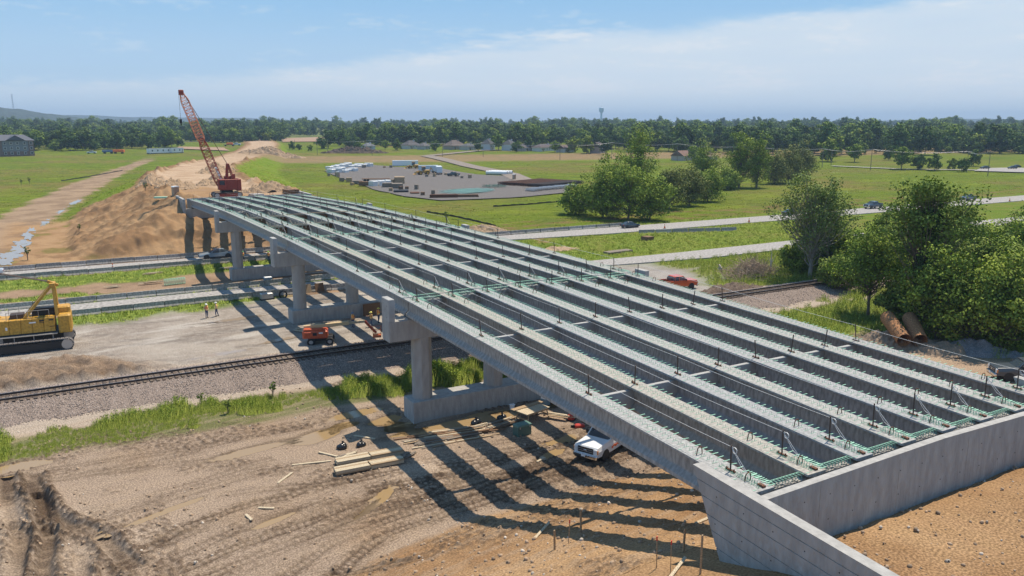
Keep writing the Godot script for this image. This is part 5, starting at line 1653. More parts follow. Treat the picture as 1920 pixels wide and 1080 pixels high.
	for k in 22:
		var m := MB.new()
		for j in 3:
			m.box(Vector3(0, 0.25 + 0.4 * j, -10.5 + k), Vector3(26.0 + rng.randf_range(-1, 1), 0.22, 0.35))
		part("steel_bar_row", m, mats.rust if k < 15 else mats.steel_dark, steel)
	steel.rotation.y = 0.35
	var pipes := MB.new()
	for k in 60:
		var p := Vector3(-13 + k * 0.44, 0.35 + 0.25 * (k % 3), rng.randf_range(-0.6, 0.6))
		pipes.tube(p + Vector3(0, 0, 2.2), p - Vector3(0, 0, 2.2), 0.17, 0.17, 6)
	solo("pipe_heap", pipes, mats.steel, "row of dark grey steel tubes along the front of the rusty mats", "pipes", Vector3(130.89, 0.00, -220.47) + base, 0.35)
	# white culvert pipes on the grass
	var wp := mat("white_pipe", Color(0.74, 0.76, 0.77), 0.4)
	for k in 3:
		var m := MB.new()
		for q in 2:
			var d := [1.0, 0.94][q] as float
			for i in 14:
				var r0: float = 0.95 * d * (1.0 if i % 2 == 0 else 0.96)
				m.tube(Vector3(0, 0.95, -5.0 + i * 0.72), Vector3(0, 0.95, -5.0 + (i + 1) * 0.72), r0, r0, 16, false)
		solo("white_culvert_pipe", m, wp, ["nearest white culvert pipe lying in the grass by the yard lane", "middle white culvert pipe in the grass by the yard lane", "shorter white culvert pipe behind the other two"][k], "pipe", Vector3(155.90, 0.00, -303.75) + Vector3(-1.6 + k * 2.1, 0, -0.5 - k * 1.3), 0.75, "white culvert pipes beside the lane")
	# trailers
	trailer("white box trailer parked at the back of the yard", Vector3(140.56, 0.00, -380.22) + base, 1.18, 13.5, Color(0.72, 0.76, 0.78))
	trailer("pale blue grey container trailer behind the wheel loader", Vector3(130.45, 0.00, -327.48) + base, 1.2, 9.0, Color(0.50, 0.58, 0.62))
	trailer("silver box trailer seen end on beside the container", Vector3(131.45, 0.00, -317.72) + base, -0.35, 9.0, Color(0.62, 0.68, 0.72))
	# flat trailer with brown load
	var ft := thing("flatbed_trailer", "brown flatbed trailer standing in the yard", "trailer", Vector3(89.59, 0.00, -286.64) + base, 1.15)
	part("bed", box_mb(Vector3(0, 1.15, 0), Vector3(2.5, 0.3, 11.0)), mats.wood_brown, ft)
	for z in [-4.4, -3.2, 3.4]:
		for x in [-1.0, 1.0]:
			var w := MB.new()
			w.tube(Vector3(x - 0.15, 0.5, z), Vector3(x + 0.15, 0.5, z), 0.5, 0.5, 12)
			part("wheel", w, mats.rubber, ft)
	toilet("brown portable toilet beside the wrapped bundles", Vector3(85.50, 0.00, -322.58) + base)
	toilet("portable toilet next to the rusty steel mats", Vector3(143.79, 0.00, -269.90) + base)
	toilet("portable toilet on the far abutment fill", V(-1.4, approach(-1.4, 156.0), 156.0))
	loader("yellow wheel loader in front of the white trailer", Vector3(138.32, 0.00, -364.05) + base, 1.4, true)
	loader("yellow backhoe in front of the container trailer", Vector3(123.73, 0.00, -317.67) + base, 1.5, false)

func trailer(label: String, at: Vector3, turn: float, ln: float, col: Color) -> void:
	var o := thing("box_trailer", label, "trailer", at, turn, "trailers in the yard")
	var m := mat("trailer%d" % int(col.r * 1000), col, 0.45)
	part("box", rbox_mb(Vector3(0, 2.35, 0), Vector3(2.5, 2.7, ln), 0.04), m, o)
	part("frame", box_mb(Vector3(0, 0.9, 0), Vector3(1.2, 0.2, ln * 0.96)), mats.black, o)
	var ribs := MB.new()
	for k in int(ln / 0.9):
		for x in [-1.26, 1.26]:
			ribs.box(Vector3(x, 2.35, -ln * 0.5 + 0.5 + k * 0.9), Vector3(0.03, 2.6, 0.08))
	part("side_ribs", ribs, m, o)
	for x in [-0.6, 0.6]:
		part("rear_door", box_mb(Vector3(x, 2.3, ln * 0.5 + 0.02), Vector3(1.15, 2.5, 0.04)), m, o)
	for z in [ln * 0.5 - 1.0, ln * 0.5 - 2.2]:
		for x in [-1.05, 1.05]:
			var w := MB.new()
			w.tube(Vector3(x - 0.15, 0.5, z), Vector3(x + 0.15, 0.5, z), 0.5, 0.5, 14)
			part("wheel", w, mats.rubber, o)
	for x in [-0.8, 0.8]:
		part("landing_leg", box_mb(Vector3(x, 0.45, -ln * 0.3), Vector3(0.12, 0.9, 0.12)), mats.black, o)

func toilet(label: String, at: Vector3) -> void:
	var o := thing("portable_toilet", label, "toilet", at, 0.4, "portable toilets on the site")
	part("cabin", rbox_mb(Vector3(0, 1.05, 0), Vector3(1.1, 2.1, 1.1), 0.05), mat("toilet_tan", Color(0.36, 0.24, 0.16), 0.6), o)
	part("door", box_mb(Vector3(-0.56, 1.0, 0), Vector3(0.03, 1.8, 0.75)), mat("toilet_door", Color(0.42, 0.30, 0.21), 0.6), o)
	var r := MB.new()
	r.prism([Vector2(-0.6, 0), Vector2(0.6, 0), Vector2(0.45, 0.2), Vector2(-0.45, 0.2)], Vector3(0, 2.1, -0.6), Vector3(0, 2.1, 0.6), Vector3.RIGHT, Vector3.UP)
	part("roof", r, mats.white, o)

func wheel_parts(o: Node3D, at: Vector3, rad: float, w: float, rim: Material) -> void:
	var t := MB.new()
	t.tube(at - Vector3(w * 0.5, 0, 0), at + Vector3(w * 0.5, 0, 0), rad, rad, 20, false)
	for sg in [-1.0, 1.0]:
		t.tube(at + Vector3(sg * w * 0.5, 0, 0), at + Vector3(sg * w * 0.42, 0, 0), rad, rad * 0.62, 20, false)
	var wh := part("wheel", t, mats.rubber, o)
	var r := MB.new()
	r.tube(at - Vector3(w * 0.44, 0, 0), at + Vector3(w * 0.44, 0, 0), rad * 0.64, rad * 0.64, 16)
	r.tube(at - Vector3(w * 0.5, 0, 0), at + Vector3(w * 0.5, 0, 0), rad * 0.2, rad * 0.2, 8)
	part("rim", r, rim, wh)

func loader(label: String, at: Vector3, turn: float, bucket: bool) -> void:
	var y := mat("plant_yellow", Color(0.50, 0.27, 0.04), 0.5)
	var o := thing("wheel_loader" if bucket else "backhoe", label, "loader", at, turn)
	part("body", rbox_mb(Vector3(0, 1.6, 1.4), Vector3(2.0, 1.3, 3.0), 0.15), y, o)
	part("front_frame", rbox_mb(Vector3(0, 1.3, -1.8), Vector3(1.4, 0.9, 2.2), 0.1), y, o)
	part("cab", rbox_mb(Vector3(0, 2.75, 0.1), Vector3(1.5, 1.6, 1.5), 0.08), mats.glass, o)
	part("cab_roof", rbox_mb(Vector3(0, 3.6, 0.1), Vector3(1.7, 0.14, 1.7), 0.04), y, o)
	for x in [-1.05, 1.05]:
		wheel_parts(o, Vector3(x, 0.8, -1.7), 0.8, 0.6, y)
		wheel_parts(o, Vector3(x, 0.8, 1.7), 0.8, 0.6, y)
		var a := MB.new()
		a.bar(Vector3(x * 0.6, 1.9, -1.6), Vector3(x * 0.6, 1.2, -3.7), 0.2, 0.3)
		part("lift_arm", a, y, o)
	var b := MB.new()
	b.prism([Vector2(0, 0), Vector2(-0.9, 0.0), Vector2(-0.2, 0.25), Vector2(0.1, 1.0), Vector2(0.2, 0.9), Vector2(0.2, 0.2)], Vector3(-1.3, 0.3, -3.9), Vector3(1.3, 0.3, -3.9), Vector3(0, 0, 1), Vector3.UP)
	part("bucket", b, y, o)
	if not bucket:
		var d := MB.new()
		d.bar(Vector3(0, 1.4, 2.9), Vector3(0, 3.3, 3.6), 0.25, 0.35)
		d.bar(Vector3(0, 3.3, 3.6), Vector3(0, 1.6, 4.6), 0.2, 0.3)
		part("digging_arm", d, y, o)

func house(label: String, at: Vector3, turn: float, w: float, d: float, wall_h: float, roof_h: float, wall: Color, roofc: Color, gable := true) -> Node3D:
	var o := thing("house", label, "house", at, turn, "houses by the fields")
	var wm := mat("wall%d" % int(wall.r * 999 + wall.b * 77), wall, 0.85)
	var rm := mat("roof%d" % int(roofc.r * 999 + roofc.b * 77), roofc * 0.62, 0.95)
	rm.metallic_specular = 0.1
	rm.albedo_color.a = 1.0
	part("wall", box_mb(Vector3(0, wall_h * 0.5 - 0.5, 0), Vector3(w, wall_h + 1.0, d)), wm, o)
	var r := MB.new()
	var e := 0.5
	var hx := w * 0.5 + e
	var hz := d * 0.5 + e
	var inset := 0.0 if gable else minf(hx * 0.7, hz)
	var ra := Vector3(-hx + inset, wall_h + roof_h, 0)
	var rb := Vector3(hx - inset, wall_h + roof_h, 0)
	var c := [Vector3(-hx, wall_h - 0.1, -hz), Vector3(hx, wall_h - 0.1, -hz), Vector3(hx, wall_h - 0.1, hz), Vector3(-hx, wall_h - 0.1, hz)]
	r.quad(c[0], c[1], rb, ra, Vector3(0, 1, -0.5)); r.quad(c[3], c[2], rb, ra, Vector3(0, 1, 0.5))
	r.tri(c[0], c[3], ra, Vector3(-1, 0.1, 0)); r.tri(c[1], c[2], rb, Vector3(1, 0.1, 0))
	var rp := part("roof", r, rm, o)
	part("chimney", box_mb(Vector3(w * 0.2, wall_h + roof_h * 0.9, d * 0.1), Vector3(0.8, 1.6, 0.8)), wm, rp)
	for k in int(w / 3.2):
		var x := -w * 0.5 + 1.8 + k * 3.2
		var f := part("window", box_mb(Vector3(x, wall_h * 0.55, d * 0.5 + 0.03), Vector3(1.3, 1.2, 0.08)), mats.white, o)
		part("pane", box_mb(Vector3(x, wall_h * 0.55, d * 0.5 + 0.08), Vector3(1.1, 1.0, 0.04)), mats.glass, f)
	part("door", box_mb(Vector3(-w * 0.5 + 3.3, 1.0, d * 0.5 + 0.04), Vector3(1.0, 2.1, 0.08)), mats.wood_brown, o)
	return o

func make_buildings() -> void:
	var hs := [[Vector3(225.5, 3.64, -576.0), 0.4, 13.0, 9.0, 3.0, 3.6, Color(0.55, 0.52, 0.48), Color(0.18, 0.17, 0.17), "grey roofed house nearest the spoil heap"], [Vector3(231.1, 3.49, -562.9), 0.5, 8.0, 7.0, 2.8, 2.4, Color(0.45, 0.42, 0.40), Color(0.22, 0.21, 0.21), "low garage beside the grey roofed house"], [Vector3(252.0, 3.47, -551.7), 0.35, 15.0, 10.0, 3.0, 4.2, Color(0.40, 0.30, 0.24), Color(0.24, 0.20, 0.18), "brown brick house with a steep roof behind the yard"], [Vector3(257.6, 3.33, -538.8), 0.4, 11.0, 8.0, 2.8, 2.2, Color(0.50, 0.45, 0.40), Color(0.17, 0.18, 0.19), "dark roofed annex right of the brown brick house"], [Vector3(270.9, 3.32, -531.4), 0.6, 8.0, 8.0, 4.8, 3.6, Color(0.55, 0.56, 0.57), Color(0.16, 0.165, 0.17), "tall pale house with a white gable"], [Vector3(281.1, 3.19, -516.1), 0.5, 9.0, 8.0, 4.8, 3.2, Color(0.55, 0.56, 0.58), Color(0.17, 0.175, 0.18), "second pale house behind the yard trees"], [Vector3(287.4, 3.05, -503.0), 0.4, 12.0, 8.0, 2.8, 3.0, Color(0.42, 0.36, 0.33), Color(0.26, 0.23, 0.22), "brown roofed house left of the long bungalow"], [Vector3(299.5, 3.06, -495.9), 0.4, 20.0, 8.0, 2.8, 2.4, Color(0.62, 0.58, 0.55), Color(0.20, 0.17, 0.17), "long low bungalow with a dark roof"], [Vector3(304.6, 2.81, -474.7), 0.4, 13.0, 8.0, 2.8, 2.2, Color(0.62, 0.58, 0.55), Color(0.25, 0.20, 0.19), "bungalow beside the yellow green poplar"], [Vector3(315.9, 2.59, -450.5), 0.6, 9.0, 8.0, 4.6, 3.0, Color(0.45, 0.36, 0.32), Color(0.22, 0.19, 0.18), "two storey house half hidden behind the bright tree"], [Vector3(313.0, 1.37, -356.1), 0.25, 15.0, 9.0, 2.8, 3.0, Color(0.50, 0.42, 0.36), Color(0.33, 0.22, 0.18), "reddish roofed house behind the slim field tree"], [Vector3(320.6, 1.32, -344.8), 0.3, 11.0, 8.0, 2.8, 2.6, Color(0.50, 0.42, 0.36), Color(0.36, 0.25, 0.21), "second reddish roofed house partly behind the upright trees"], [Vector3(354.0, 1.25, -303.6), 0.5, 17.0, 10.0, 3.0, 3.6, Color(0.60, 0.57, 0.54), Color(0.26, 0.22, 0.20), "grey brown roofed house behind the willows"], [Vector3(192.6, 3.56, -582.6), 0.5, 9.0, 7.0, 2.8, 2.2, Color(0.50, 0.53, 0.60), Color(0.25, 0.26, 0.28), "small bluish shed house right of the lone dark tree"], [Vector3(51.1, 5.91, -962.2), 0.2, 26.0, 14.0, 4.0, 2.0, Color(0.75, 0.76, 0.76), Color(0.78, 0.79, 0.79), "white roofed farm building among the far trees"]]
	for q in hs:
		house(q[8], q[0], q[1], q[2], q[3], q[4], q[5], q[6], q[7], q[0].x > 300.0 or q[2] > 25.0)
	# apartment block
	var at := Vector3(-43.7, 3.04, -586.7)
	var ap := thing("apartment_building", "three storey brick and grey apartment building at the edge of the left field", "building", at, 0.25)
	var brick := tmat("apt_brick", Color(0.30, 0.21, 0.18), 0.9, texs["conc_old"], 0.5)
	var siding := mat("apt_siding", Color(0.22, 0.23, 0.25), 0.85)
	part("wall", box_mb(Vector3(-6, 4.6, 0), Vector3(34, 10.2, 16)), siding, ap)
	for x in [9.6, -8.0]:
		part("brick_bay", box_mb(Vector3(x, 4.6, 8.1), Vector3(3.0, 10.2, 0.5)), brick, ap)
	part("brick_base", box_mb(Vector3(-6, 1.2, 8.05), Vector3(34.2, 3.4, 0.3)), brick, ap)
	var r := MB.new()
	r.quad(Vector3(-24, 9.6, -9), Vector3(12, 9.6, -9), Vector3(8, 13.2, 0), Vector3(-20, 13.2, 0), Vector3(0, 1, -0.5))
	r.quad(Vector3(-24, 9.6, 9), Vector3(12, 9.6, 9), Vector3(8, 13.2, 0), Vector3(-20, 13.2, 0), Vector3(0, 1, 0.5))
	r.tri(Vector3(12, 9.6, -9), Vector3(12, 9.6, 9), Vector3(8, 13.2, 0), Vector3(1, 0.2, 0))
	r.tri(Vector3(-24, 9.6, -9), Vector3(-24, 9.6, 9), Vector3(-20, 13.2, 0), Vector3(-1, 0.2, 0))
	var slate := mat("apt_roof", Color(0.085, 0.09, 0.11), 0.8)
	var rp := part("roof", r, slate, ap)
	var gb := MB.new()
	gb.tri(Vector3(-4, 9.8, 9.3), Vector3(6, 9.8, 9.3), Vector3(1, 12.6, 9.3), Vector3(0, 0, 1))
	gb.quad(Vector3(-4.4, 9.7, 9.5), Vector3(1, 12.9, 9.5), Vector3(1, 12.9, 2), Vector3(-4.4, 9.7, 2), Vector3(-1, 1, 0))
	gb.quad(Vector3(6.4, 9.7, 9.5), Vector3(1, 12.9, 9.5), Vector3(1, 12.9, 2), Vector3(6.4, 9.7, 2), Vector3(1, 1, 0))
	part("gable", gb, slate, rp)
	for f in 3:
		for x in [-18.0, -14.0, -10.0, -5.0, -1.5, 2.0, 6.0, 9.6]:
			var w := part("window", box_mb(Vector3(x, 1.8 + 3.1 * f, 8.4), Vector3(1.5, 1.7, 0.12)), mats.white, ap)
			part("pane", box_mb(Vector3(x, 1.8 + 3.1 * f, 8.48), Vector3(1.25, 1.45, 0.04)), mats.glass, w)
	# site offices: long white trailer cabins
	for q in [[Vector3(43.0, 3.00, -581.2), 17.0, "long white office cabin at the edge of the left field"], [Vector3(54.0, 3.07, -584.4), 9.0, "shorter white office cabin adjoining the long one"]]:
		var o := thing("office_cabin", q[2], "cabin", q[0], 0.45, "white office cabins")
		part("wall", rbox_mb(Vector3(0, 2.0, 0), Vector3(q[1], 3.0, 3.6), 0.05), mats.white, o)
		part("roof", box_mb(Vector3(0, 3.55, 0), Vector3(q[1] + 0.2, 0.12, 3.8)), mats.steel, o)
		part("skirting", box_mb(Vector3(0, 0.25, 0), Vector3(q[1] - 0.1, 0.5, 3.5)), mats.black, o)
		for k in int(q[1] / 4.0):
			var w := part("window", box_mb(Vector3(-q[1] * 0.5 + 2 + 4.0 * k, 2.2, 1.83), Vector3(0.9, 1.2, 0.06)), mats.steel, o)
			part("pane", box_mb(Vector3(-q[1] * 0.5 + 2 + 4.0 * k, 2.2, 1.87), Vector3(0.75, 1.05, 0.03)), mats.glass, w)
		part("door", box_mb(Vector3(q[1] * 0.5 - 1.0, 1.7, 1.83), Vector3(0.95, 2.1, 0.06)), mats.steel, o)
	# water tower
	var wt := thing("water_tower", "pale blue water tower on a single stem above the treeline", "water tower", Vector3(1232, far_rise(1232, 1709), -1709))
	var blue := mat("tower_blue", Color(0.50, 0.62, 0.70), 0.5)
	var m := MB.new()
	m.tube(Vector3.ZERO, Vector3(0, 34, 0), 2.6, 2.4, 16, false)
	m.tube(Vector3(0, 34, 0), Vector3(0, 37, 0), 2.4, 6.2, 20, false)
	part("stem", m, blue, wt)
	m = MB.new()
	m.tube(Vector3(0, 37, 0), Vector3(0, 45, 0), 6.2, 6.4, 24, false)
	m.ball(Vector3(0, 45, 0), Vector3(6.4, 2.6, 6.4), 5, 24, 0.0)
	part("tank", m, blue, wt)
	part("mast", box_mb(Vector3(0, 48.4, 0), Vector3(0.5, 3, 0.5)), mats.steel, wt)
	# radio mast on the hill
	var rm := thing("radio_mast", "thin lattice radio mast on the blue wooded hill", "mast", Vector3(-123, 55, -3600))
	var lat := MB.new()
	for k in 13:
		for q in 3:
			var t0 := TAU * q / 3
			var t1 := TAU * (q + 1) / 3
			var w := 2.2
			var y0 := k * 6.0
			lat.bar(Vector3(cos(t0) * w, y0, sin(t0) * w), Vector3(cos(t0) * w, y0 + 6, sin(t0) * w), 0.7, 0.7)
			lat.bar(Vector3(cos(t0) * w, y0, sin(t0) * w), Vector3(cos(t1) * w, y0 + 6, sin(t1) * w), 0.5, 0.5)
	part("lattice", lat, mats.steel, rm)
	# hills on the skyline
	hill("hill", Vector3(-330, 0, -3650), 620.0, 300.0, 88.0, 0.0)
	hill("hill", Vector3(300, 0, -5800), 2300.0, 500.0, 62.0, 0.1)
	hill("hill", Vector3(5300, 0, -3200), 1500.0, 500.0, 44.0, -1.0)

func hill(called: String, ctr: Vector3, rx: float, rz: float, h: float, turn: float) -> void:
	var n := 90
	var m := 26
	var v := []
	for j in m + 1:
		var row := []
		for i in n + 1:
			var a := (float(i) / n * 2.0 - 1.0)
			var b := (float(j) / m * 2.0 - 1.0)
			var f := pow(maxf(0.0, 1.0 - a * a), 1.1) * pow(maxf(0.0, 1.0 - b * b), 0.9)
			var x := a * rx
			var z := b * rz
			var p := ctr + Vector3(x * cos(turn) + z * sin(turn), 0, -x * sin(turn) + z * cos(turn))
			p.y = 10.0 + h * f * (0.9 + 0.3 * n1.get_noise_2d(p.x * 0.12, p.z * 0.12)) + (7.0 * absf(n1.get_noise_2d(p.x * 4.0, p.z * 4.0)) if f > 0.02 else 0.0)
			row.append(p)
		v.append(row)
	var mb := MB.new()
	for j in m:
		for i in n:
			var k := 0.8 + 0.5 * n1.get_noise_2d(v[j][i].x * 3.0, v[j][i].z * 3.0)
			mb.col = Color(0.034 * k, 0.052 * k, 0.026 * k)
			mb.quad(v[j][i], v[j][i + 1], v[j + 1][i + 1], v[j + 1][i], Vector3.UP)
	var hm := mat("wooded_hill", Color(1, 1, 1), 0.95)
	hm.vertex_color_use_as_albedo = true
	setting(called, mb, hm)

func utility_pole(label: String, at: Vector3, h: float, arms := true, m := "wood_grey") -> Vector3:
	var o := thing("utility_pole", label, "pole", at, 0.6, "utility poles")
	var p := MB.new()
	p.tube(Vector3(0, -0.4, 0), Vector3(0, h, 0), 0.17, 0.12, 8)
	part("pole", p, mats[m], o)
	if arms:
		part("cross_arm", box_mb(Vector3(0, h - 0.6, 0), Vector3(0.14, 0.14, 2.4)), mats[m], o)
		for z in [-1.1, -0.4, 0.4, 1.1]:
			part("insulator", box_mb(Vector3(0, h - 0.42, z), Vector3(0.12, 0.22, 0.12)), mats.white, o)
	return at + Vector3(0, h - 0.4, 0)

func make_poles() -> void:
	var rowA := []
	var la := [[598, 291, 245], [698, 292, 245], [832, 293, 258], [908, 292, 256], [1050, 300, 267], [1147, 293, 262], [1267, 299, 262], [1406, 305, 268], [1541, 313, 285], [1632, 318, 284], [1750, 319, 292], [1852, 328, 292]]
	var spots := [Vector3(133.9, 2.27, -518.6), Vector3(164.5, 2.08, -496.3), Vector3(200.8, 1.80, -463.1), Vector3(224.1, 1.79, -450.4), Vector3(248.6, 1.25, -395.9), Vector3(289.4, 1.64, -398.0), Vector3(302.3, 1.20, -350.2), Vector3(323.0, 1.01, -312.4), Vector3(326.8, 0.65, -265.7), Vector3(329.7, 0.50, -239.0), Vector3(356.9, 0.55, -206.9), Vector3(337.9, 0.29, -185.7)]
	var tall := [10.5, 10.5, 9.0, 9.5, 10.0, 10.0, 10.5, 10.0, 10.0, 10.5, 10.0, 11.0]
	for i in spots.size():
		rowA.append(utility_pole("%s wooden utility pole of the line across the fields, counted from the crane side" % ORD[i], spots[i], tall[i]))
	for i in rowA.size() - 1:
		var w := MB.new()
		for z in [-1.0, 0.0, 1.0]:
			var a: Vector3 = rowA[i] + Vector3(0, 0, z)
			var b: Vector3 = rowA[i + 1] + Vector3(0, 0, z)
			for k in 6:
				var t0 := k / 6.0
				var t1 := (k + 1) / 6.0
				w.tube(a.lerp(b, t0) - Vector3(0, 1.2 * sin(PI * t0), 0), a.lerp(b, t1) - Vector3(0, 1.2 * sin(PI * t1), 0), 0.035, 0.035, 3, false)
		solo("power_line", w, mats.steel, "power wires in the %s gap of the pole line" % ORD[i], "wire", Vector3.ZERO, 0.0, "power lines across the fields")
	for q in [[Vector3(157.1, 3.22, -571.6), 9.0, "grey lamp pole beside the big dark tree"], [Vector3(137.7, 3.41, -589.8), 8.0, "thin pole by the small round tree"], [Vector3(277.1, 2.80, -490.9), 9.0, "grey pole in front of the long bungalow"], [Vector3(309.0, 2.25, -430.3), 9.0, "grey pole right of the bright rounded tree"], [Vector3(345.0, 0.90, -274.8), 8.0, "short grey pole beside the yellow green tree"], [Vector3(82.1, 1.52, -483.9), 7.0, "dark thin pole beside the fill road"]]:
		utility_pole(q[2], q[0], q[1], false, "wood_grey")

# ---- vehicles --------------------------------------------------------------
func skin(m: MB, rings: Array, capped := true) -> void:
	for i in rings.size() - 1:
		var a: Array = rings[i]
		var b: Array = rings[i + 1]
		var ca := Vector3.ZERO
		for p in a: ca += p / (2.0 * a.size())
		for p in b: ca += p / (2.0 * b.size())
		for k in a.size():
			var k1 := (k + 1) % a.size()
			var mid: Vector3 = (a[k] + a[k1] + b[k] + b[k1]) * 0.25
			var out := mid - ca
			out.z *= 0.2
			m.quad(a[k], a[k1], b[k1], b[k], out)
	if capped:
		for e in [[rings[0], -1.0], [rings[-1], 1.0]]:
			var c := Vector3.ZERO
			for p in e[0]: c += p / e[0].size()
			for k in e[0].size():
				m.tri(c, e[0][k], e[0][(k + 1) % e[0].size()], Vector3(0, 0, e[1]))

func ring6(z: float, w0: float, y0: float, w1: float, y1: float, w2: float, y2: float) -> Array:
	return [Vector3(-w0, y0, z), Vector3(-w1, y1, z), Vector3(-w2, y2 - 0.03, z), Vector3(-w2 * 0.9, y2, z), Vector3(w2 * 0.9, y2, z), Vector3(w2, y2 - 0.03, z), Vector3(w1, y1, z), Vector3(w0, y0, z)]

func vehicle(called: String, label: String, cat: String, at: Vector3, turn: float, paint: Color, kind: String, group := "") -> Node3D:
	var o := thing(called, label, cat, at, turn, group)
	var key := "paint%d_%d_%d" % [int(paint.r * 999), int(paint.g * 999), int(paint.b * 999)]
	var p := mat(key, paint, 0.3)
	p.clearcoat_enabled = true
	p.clearcoat = 0.6
	p.clearcoat_roughness = 0.08
	var m := MB.new()
	var dark: Material = mats.black
	var truck := kind == "pickup"
	var W := 1.0 if truck else 0.9
	var R := 0.40 if truck else 0.33
	var zf := -1.85 if truck else -1.4
	var zr := 1.95 if truck else 1.4
	var gl := MB.new()
	var roof := MB.new()
	if truck:
		skin(m, [ring6(-2.95, 0.84, 0.62, 0.90, 0.85, 0.82, 1.12), ring6(-2.84, 0.93, 0.55, 0.97, 0.95, 0.90, 1.25), ring6(-2.2, 0.97, 0.52, 1.0, 0.95, 0.91, 1.30), ring6(-1.05, 0.99, 0.48, 1.01, 0.98, 0.93, 1.36), ring6(1.12, 0.99, 0.48, 1.01, 0.98, 0.95, 1.34), ring6(1.16, 0.99, 0.48, 1.01, 0.9, 0.95, 0.96), ring6(2.9, 0.97, 0.55, 1.0, 0.9, 0.95, 0.96)])
		skin(gl, [ring6(-1.25, 0.80, 1.33, 0.80, 1.34, 0.78, 1.36), ring6(-0.55, 0.92, 1.33, 0.86, 1.62, 0.76, 1.90), ring6(0.85, 0.92, 1.33, 0.86, 1.62, 0.76, 1.90), ring6(1.10, 0.92, 1.33, 0.86, 1.55, 0.80, 1.72)])
		skin(roof, [ring6(-0.62, 0.70, 1.87, 0.74, 1.90, 0.70, 1.93), ring6(-0.4, 0.74, 1.88, 0.78, 1.91, 0.74, 1.97), ring6(0.8, 0.74, 1.88, 0.78, 1.91, 0.74, 1.97), ring6(0.95, 0.70, 1.85, 0.74, 1.87, 0.70, 1.90)])
	else:
		skin(m, [ring6(-2.3, 0.72, 0.42, 0.78, 0.55, 0.70, 0.66), ring6(-2.1, 0.84, 0.32, 0.88, 0.58, 0.80, 0.76), ring6(-0.95, 0.88, 0.28, 0.91, 0.62, 0.84, 0.92), ring6(1.35, 0.88, 0.28, 0.91, 0.66, 0.84, 0.96), ring6(2.1, 0.84, 0.32, 0.88, 0.66, 0.78, 0.94), ring6(2.3, 0.74, 0.44, 0.80, 0.62, 0.72, 0.84)])
		skin(gl, [ring6(-1.0, 0.74, 0.90, 0.74, 0.91, 0.72, 0.93), ring6(-0.2, 0.82, 0.90, 0.74, 1.18, 0.60, 1.40), ring6(0.85, 0.82, 0.92, 0.74, 1.18, 0.60, 1.38), ring6(1.75, 0.74, 0.92, 0.74, 0.94, 0.70, 0.95)])
		skin(roof, [ring6(-0.3, 0.52, 1.37, 0.56, 1.39, 0.54, 1.41), ring6(0.0, 0.58, 1.38, 0.62, 1.40, 0.58, 1.45), ring6(0.7, 0.58, 1.38, 0.62, 1.40, 0.58, 1.44), ring6(1.0, 0.52, 1.33, 0.56, 1.35, 0.54, 1.37)])
	part("body", m, p, o)
	part("window_glass", gl, mats.glass, o)
	part("roof", roof, p, o)
	for x in [-W + 0.12, W - 0.12]:
		wheel_parts(o, Vector3(x, R, zf), R, 0.26, mats.steel)
		wheel_parts(o, Vector3(x, R, zr), R, 0.26, mats.steel)
		for z in [zf, zr]:
			var arch := MB.new()
			arch.tube(Vector3(x - 0.125 * signf(x), R + 0.04, z), Vector3(x + 0.135 * signf(x), R + 0.04, z), R * 1.16, R * 1.16, 18)
			part("wheel_arch", arch, dark, o)
	if truck:
		# open cargo bed
		for x in [-0.96, 0.96]:
			part("bed_side", rbox_mb(Vector3(x, 1.16, 2.03), Vector3(0.09, 0.44, 1.76), 0.02), p, o)
			part("mirror", rbox_mb(Vector3(x * 1.16, 1.45, -0.85), Vector3(0.2, 0.26, 0.12), 0.03), dark, o)
			part("door_handle", box_mb(Vector3(x * 1.06, 1.12, 0.2), Vector3(0.03, 0.04, 0.2)), mats.chrome, o)
			for z in [-0.55, 0.88]:
				var pil := MB.new()
				pil.bar(Vector3(x * 0.955, 1.34, z - (0.55 if z < 0 else 0.0)), Vector3(x * 0.80, 1.9, z), 0.07, 0.07)
				part("roof_pillar", pil, p, o)
			part("roof_pillar", box_mb(Vector3(x * 0.90, 1.62, 0.18), Vector3(0.05, 0.56, 0.09), Basis(Vector3(0, 0, 1), 0.28 * signf(x))), p, o)
		part("tailgate", rbox_mb(Vector3(0, 1.16, 2.9), Vector3(1.84, 0.44, 0.08), 0.02), p, o)
		part("bed_floor", box_mb(Vector3(0, 0.97, 2.0), Vector3(1.8, 0.03, 1.7)), dark, o)
		part("grille", rbox_mb(Vector3(0, 0.98, -2.93), Vector3(1.25, 0.40, 0.10), 0.03), dark, o)
		for k in 2:
			part("grille_bar", box_mb(Vector3(0, 0.92 + 0.14 * k, -2.99), Vector3(1.2, 0.035, 0.03)), mats.steel, o)
		part("emblem", rbox_mb(Vector3(0, 0.99, -3.0), Vector3(0.24, 0.10, 0.04), 0.03), mats.chrome, o)
		part("front_bumper", rbox_mb(Vector3(0, 0.60, -2.98), Vector3(1.9, 0.24, 0.22), 0.05), mats.chrome, o)
		part("bumper_valance", box_mb(Vector3(0, 0.46, -2.95), Vector3(1.7, 0.16, 0.14)), dark, o)
		part("licence_plate", box_mb(Vector3(0.1, 0.62, -3.1), Vector3(0.32, 0.14, 0.02)), mats.white, o)
		part("rear_bumper", rbox_mb(Vector3(0, 0.62, 2.98), Vector3(1.9, 0.2, 0.16), 0.04), mats.chrome, o)
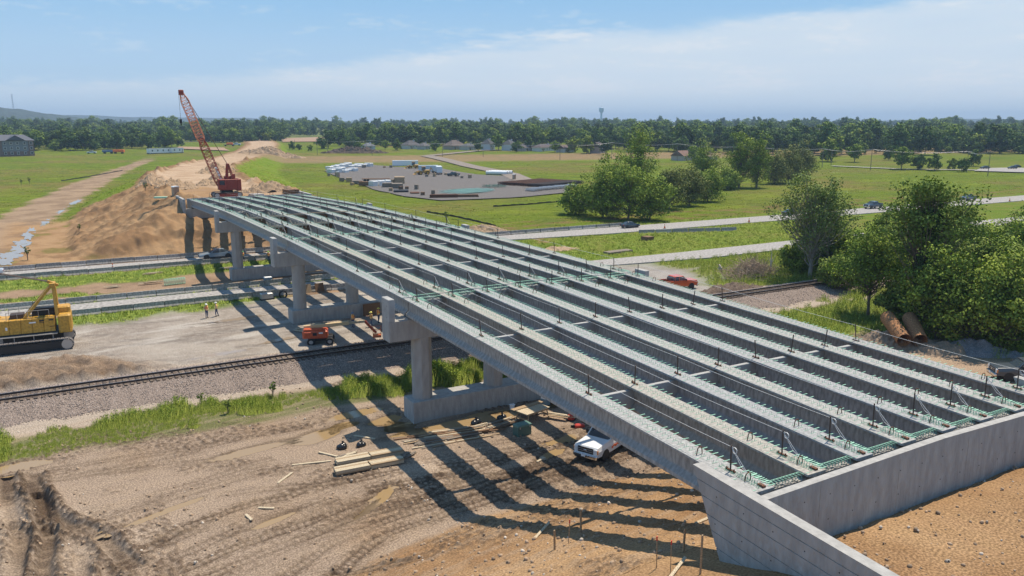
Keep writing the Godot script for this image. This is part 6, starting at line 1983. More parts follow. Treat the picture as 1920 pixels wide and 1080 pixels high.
		for x in [-0.80, 0.80]:
			part("headlight", rbox_mb(Vector3(x, 0.99, -2.90), Vector3(0.24, 0.36, 0.14), 0.04), mats.lamp_clear, o)
			part("tail_light", box_mb(Vector3(x * 1.16, 1.15, 2.93), Vector3(0.12, 0.36, 0.06)), mats.lamp_red, o)
			part("turn_light", box_mb(Vector3(x * 1.14, 0.95, -2.86), Vector3(0.10, 0.26, 0.12)), mats.lamp_amber, o)
	else:
		for x in [-0.62, 0.62]:
			part("headlight", rbox_mb(Vector3(x, 0.60, -2.22), Vector3(0.34, 0.12, 0.14), 0.02), mats.lamp_clear, o)
			part("tail_light", rbox_mb(Vector3(x, 0.76, 2.27), Vector3(0.36, 0.14, 0.1), 0.02), mats.lamp_red, o)
			part("mirror", rbox_mb(Vector3(x * 1.5, 0.98, -0.65), Vector3(0.18, 0.12, 0.1), 0.02), p, o)
			part("sill", box_mb(Vector3(x * 1.42, 0.28, 0.0), Vector3(0.06, 0.1, 2.1)), dark, o)
			var pil := MB.new()
			pil.bar(Vector3(x * 1.24, 0.92, -0.85), Vector3(x * 0.96, 1.38, -0.15), 0.05, 0.05)
			pil.bar(Vector3(x * 1.3, 0.94, 0.4), Vector3(x * 0.99, 1.39, 0.4), 0.05, 0.06)
			part("roof_pillar", pil, p, o)
		part("grille", box_mb(Vector3(0, 0.52, -2.27), Vector3(0.8, 0.14, 0.06)), dark, o)
		part("bumper", rbox_mb(Vector3(0, 0.40, -2.25), Vector3(1.5, 0.16, 0.14), 0.03), p, o)
	return o

func make_vehicles() -> void:
	var w := vehicle("pickup_truck", "white pickup truck with orange side stripe parked under the near span", "truck", V(8.75, floor_at(8.6, 21.4) - 0.02, 20.9), PI + 0.52 + PI, Color(0.74, 0.77, 0.80), "pickup")
	w.rotation.y = 1.99
	w.position = V(9.75, floor_at(9.4, 22.9) - 0.03, 23.35)
	for x in [-1.015, 1.015]:
		for k in 16:
			part("stripe_block", box_mb(Vector3(x, 0.78 + 0.07 * (k % 2), -0.95 + k * 0.24), Vector3(0.02, 0.15, 0.23)), mat("stripe_red", Color(0.72, 0.10, 0.03), 0.4) if k % 2 == 0 else mat("stripe_orange", Color(0.80, 0.22, 0.06), 0.4), w)
	var road_y := 0.20
	vehicle("car", "silver grey sedan driving along the far road beneath the bridge", "car", V(0.4, road_y, 124.0), PI / 2, Color(0.20, 0.26, 0.31), "sedan", "cars on the roads").scale = Vector3(1.1, 1.15, 1.25)
	vehicle("car", "pale car entering the picture on the far road", "car", V(-33.2, road_y, 124.2), PI / 2, Color(0.45, 0.47, 0.49), "sedan", "cars on the roads")
	vehicle("car", "dark blue car on the far road beside the field clump", "car", V(88.5, road_y, 121.6), -PI / 2, Color(0.03, 0.05, 0.07), "sedan", "cars on the roads")
	vehicle("car", "dark green car on the far road behind the cottonwood", "car", V(139.5, road_y, 121.4), -PI / 2, Color(0.035, 0.06, 0.06), "sedan", "cars on the roads")
	vehicle("pickup_truck", "dark blue pickup driving between the thicket and the field", "truck", V(172.5, road_y, 121.6), PI / 2, Color(0.03, 0.055, 0.09), "pickup", "cars on the roads")
	vehicle("pickup_truck", "blue pickup farthest along the far road", "truck", V(217.0, road_y, 121.8), PI / 2, Color(0.04, 0.08, 0.12), "pickup", "cars on the roads")
	vehicle("pickup_truck", "orange red pickup parked on the gravel turnout past the bridge", "truck", V(52.6, floor_at(52.6, 64.8), 64.9), -1.69, Color(0.56, 0.09, 0.025), "pickup")
	vehicle("pickup_truck", "dark grey truck parked on the dirt beside the bridge's near end", "truck", V(52.6, floor_at(52.6, 17.0), 17.2), 0.9, Color(0.05, 0.065, 0.08), "pickup")
	vehicle("pickup_truck", "dark green pickup standing in the storage yard", "truck", Vector3(130.68, 0.00, -300.87) + Vector3(0, 0.3, 0), 0.5, Color(0.035, 0.06, 0.06), "pickup")
	vehicle("car", "black car at the left of the parking lot", "car", Vector3(378.3, 0.79, -210.6) + Vector3(0, 0.5, 0), 1.2, Color(0.02, 0.025, 0.03), "sedan", "cars in the parking lot")
	vehicle("car", "dark car in the middle of the parking lot", "car", Vector3(388.8, 0.86, -203.1) + Vector3(0, 0.5, 0), 1.2, Color(0.03, 0.035, 0.04), "sedan", "cars in the parking lot")
	vehicle("car", "black car behind the other two in the parking lot", "car", Vector3(397.9, 0.99, -206.3) + Vector3(0, 0.5, 0), 1.2, Color(0.02, 0.02, 0.02), "sedan", "cars in the parking lot")
	var wt := vehicle("pickup_truck", "white truck parked by the trees beyond the left field", "truck", Vector3(2.2, 3.22, -597.7), 1.2, Color(0.70, 0.71, 0.72), "pickup")
	vehicle("pickup_truck", "white truck beside the orange flatbed on the far dirt road", "truck", Vector3(116.9, 4.71, -700.4), 1.2, Color(0.72, 0.73, 0.74), "pickup").scale = Vector3.ONE * 1.3
	var fb := thing("flatbed_trailer", "orange loaded flatbed behind the white truck on the far dirt road", "trailer", Vector3(109.2, 4.61, -690.0), 1.2)
	part("bed", box_mb(Vector3(0, 1.1, 0), Vector3(2.5, 0.3, 9)), mats.black, fb)
	part("load", rbox_mb(Vector3(0, 2.0, 0.5), Vector3(2.2, 1.5, 5), 0.2), mats.orange, fb)
	for z in [-3.0, 3.0]:
		part("axle", box_mb(Vector3(0, 0.5, z), Vector3(2.4, 0.9, 1.0)), mats.rubber, fb)
	var ot := thing("farm_wagon", "orange red farm wagon by the trees beyond the left field", "wagon", Vector3(18.4, 3.13, -591.3), 1.2)
	part("body", rbox_mb(Vector3(0, 1.8, 0), Vector3(2.4, 1.6, 7), 0.1), mats.orange, ot)
	for z in [-2.2, 2.2]:
		part("axle", box_mb(Vector3(0, 0.55, z), Vector3(2.4, 1.0, 1.0)), mats.rubber, ot)
	var bt := thing("farm_wagon", "blue and tan wagon beside the orange red one", "wagon", Vector3(12.0, 3.16, -593.8), 1.2)
	part("body", rbox_mb(Vector3(0, 1.7, 0), Vector3(2.4, 1.4, 7), 0.1), mat("wagon_blue", Color(0.10, 0.16, 0.26), 0.6), bt)
	for z in [-2.2, 2.2]:
		part("axle", box_mb(Vector3(0, 0.55, z), Vector3(2.4, 1.0, 1.0)), mats.rubber, bt)

# ---- cranes and the lift ---------------------------------------------------
func lattice(m: MB, a: Vector3, b: Vector3, wid: float, end_w: float, panels: int, r := 0.06) -> void:
	var z := (b - a).normalized()
	var x := z.cross(Vector3(0, 0, 1)).normalized()
	var y := z.cross(x)
	var prev := []
	for i in panels + 1:
		var t := float(i) / panels
		var w := lerpf(end_w, wid, smoothstep(0.0, 0.16, t)) if t < 0.5 else lerpf(end_w, wid, smoothstep(1.0, 0.80, t))
		var c := a.lerp(b, t)
		var q := [c + (x + y) * w * 0.5, c + (x - y) * w * 0.5, c - (x + y) * w * 0.5, c + (y - x) * w * 0.5]
		if prev.size() > 0:
			for k in 4:
				var k1 := (k + 1) % 4
				m.tube(prev[k], q[k], r, r, 4, false)
				m.tube(prev[k] if i % 2 == 0 else prev[k1], q[k1] if i % 2 == 0 else q[k], r * 0.6, r * 0.6, 3, false)
				m.tube(q[k], q[k1], r * 0.6, r * 0.6, 3, false)
		prev = q

func crawler(o: Node3D, ln: float, gauge: float, h: float, shoe: Material, frame: Material) -> void:
	for sd in [-1.0, 1.0]:
		var c := Vector3(0, 0, sd * gauge * 0.5)
		var belt := MB.new()
		var k := 44
		var path := []
		var per := 2.0 * (ln - h) + PI * h
		for i in k:
			var d := per * i / k
			var p: Vector2
			var an: float
			if d < ln - h:
				p = Vector2(-(ln - h) * 0.5 + d, 0); an = 0.0
			elif d < ln - h + PI * h * 0.5:
				var t := (d - (ln - h)) / (h * 0.5)
				p = Vector2((ln - h) * 0.5 + sin(t) * h * 0.5, h * 0.5 - cos(t) * h * 0.5); an = t
			elif d < 2.0 * (ln - h) + PI * h * 0.5:
				p = Vector2((ln - h) * 0.5 - (d - (ln - h) - PI * h * 0.5), h); an = PI
			else:
				var t := (d - 2.0 * (ln - h) - PI * h * 0.5) / (h * 0.5)
				p = Vector2(-(ln - h) * 0.5 - sin(t) * h * 0.5, h * 0.5 + cos(t) * h * 0.5); an = PI + t
			belt.box(c + Vector3(p.x, p.y, 0), Vector3(per / k * 0.86, 0.09, 0.85), Basis(Vector3(0, 0, 1), an))
		var tr := part("crawler_track", belt, shoe, o)
		var side := MB.new()
		side.box(c + Vector3(0, h * 0.5, 0), Vector3(ln - h, h * 0.62, 0.6))
		part("track_frame", side, frame, tr)
		for e in [-1.0, 1.0]:
			var wl := MB.new()
			wl.tube(c + Vector3(e * (ln - h) * 0.5, h * 0.5, -0.36), c + Vector3(e * (ln - h) * 0.5, h * 0.5, 0.36), h * 0.44, h * 0.44, 18)
			part("track_wheel", wl, mats.steel, tr)

func make_cranes() -> void:
	# the red lattice crane on the far fill
	var red := tmat("crane_red", Color(0.56, 0.085, 0.045), 0.55, texs["rustt"], 0.5)
	var faded := mat("crane_faded", Color(0.68, 0.26, 0.14), 0.6)
	var gy := approach(7.6, 152.0)
	var o := thing("lattice_crane", "red crawler crane with a lattice boom standing on the far fill", "crane", V(7.8, gy, 151.6))
	crawler(o, 5.4, 3.6, 1.0, mats.steel_dark, red)
	part("turntable", rbox_mb(Vector3(0, 1.2, 0), Vector3(2.2, 0.5, 2.2), 0.1), mats.black, o)
	part("house", rbox_mb(Vector3(0.5, 2.55, 0), Vector3(3.9, 2.2, 2.9), 0.08), red, o)
	part("counterweight", rbox_mb(Vector3(2.35, 2.45, 0), Vector3(0.8, 2.4, 3.1), 0.1), red, o)
	part("cab", rbox_mb(Vector3(-1.1, 2.7, 1.5), Vector3(1.4, 2.0, 1.0), 0.06), red, o)
	part("cab_window", box_mb(Vector3(-1.1, 3.0, 2.01), Vector3(1.0, 0.8, 0.05)), mats.glass, o)
	for k in 3:
		part("side_door", box_mb(Vector3(0.1 + k * 0.75, 2.5, 1.47), Vector3(0.68, 1.7, 0.05)), red, o)
	var eng := MB.new()
	for k in 9:
		eng.box(Vector3(rng.randf_range(-0.4, 1.8), 3.9 + rng.randf_range(-0.1, 0.5), rng.randf_range(-1.0, 1.0)), Vector3(0.5, 0.7, 0.5))
	part("winch_gear", eng, red, o)
	var gan := MB.new()
	for sd in [-0.9, 0.9]:
		gan.bar(Vector3(0.2, 3.5, sd), Vector3(0.5, 6.6, sd * 0.7), 0.22, 0.22)
		gan.bar(Vector3(1.5, 3.5, sd), Vector3(0.7, 6.6, sd * 0.7), 0.18, 0.18)
		gan.bar(Vector3(0.3, 5.0, sd * 0.8), Vector3(1.1, 5.0, sd * 0.8), 0.14, 0.14)
	gan.bar(Vector3(0.55, 6.6, -0.75), Vector3(0.55, 6.6, 0.75), 0.4, 0.3)
	part("gantry", gan, red, o)
	var foot := Vector3(-0.9, 1.9, 0)
	var tip := Vector3(-7.3, 20.9, 0.3)
	var bm := MB.new()
	lattice(bm, foot, foot.lerp(tip, 0.52), 1.45, 0.9, 14, 0.075)
	part("lower_boom", bm, red, o)
	bm = MB.new()
	lattice(bm, foot.lerp(tip, 0.45), tip, 1.4, 0.5, 18, 0.07)
	part("upper_boom", bm, faded, o)
	part("boom_plate", box_mb(foot.lerp(tip, 0.14) + Vector3(0.45, 0, 0.2), Vector3(0.3, 3.2, 0.9), Basis(Vector3(0, 0, 1), 0.32)), mats.white, o)
	part("boom_head", rbox_mb(tip + Vector3(0.05, -0.2, 0), Vector3(0.9, 1.0, 0.8), 0.1), red, o)
	var rope := MB.new()
	rope.tube(tip + Vector3(-0.4, -0.3, 0), tip + Vector3(-0.4, -5.4, 0), 0.03, 0.03, 4)
	for sd in [-0.3, 0.3]:
		rope.tube(tip + Vector3(0.3, 0.1, sd), Vector3(0.55, 6.6, sd), 0.03, 0.03, 4)
	part("ropes", rope, mats.steel_dark, o)
	var hk := part("hook_block", rbox_mb(tip + Vector3(-0.4, -5.7, 0), Vector3(0.45, 0.8, 0.35), 0.08), mats.black, o)
	part("hook", box_mb(tip + Vector3(-0.4, -6.3, 0), Vector3(0.2, 0.5, 0.12)), mats.black, hk)
	# the yellow crane at the picture's edge
	var yel := tmat("crane_yellow", Color(0.60, 0.33, 0.045), 0.5, ntex("paintwear", 0.02, grey(0.82), Color(1, 1, 1), 0, 4, 256, 40, 0.3), 0.6)
	var y := thing("crawler_crane", "yellow crawler crane with raised gantry cut off by the picture's left edge", "crane", V(-26.5, floor_at(-26.5, 74.0), 74.4), -0.06)
	y.scale = Vector3.ONE * 0.86
	crawler(y, 9.0, 5.0, 1.35, tmat("track_grey", Color(0.26, 0.25, 0.24), 0.8, texs["rustt"], 0.4), mats.black)
	part("turntable", rbox_mb(Vector3(0, 1.6, 0), Vector3(2.8, 0.5, 2.8), 0.1), mats.black, y)
	part("deck_frame", box_mb(Vector3(0.4, 2.0, 0), Vector3(8.0, 0.4, 3.0)), mats.black, y)
	for k in 5:
		part("side_panel", rbox_mb(Vector3(-2.6 + 1.18 * k, 3.0, 0), Vector3(1.16, 1.7, 3.1), 0.04), yel, y)
	part("counterweight", rbox_mb(Vector3(3.75, 3.0, 0), Vector3(1.4, 2.2, 3.6), 0.2), yel, y)
	part("upper_weight", rbox_mb(Vector3(3.6, 4.4, -0.4), Vector3(1.6, 0.9, 1.8), 0.15), yel, y)
	part("engine_deck", box_mb(Vector3(1.6, 4.3, -0.6), Vector3(2.6, 0.9, 1.2)), mats.black, y)
	part("winch", box_mb(Vector3(-1.2, 4.1, 0), Vector3(1.4, 0.5, 1.6)), mats.steel_dark, y)
	for q in [[1.35, 3.55, 0.50, 0.22], [2.35, 3.55, 0.5, 0.16], [1.35, 3.3, 0.5, 0.06], [2.4, 2.75, 0.6, 0.06], [0.4, 3.4, 0.7, 0.16]]:
		part("vent" if q[3] > 0.2 else "decal", box_mb(Vector3(q[0], q[1], 1.56), Vector3(q[2], q[3], 0.03)), mats.black if q[0] > 1.0 else mats.white, y)
	part("decal", box_mb(Vector3(-2.3, 2.9, 1.56), Vector3(0.2, 0.36, 0.03)), mats.white, y)
	var ga := MB.new()
	for sd in [-1.1, 1.1]:
		ga.bar(Vector3(-0.4, 3.9, sd), Vector3(2.75, 7.6, sd * 0.5), 0.34, 0.30)
		ga.bar(Vector3(3.0, 3.9, sd), Vector3(2.9, 7.6, sd * 0.5), 0.34, 0.30)
	ga.bar(Vector3(2.8, 7.6, -0.9), Vector3(2.8, 7.6, 0.9), 0.6, 0.4)
	ga.bar(Vector3(2.3, 8.0, 0.0), Vector3(3.4, 7.4, 0.0), 0.4, 0.3)
	part("gantry", ga, yel, y)
	var pend := MB.new()
	for sd in [-0.3, -0.1, 0.1, 0.3]:
		pend.tube(Vector3(2.3, 8.0, sd), Vector3(-12.0, 11.4, sd - 3.0), 0.045, 0.045, 5, false)
	part("pendant_ropes", pend, mats.steel_dark, y)
	var yb := MB.new()
	lattice(yb, Vector3(-2.4, 2.6, 0), Vector3(-16.0, 11.5, -3.0), 1.7, 1.3, 12, 0.1)
	part("boom", yb, yel, y)
	part("boom_foot", rbox_mb(Vector3(-2.9, 2.9, 0), Vector3(1.6, 1.2, 1.9), 0.2), yel, y)
	var hr := MB.new()
	for sd in [-1.2, 1.45]:
		for k in 5:
			hr.tube(Vector3(-2.2 + k * 1.1, 3.9, sd), Vector3(-2.2 + k * 1.1, 4.8, sd), 0.025, 0.025, 4)
		hr.tube(Vector3(-2.2, 4.8, sd), Vector3(2.2, 4.8, sd), 0.025, 0.025, 4)
	part("handrail", hr, mats.steel, y)
	var wk := MB.new()
	wk.box(Vector3(-0.6, 1.95, 1.9), Vector3(7.0, 0.06, 0.7))
	for k in 4: wk.box(Vector3(-3.6 + 2.0 * k, 1.6, 2.0), Vector3(0.08, 0.7, 0.08))
	part("walkway", wk, mats.steel, y)
	# the orange boom lift by the track
	var org := tmat("lift_orange", Color(0.62, 0.105, 0.035), 0.5, texs["paintwear"], 0.6)
	var pale := mat("lift_cream", Color(0.62, 0.46, 0.26), 0.5)
	var l := thing("boom_lift", "orange telescopic boom lift parked beside the railway under the bridge", "boom lift", V(-0.3, floor_at(-0.3, 61.6) - 0.05, 61.7), -0.35)
	l.scale = Vector3(0.84, 0.76, 0.84)
	part("turret", rbox_mb(Vector3(0, 1.55, 0), Vector3(3.1, 1.1, 2.2), 0.25), org, l)
	part("engine_cover", rbox_mb(Vector3(-0.2, 2.15, 0.55), Vector3(2.4, 0.35, 0.8), 0.1), org, l)
	part("chassis", rbox_mb(Vector3(0.6, 0.75, 0), Vector3(3.0, 0.4, 1.6), 0.06), mats.black, l)
	for x in [-0.5, 1.8]:
		for z in [-1.05, 1.05]:
			var t := MB.new()
			t.tube(Vector3(x, 0.5, z - 0.19), Vector3(x, 0.5, z + 0.19), 0.5, 0.5, 18)
			var wh := part("wheel", t, mats.rubber, l)
			var hb := MB.new()
			hb.tube(Vector3(x, 0.5, z - 0.2), Vector3(x, 0.5, z + 0.2), 0.26, 0.26, 12)
			part("rim", hb, mats.steel, wh)
	part("decal", box_mb(Vector3(0.0, 1.6, 1.115), Vector3(0.5, 0.4, 0.02)), mats.black, l)
	part("decal", box_mb(Vector3(0.75, 1.75, 1.115), Vector3(0.5, 0.18, 0.02)), mats.white, l)
	var b1 := MB.new()
	b1.bar(Vector3(-1.4, 2.35, 0), Vector3(4.2, 2.75, 0), 0.42, 0.45)
	part("main_boom", b1, pale, l)
	b1 = MB.new()
	b1.bar(Vector3(4.2, 2.75, 0), Vector3(6.2, 2.9, 0), 0.30, 0.32)
	part("fly_boom", b1, mats.wood_pale, l)
	b1 = MB.new()
	b1.bar(Vector3(6.2, 2.9, 0), Vector3(7.6, 1.2, 0.2), 0.25, 0.3)
	part("jib", b1, org, l)
	var bk := MB.new()
	for x in [7.2, 8.2]:
		for z in [-0.8, 0.8]:
			bk.tube(Vector3(x, 0.7, z), Vector3(x, 1.9, z), 0.035, 0.035, 5)
	for h in [0.75, 1.3, 1.9]:
		for e in [[Vector3(7.2, h, -0.8), Vector3(8.2, h, -0.8)], [Vector3(7.2, h, 0.8), Vector3(8.2, h, 0.8)], [Vector3(7.2, h, -0.8), Vector3(7.2, h, 0.8)], [Vector3(8.2, h, -0.8), Vector3(8.2, h, 0.8)]]:
			bk.tube(e[0], e[1], 0.03, 0.03, 5)
	bk.box(Vector3(7.7, 0.68, 0), Vector3(1.0, 0.05, 1.6))
	part("basket", bk, mats.orange, l)

# ---- people ----------------------------------------------------------------
func sd_bone(p: Vector3, a: Vector3, b: Vector3, ra: float, rb: float) -> float:
	var ab := b - a
	var t := clampf((p - a).dot(ab) / ab.length_squared(), 0.0, 1.0)
	return (p - a - ab * t).length() - lerpf(ra, rb, t)

func body_mesh(bones: Array, cell: float, lo: Vector3, hi: Vector3, m: MB, paint: Callable) -> void:
	# surface nets over the smooth union of tapered capsules
	var n := Vector3i(int((hi.x - lo.x) / cell) + 2, int((hi.y - lo.y) / cell) + 2, int((hi.z - lo.z) / cell) + 2)
	var f := PackedFloat32Array()
	f.resize(n.x * n.y * n.z)
	f.fill(1.0)
	for b in bones:
		var mn: Vector3 = b[0].min(b[1]) - Vector3.ONE * (maxf(b[2], b[3]) + 0.12)
		var mx: Vector3 = b[0].max(b[1]) + Vector3.ONE * (maxf(b[2], b[3]) + 0.12)
		for k in range(maxi(0, int((mn.z - lo.z) / cell)), mini(n.z, int((mx.z - lo.z) / cell) + 2)):
			for j in range(maxi(0, int((mn.y - lo.y) / cell)), mini(n.y, int((mx.y - lo.y) / cell) + 2)):
				for i in range(maxi(0, int((mn.x - lo.x) / cell)), mini(n.x, int((mx.x - lo.x) / cell) + 2)):
					var id := (k * n.y + j) * n.x + i
					var d := sd_bone(lo + Vector3(i, j, k) * cell, b[0], b[1], b[2], b[3])
					var a := f[id]
					var kk: float = b[4] if b.size() > 4 else 0.03
					var h := maxf(kk - absf(a - d), 0.0) / kk
					f[id] = minf(a, d) - h * h * kk * 0.25
	var vid := {}
	var vs := []
	var ns := []
	for k in n.z - 1:
		for j in n.y - 1:
			for i in n.x - 1:
				var id := (k * n.y + j) * n.x + i
				var c := [f[id], f[id + 1], f[id + n.x], f[id + n.x + 1], f[id + n.x * n.y], f[id + n.x * n.y + 1], f[id + n.x * n.y + n.x], f[id + n.x * n.y + n.x + 1]]
				var neg := 0
				for q in c:
					if q < 0.0: neg += 1
				if neg == 0 or neg == 8: continue
				var s := Vector3.ZERO
				var cnt := 0
				for e in [[0, 1], [2, 3], [4, 5], [6, 7], [0, 2], [1, 3], [4, 6], [5, 7], [0, 4], [1, 5], [2, 6], [3, 7]]:
					if (c[e[0]] < 0.0) != (c[e[1]] < 0.0):
						var t: float = c[e[0]] / (c[e[0]] - c[e[1]])
						var pa := Vector3(e[0] & 1, (e[0] >> 1) & 1, e[0] >> 2)
						var pb := Vector3(e[1] & 1, (e[1] >> 1) & 1, e[1] >> 2)
						s += pa.lerp(pb, t)
						cnt += 1
				vid[id] = vs.size()
				vs.append(lo + (Vector3(i, j, k) + s / cnt) * cell)
				ns.append(Vector3(c[1] + c[3] + c[5] + c[7] - c[0] - c[2] - c[4] - c[6], c[2] + c[3] + c[6] + c[7] - c[0] - c[1] - c[4] - c[5], c[4] + c[5] + c[6] + c[7] - c[0] - c[1] - c[2] - c[3]).normalized())
	var st := [1, n.x, n.x * n.y]
	for id in vid:
		for ax in 3:
			var o1: int = st[(ax + 1) % 3]
			var o2: int = st[(ax + 2) % 3]
			if (f[id] < 0.0) == (f[id + st[ax]] < 0.0): continue
			if not (vid.has(id - o1) and vid.has(id - o2) and vid.has(id - o1 - o2)): continue
			var q := [vid[id], vid[id - o1], vid[id - o1 - o2], vid[id - o2]]
			m.col = paint.call((vs[q[0]] + vs[q[2]]) * 0.5)
			m.tri3(vs[q[0]], vs[q[1]], vs[q[2]], ns[q[0]], ns[q[1]], ns[q[2]])
			m.tri3(vs[q[0]], vs[q[2]], vs[q[3]], ns[q[0]], ns[q[2]], ns[q[3]])

func person(label: String, at: Vector3, turn: float, vest: Color, shirt: Color, pose: int, hat := Color(0.8, 0.8, 0.78)) -> void:
	# facing -z; joints in metres for a 1.76 m figure
	var o := thing("person", label, "person", at, turn, "workers on the site")
	var body := MB.new()
	var jeans := Color(0.045, 0.08, 0.16)
	var skin_ := Color(0.42, 0.25, 0.17)
	var boot := Color(0.07, 0.045, 0.03)
	var sp := 0.1 if pose != 1 else 0.14
	var step := 0.0 if pose == 0 else 0.07
	var hipL := Vector3(-0.09, 0.93, 0)
	var hipR := Vector3(0.09, 0.93, 0)
	var kneeL := Vector3(-sp, 0.50, -0.02 - step)
	var kneeR := Vector3(sp, 0.50, -0.02 + step)
	var ankL := Vector3(-sp, 0.09, 0.02 - step)
	var ankR := Vector3(sp, 0.09, 0.03 + step * 2.0)
	var shL := Vector3(-0.19, 1.43, 0.01)
	var shR := Vector3(0.19, 1.43, 0.01)
	var elL := Vector3(-0.27, 1.15, 0.04)
	var elR := Vector3(0.27, 1.15, 0.04)
	var haL := Vector3(-0.26, 0.92, -0.08)
	var haR := Vector3(0.26, 0.92, -0.08)
	if pose == 0:
		elL = Vector3(-0.28, 1.16, 0.06); elR = Vector3(0.28, 1.16, 0.06)
		haL = Vector3(-0.10, 1.06, -0.20); haR = Vector3(0.10, 1.04, -0.20)
	elif pose == 2:
		elR = Vector3(0.30, 1.22, -0.16); haR = Vector3(0.22, 1.26, -0.42)
	var bones := [[hipL, kneeL, 0.095, 0.062], [kneeL, ankL, 0.062, 0.045], [hipR, kneeR, 0.095, 0.062], [kneeR, ankR, 0.062, 0.045],
		[ankL + Vector3(0, -0.045, 0.02), ankL + Vector3(-0.02, -0.05, -0.16), 0.05, 0.042], [ankR + Vector3(0, -0.045, 0.02), ankR + Vector3(0.02, -0.05, -0.16), 0.05, 0.042],
		[Vector3(-0.06, 0.97, 0.0), Vector3(0.06, 0.97, 0.0), 0.125, 0.125, 0.06], [Vector3(0, 0.98, 0), Vector3(0, 1.20, 0.0), 0.135, 0.14, 0.06], [Vector3(-0.07, 1.30, 0.0), Vector3(0.07, 1.30, 0.0), 0.135, 0.135, 0.06], [shL, shR, 0.075, 0.075, 0.06], [Vector3(0, 1.42, 0.0), Vector3(0, 1.54, -0.015), 0.06, 0.055, 0.04],
		[shL, elL, 0.062, 0.047], [elL, haL, 0.046, 0.032], [shR, elR, 0.062, 0.047], [elR, haR, 0.046, 0.032],
		[Vector3(0, 1.62, -0.03), Vector3(0, 1.67, -0.01), 0.085, 0.098, 0.03], [Vector3(0, 1.585, -0.055), Vector3(0, 1.60, -0.05), 0.058, 0.06, 0.03], [Vector3(0, 1.64, -0.115), Vector3(0, 1.615, -0.128), 0.012, 0.017, 0.015]]
	for sd in [-1.0, 1.0]:
		var h := haL if sd < 0.0 else haR
		var e := elL if sd < 0.0 else elR
		var d := (h - e).normalized()
		var side := d.cross(Vector3(0, 0, 1)).normalized()
		bones.append([h, h + d * 0.07, 0.032, 0.036, 0.015])
		for k in 4:
			var b := h + d * 0.085 + side * (k - 1.5) * 0.019
			bones.append([b, b + d * [0.055, 0.07, 0.066, 0.05][k] + Vector3(0, 0, -0.02), 0.0095, 0.008, 0.006])
		bones.append([h + d * 0.02 + side * 0.03, h + d * 0.07 + side * 0.055 + Vector3(0, 0, -0.02), 0.011, 0.009, 0.008])
		bones.append([Vector3(sd * 0.095, 1.64, 0.0), Vector3(sd * 0.1, 1.60, 0.0), 0.014, 0.012, 0.008])
	body_mesh(bones, 0.016, Vector3(-0.45, -0.03, -0.6), Vector3(0.45, 1.85, 0.3), body, func(p: Vector3) -> Color:
		if p.y < 0.13: return boot
		if p.y < 0.97 and absf(p.x) < 0.22 and not (p.z < -0.17): return jeans
		if p.y > 1.52: return Color(0.06, 0.045, 0.035) if p.z > 0.03 and p.y > 1.58 else skin_
		if p.distance_to(haL) < 0.19 or p.distance_to(haR) < 0.19: return skin_
		return shirt)
	var bmat := mat("person_body", Color(1, 1, 1), 0.85)
	bmat.vertex_color_use_as_albedo = true
	part("body", body, bmat, o)
	var vm := MB.new()
	body_mesh([[Vector3(0, 1.02, 0), Vector3(0, 1.20, 0.0), 0.165, 0.16, 0.05], [Vector3(-0.07, 1.30, 0.0), Vector3(0.07, 1.30, 0.0), 0.155, 0.155, 0.05], [shL * 0.85 + Vector3(0, 0.215, 0), shR * 0.85 + Vector3(0, 0.215, 0), 0.085, 0.085, 0.05]], 0.025, Vector3(-0.35, 0.8, -0.3), Vector3(0.35, 1.6, 0.3), vm, func(p: Vector3) -> Color:
		return Color(0.75, 0.72, 0.28) if absf(p.y - 1.10) < 0.04 or absf(absf(p.x) - 0.11) < 0.025 else vest)
	part("safety_vest", vm, bmat, o)
	var hm := MB.new()
	hm.col = hat
	hm.ball(Vector3(0, 1.68, -0.01), Vector3(0.135, 0.13, 0.155), 6, 16, 0.0)
	hm.tube(Vector3(0, 1.675, -0.03), Vector3(0, 1.69, -0.03), 0.165, 0.15, 16)
	hm.box(Vector3(0, 1.685, -0.17), Vector3(0.16, 0.012, 0.1))
	part("hard_hat", hm, bmat, o)

func make_people() -> void:
	var ora := Color(0.80, 0.20, 0.03)
	person("worker in red and yellow vest and white hard hat standing on the gravel", V(-8.5, floor_at(-8.5, 79.1), 79.1), PI + 0.4, Color(0.62, 0.10, 0.04), Color(0.45, 0.36, 0.22), 0)
	person("worker in orange vest walking, right of the one in red on the gravel", V(-7.3, floor_at(-7.3, 79.5), 79.5), 1.2, Color(0.80, 0.42, 0.10), Color(0.5, 0.4, 0.3), 1)
	var p := V(4.6, 0, 66.6)
	person("worker in orange vest standing behind the boom lift's arm", V(5.3, floor_at(5.3, 66.0), 66.0), 2.2, ora, Color(0.25, 0.2, 0.15), 0, Color(0.15, 0.25, 0.4))
	person("worker bending an arm out beside the lift's basket", V(7.2, floor_at(7.2, 65.2), 65.2), 1.6, ora, Color(0.5, 0.4, 0.2), 2, Color(0.8, 0.75, 0.2))
	person("worker in orange vest farthest along the crash wall", V(8.6, floor_at(8.6, 66.6), 66.6), -1.0, ora, Color(0.3, 0.25, 0.2), 2, Color(0.75, 0.7, 0.15))
	person("worker in orange vest behind the silver sedan", V(3.9, floor_at(3.9, 119.3), 119.2), 0.5, ora, Color(0.4, 0.35, 0.3), 1, Color(0.2, 0.6, 0.15))
	person("worker in orange vest and lime hard hat under the far span", V(7.8, floor_at(7.8, 117.6), 117.6), 3.0, ora, Color(0.3, 0.28, 0.2), 0, Color(0.35, 0.7, 0.15))

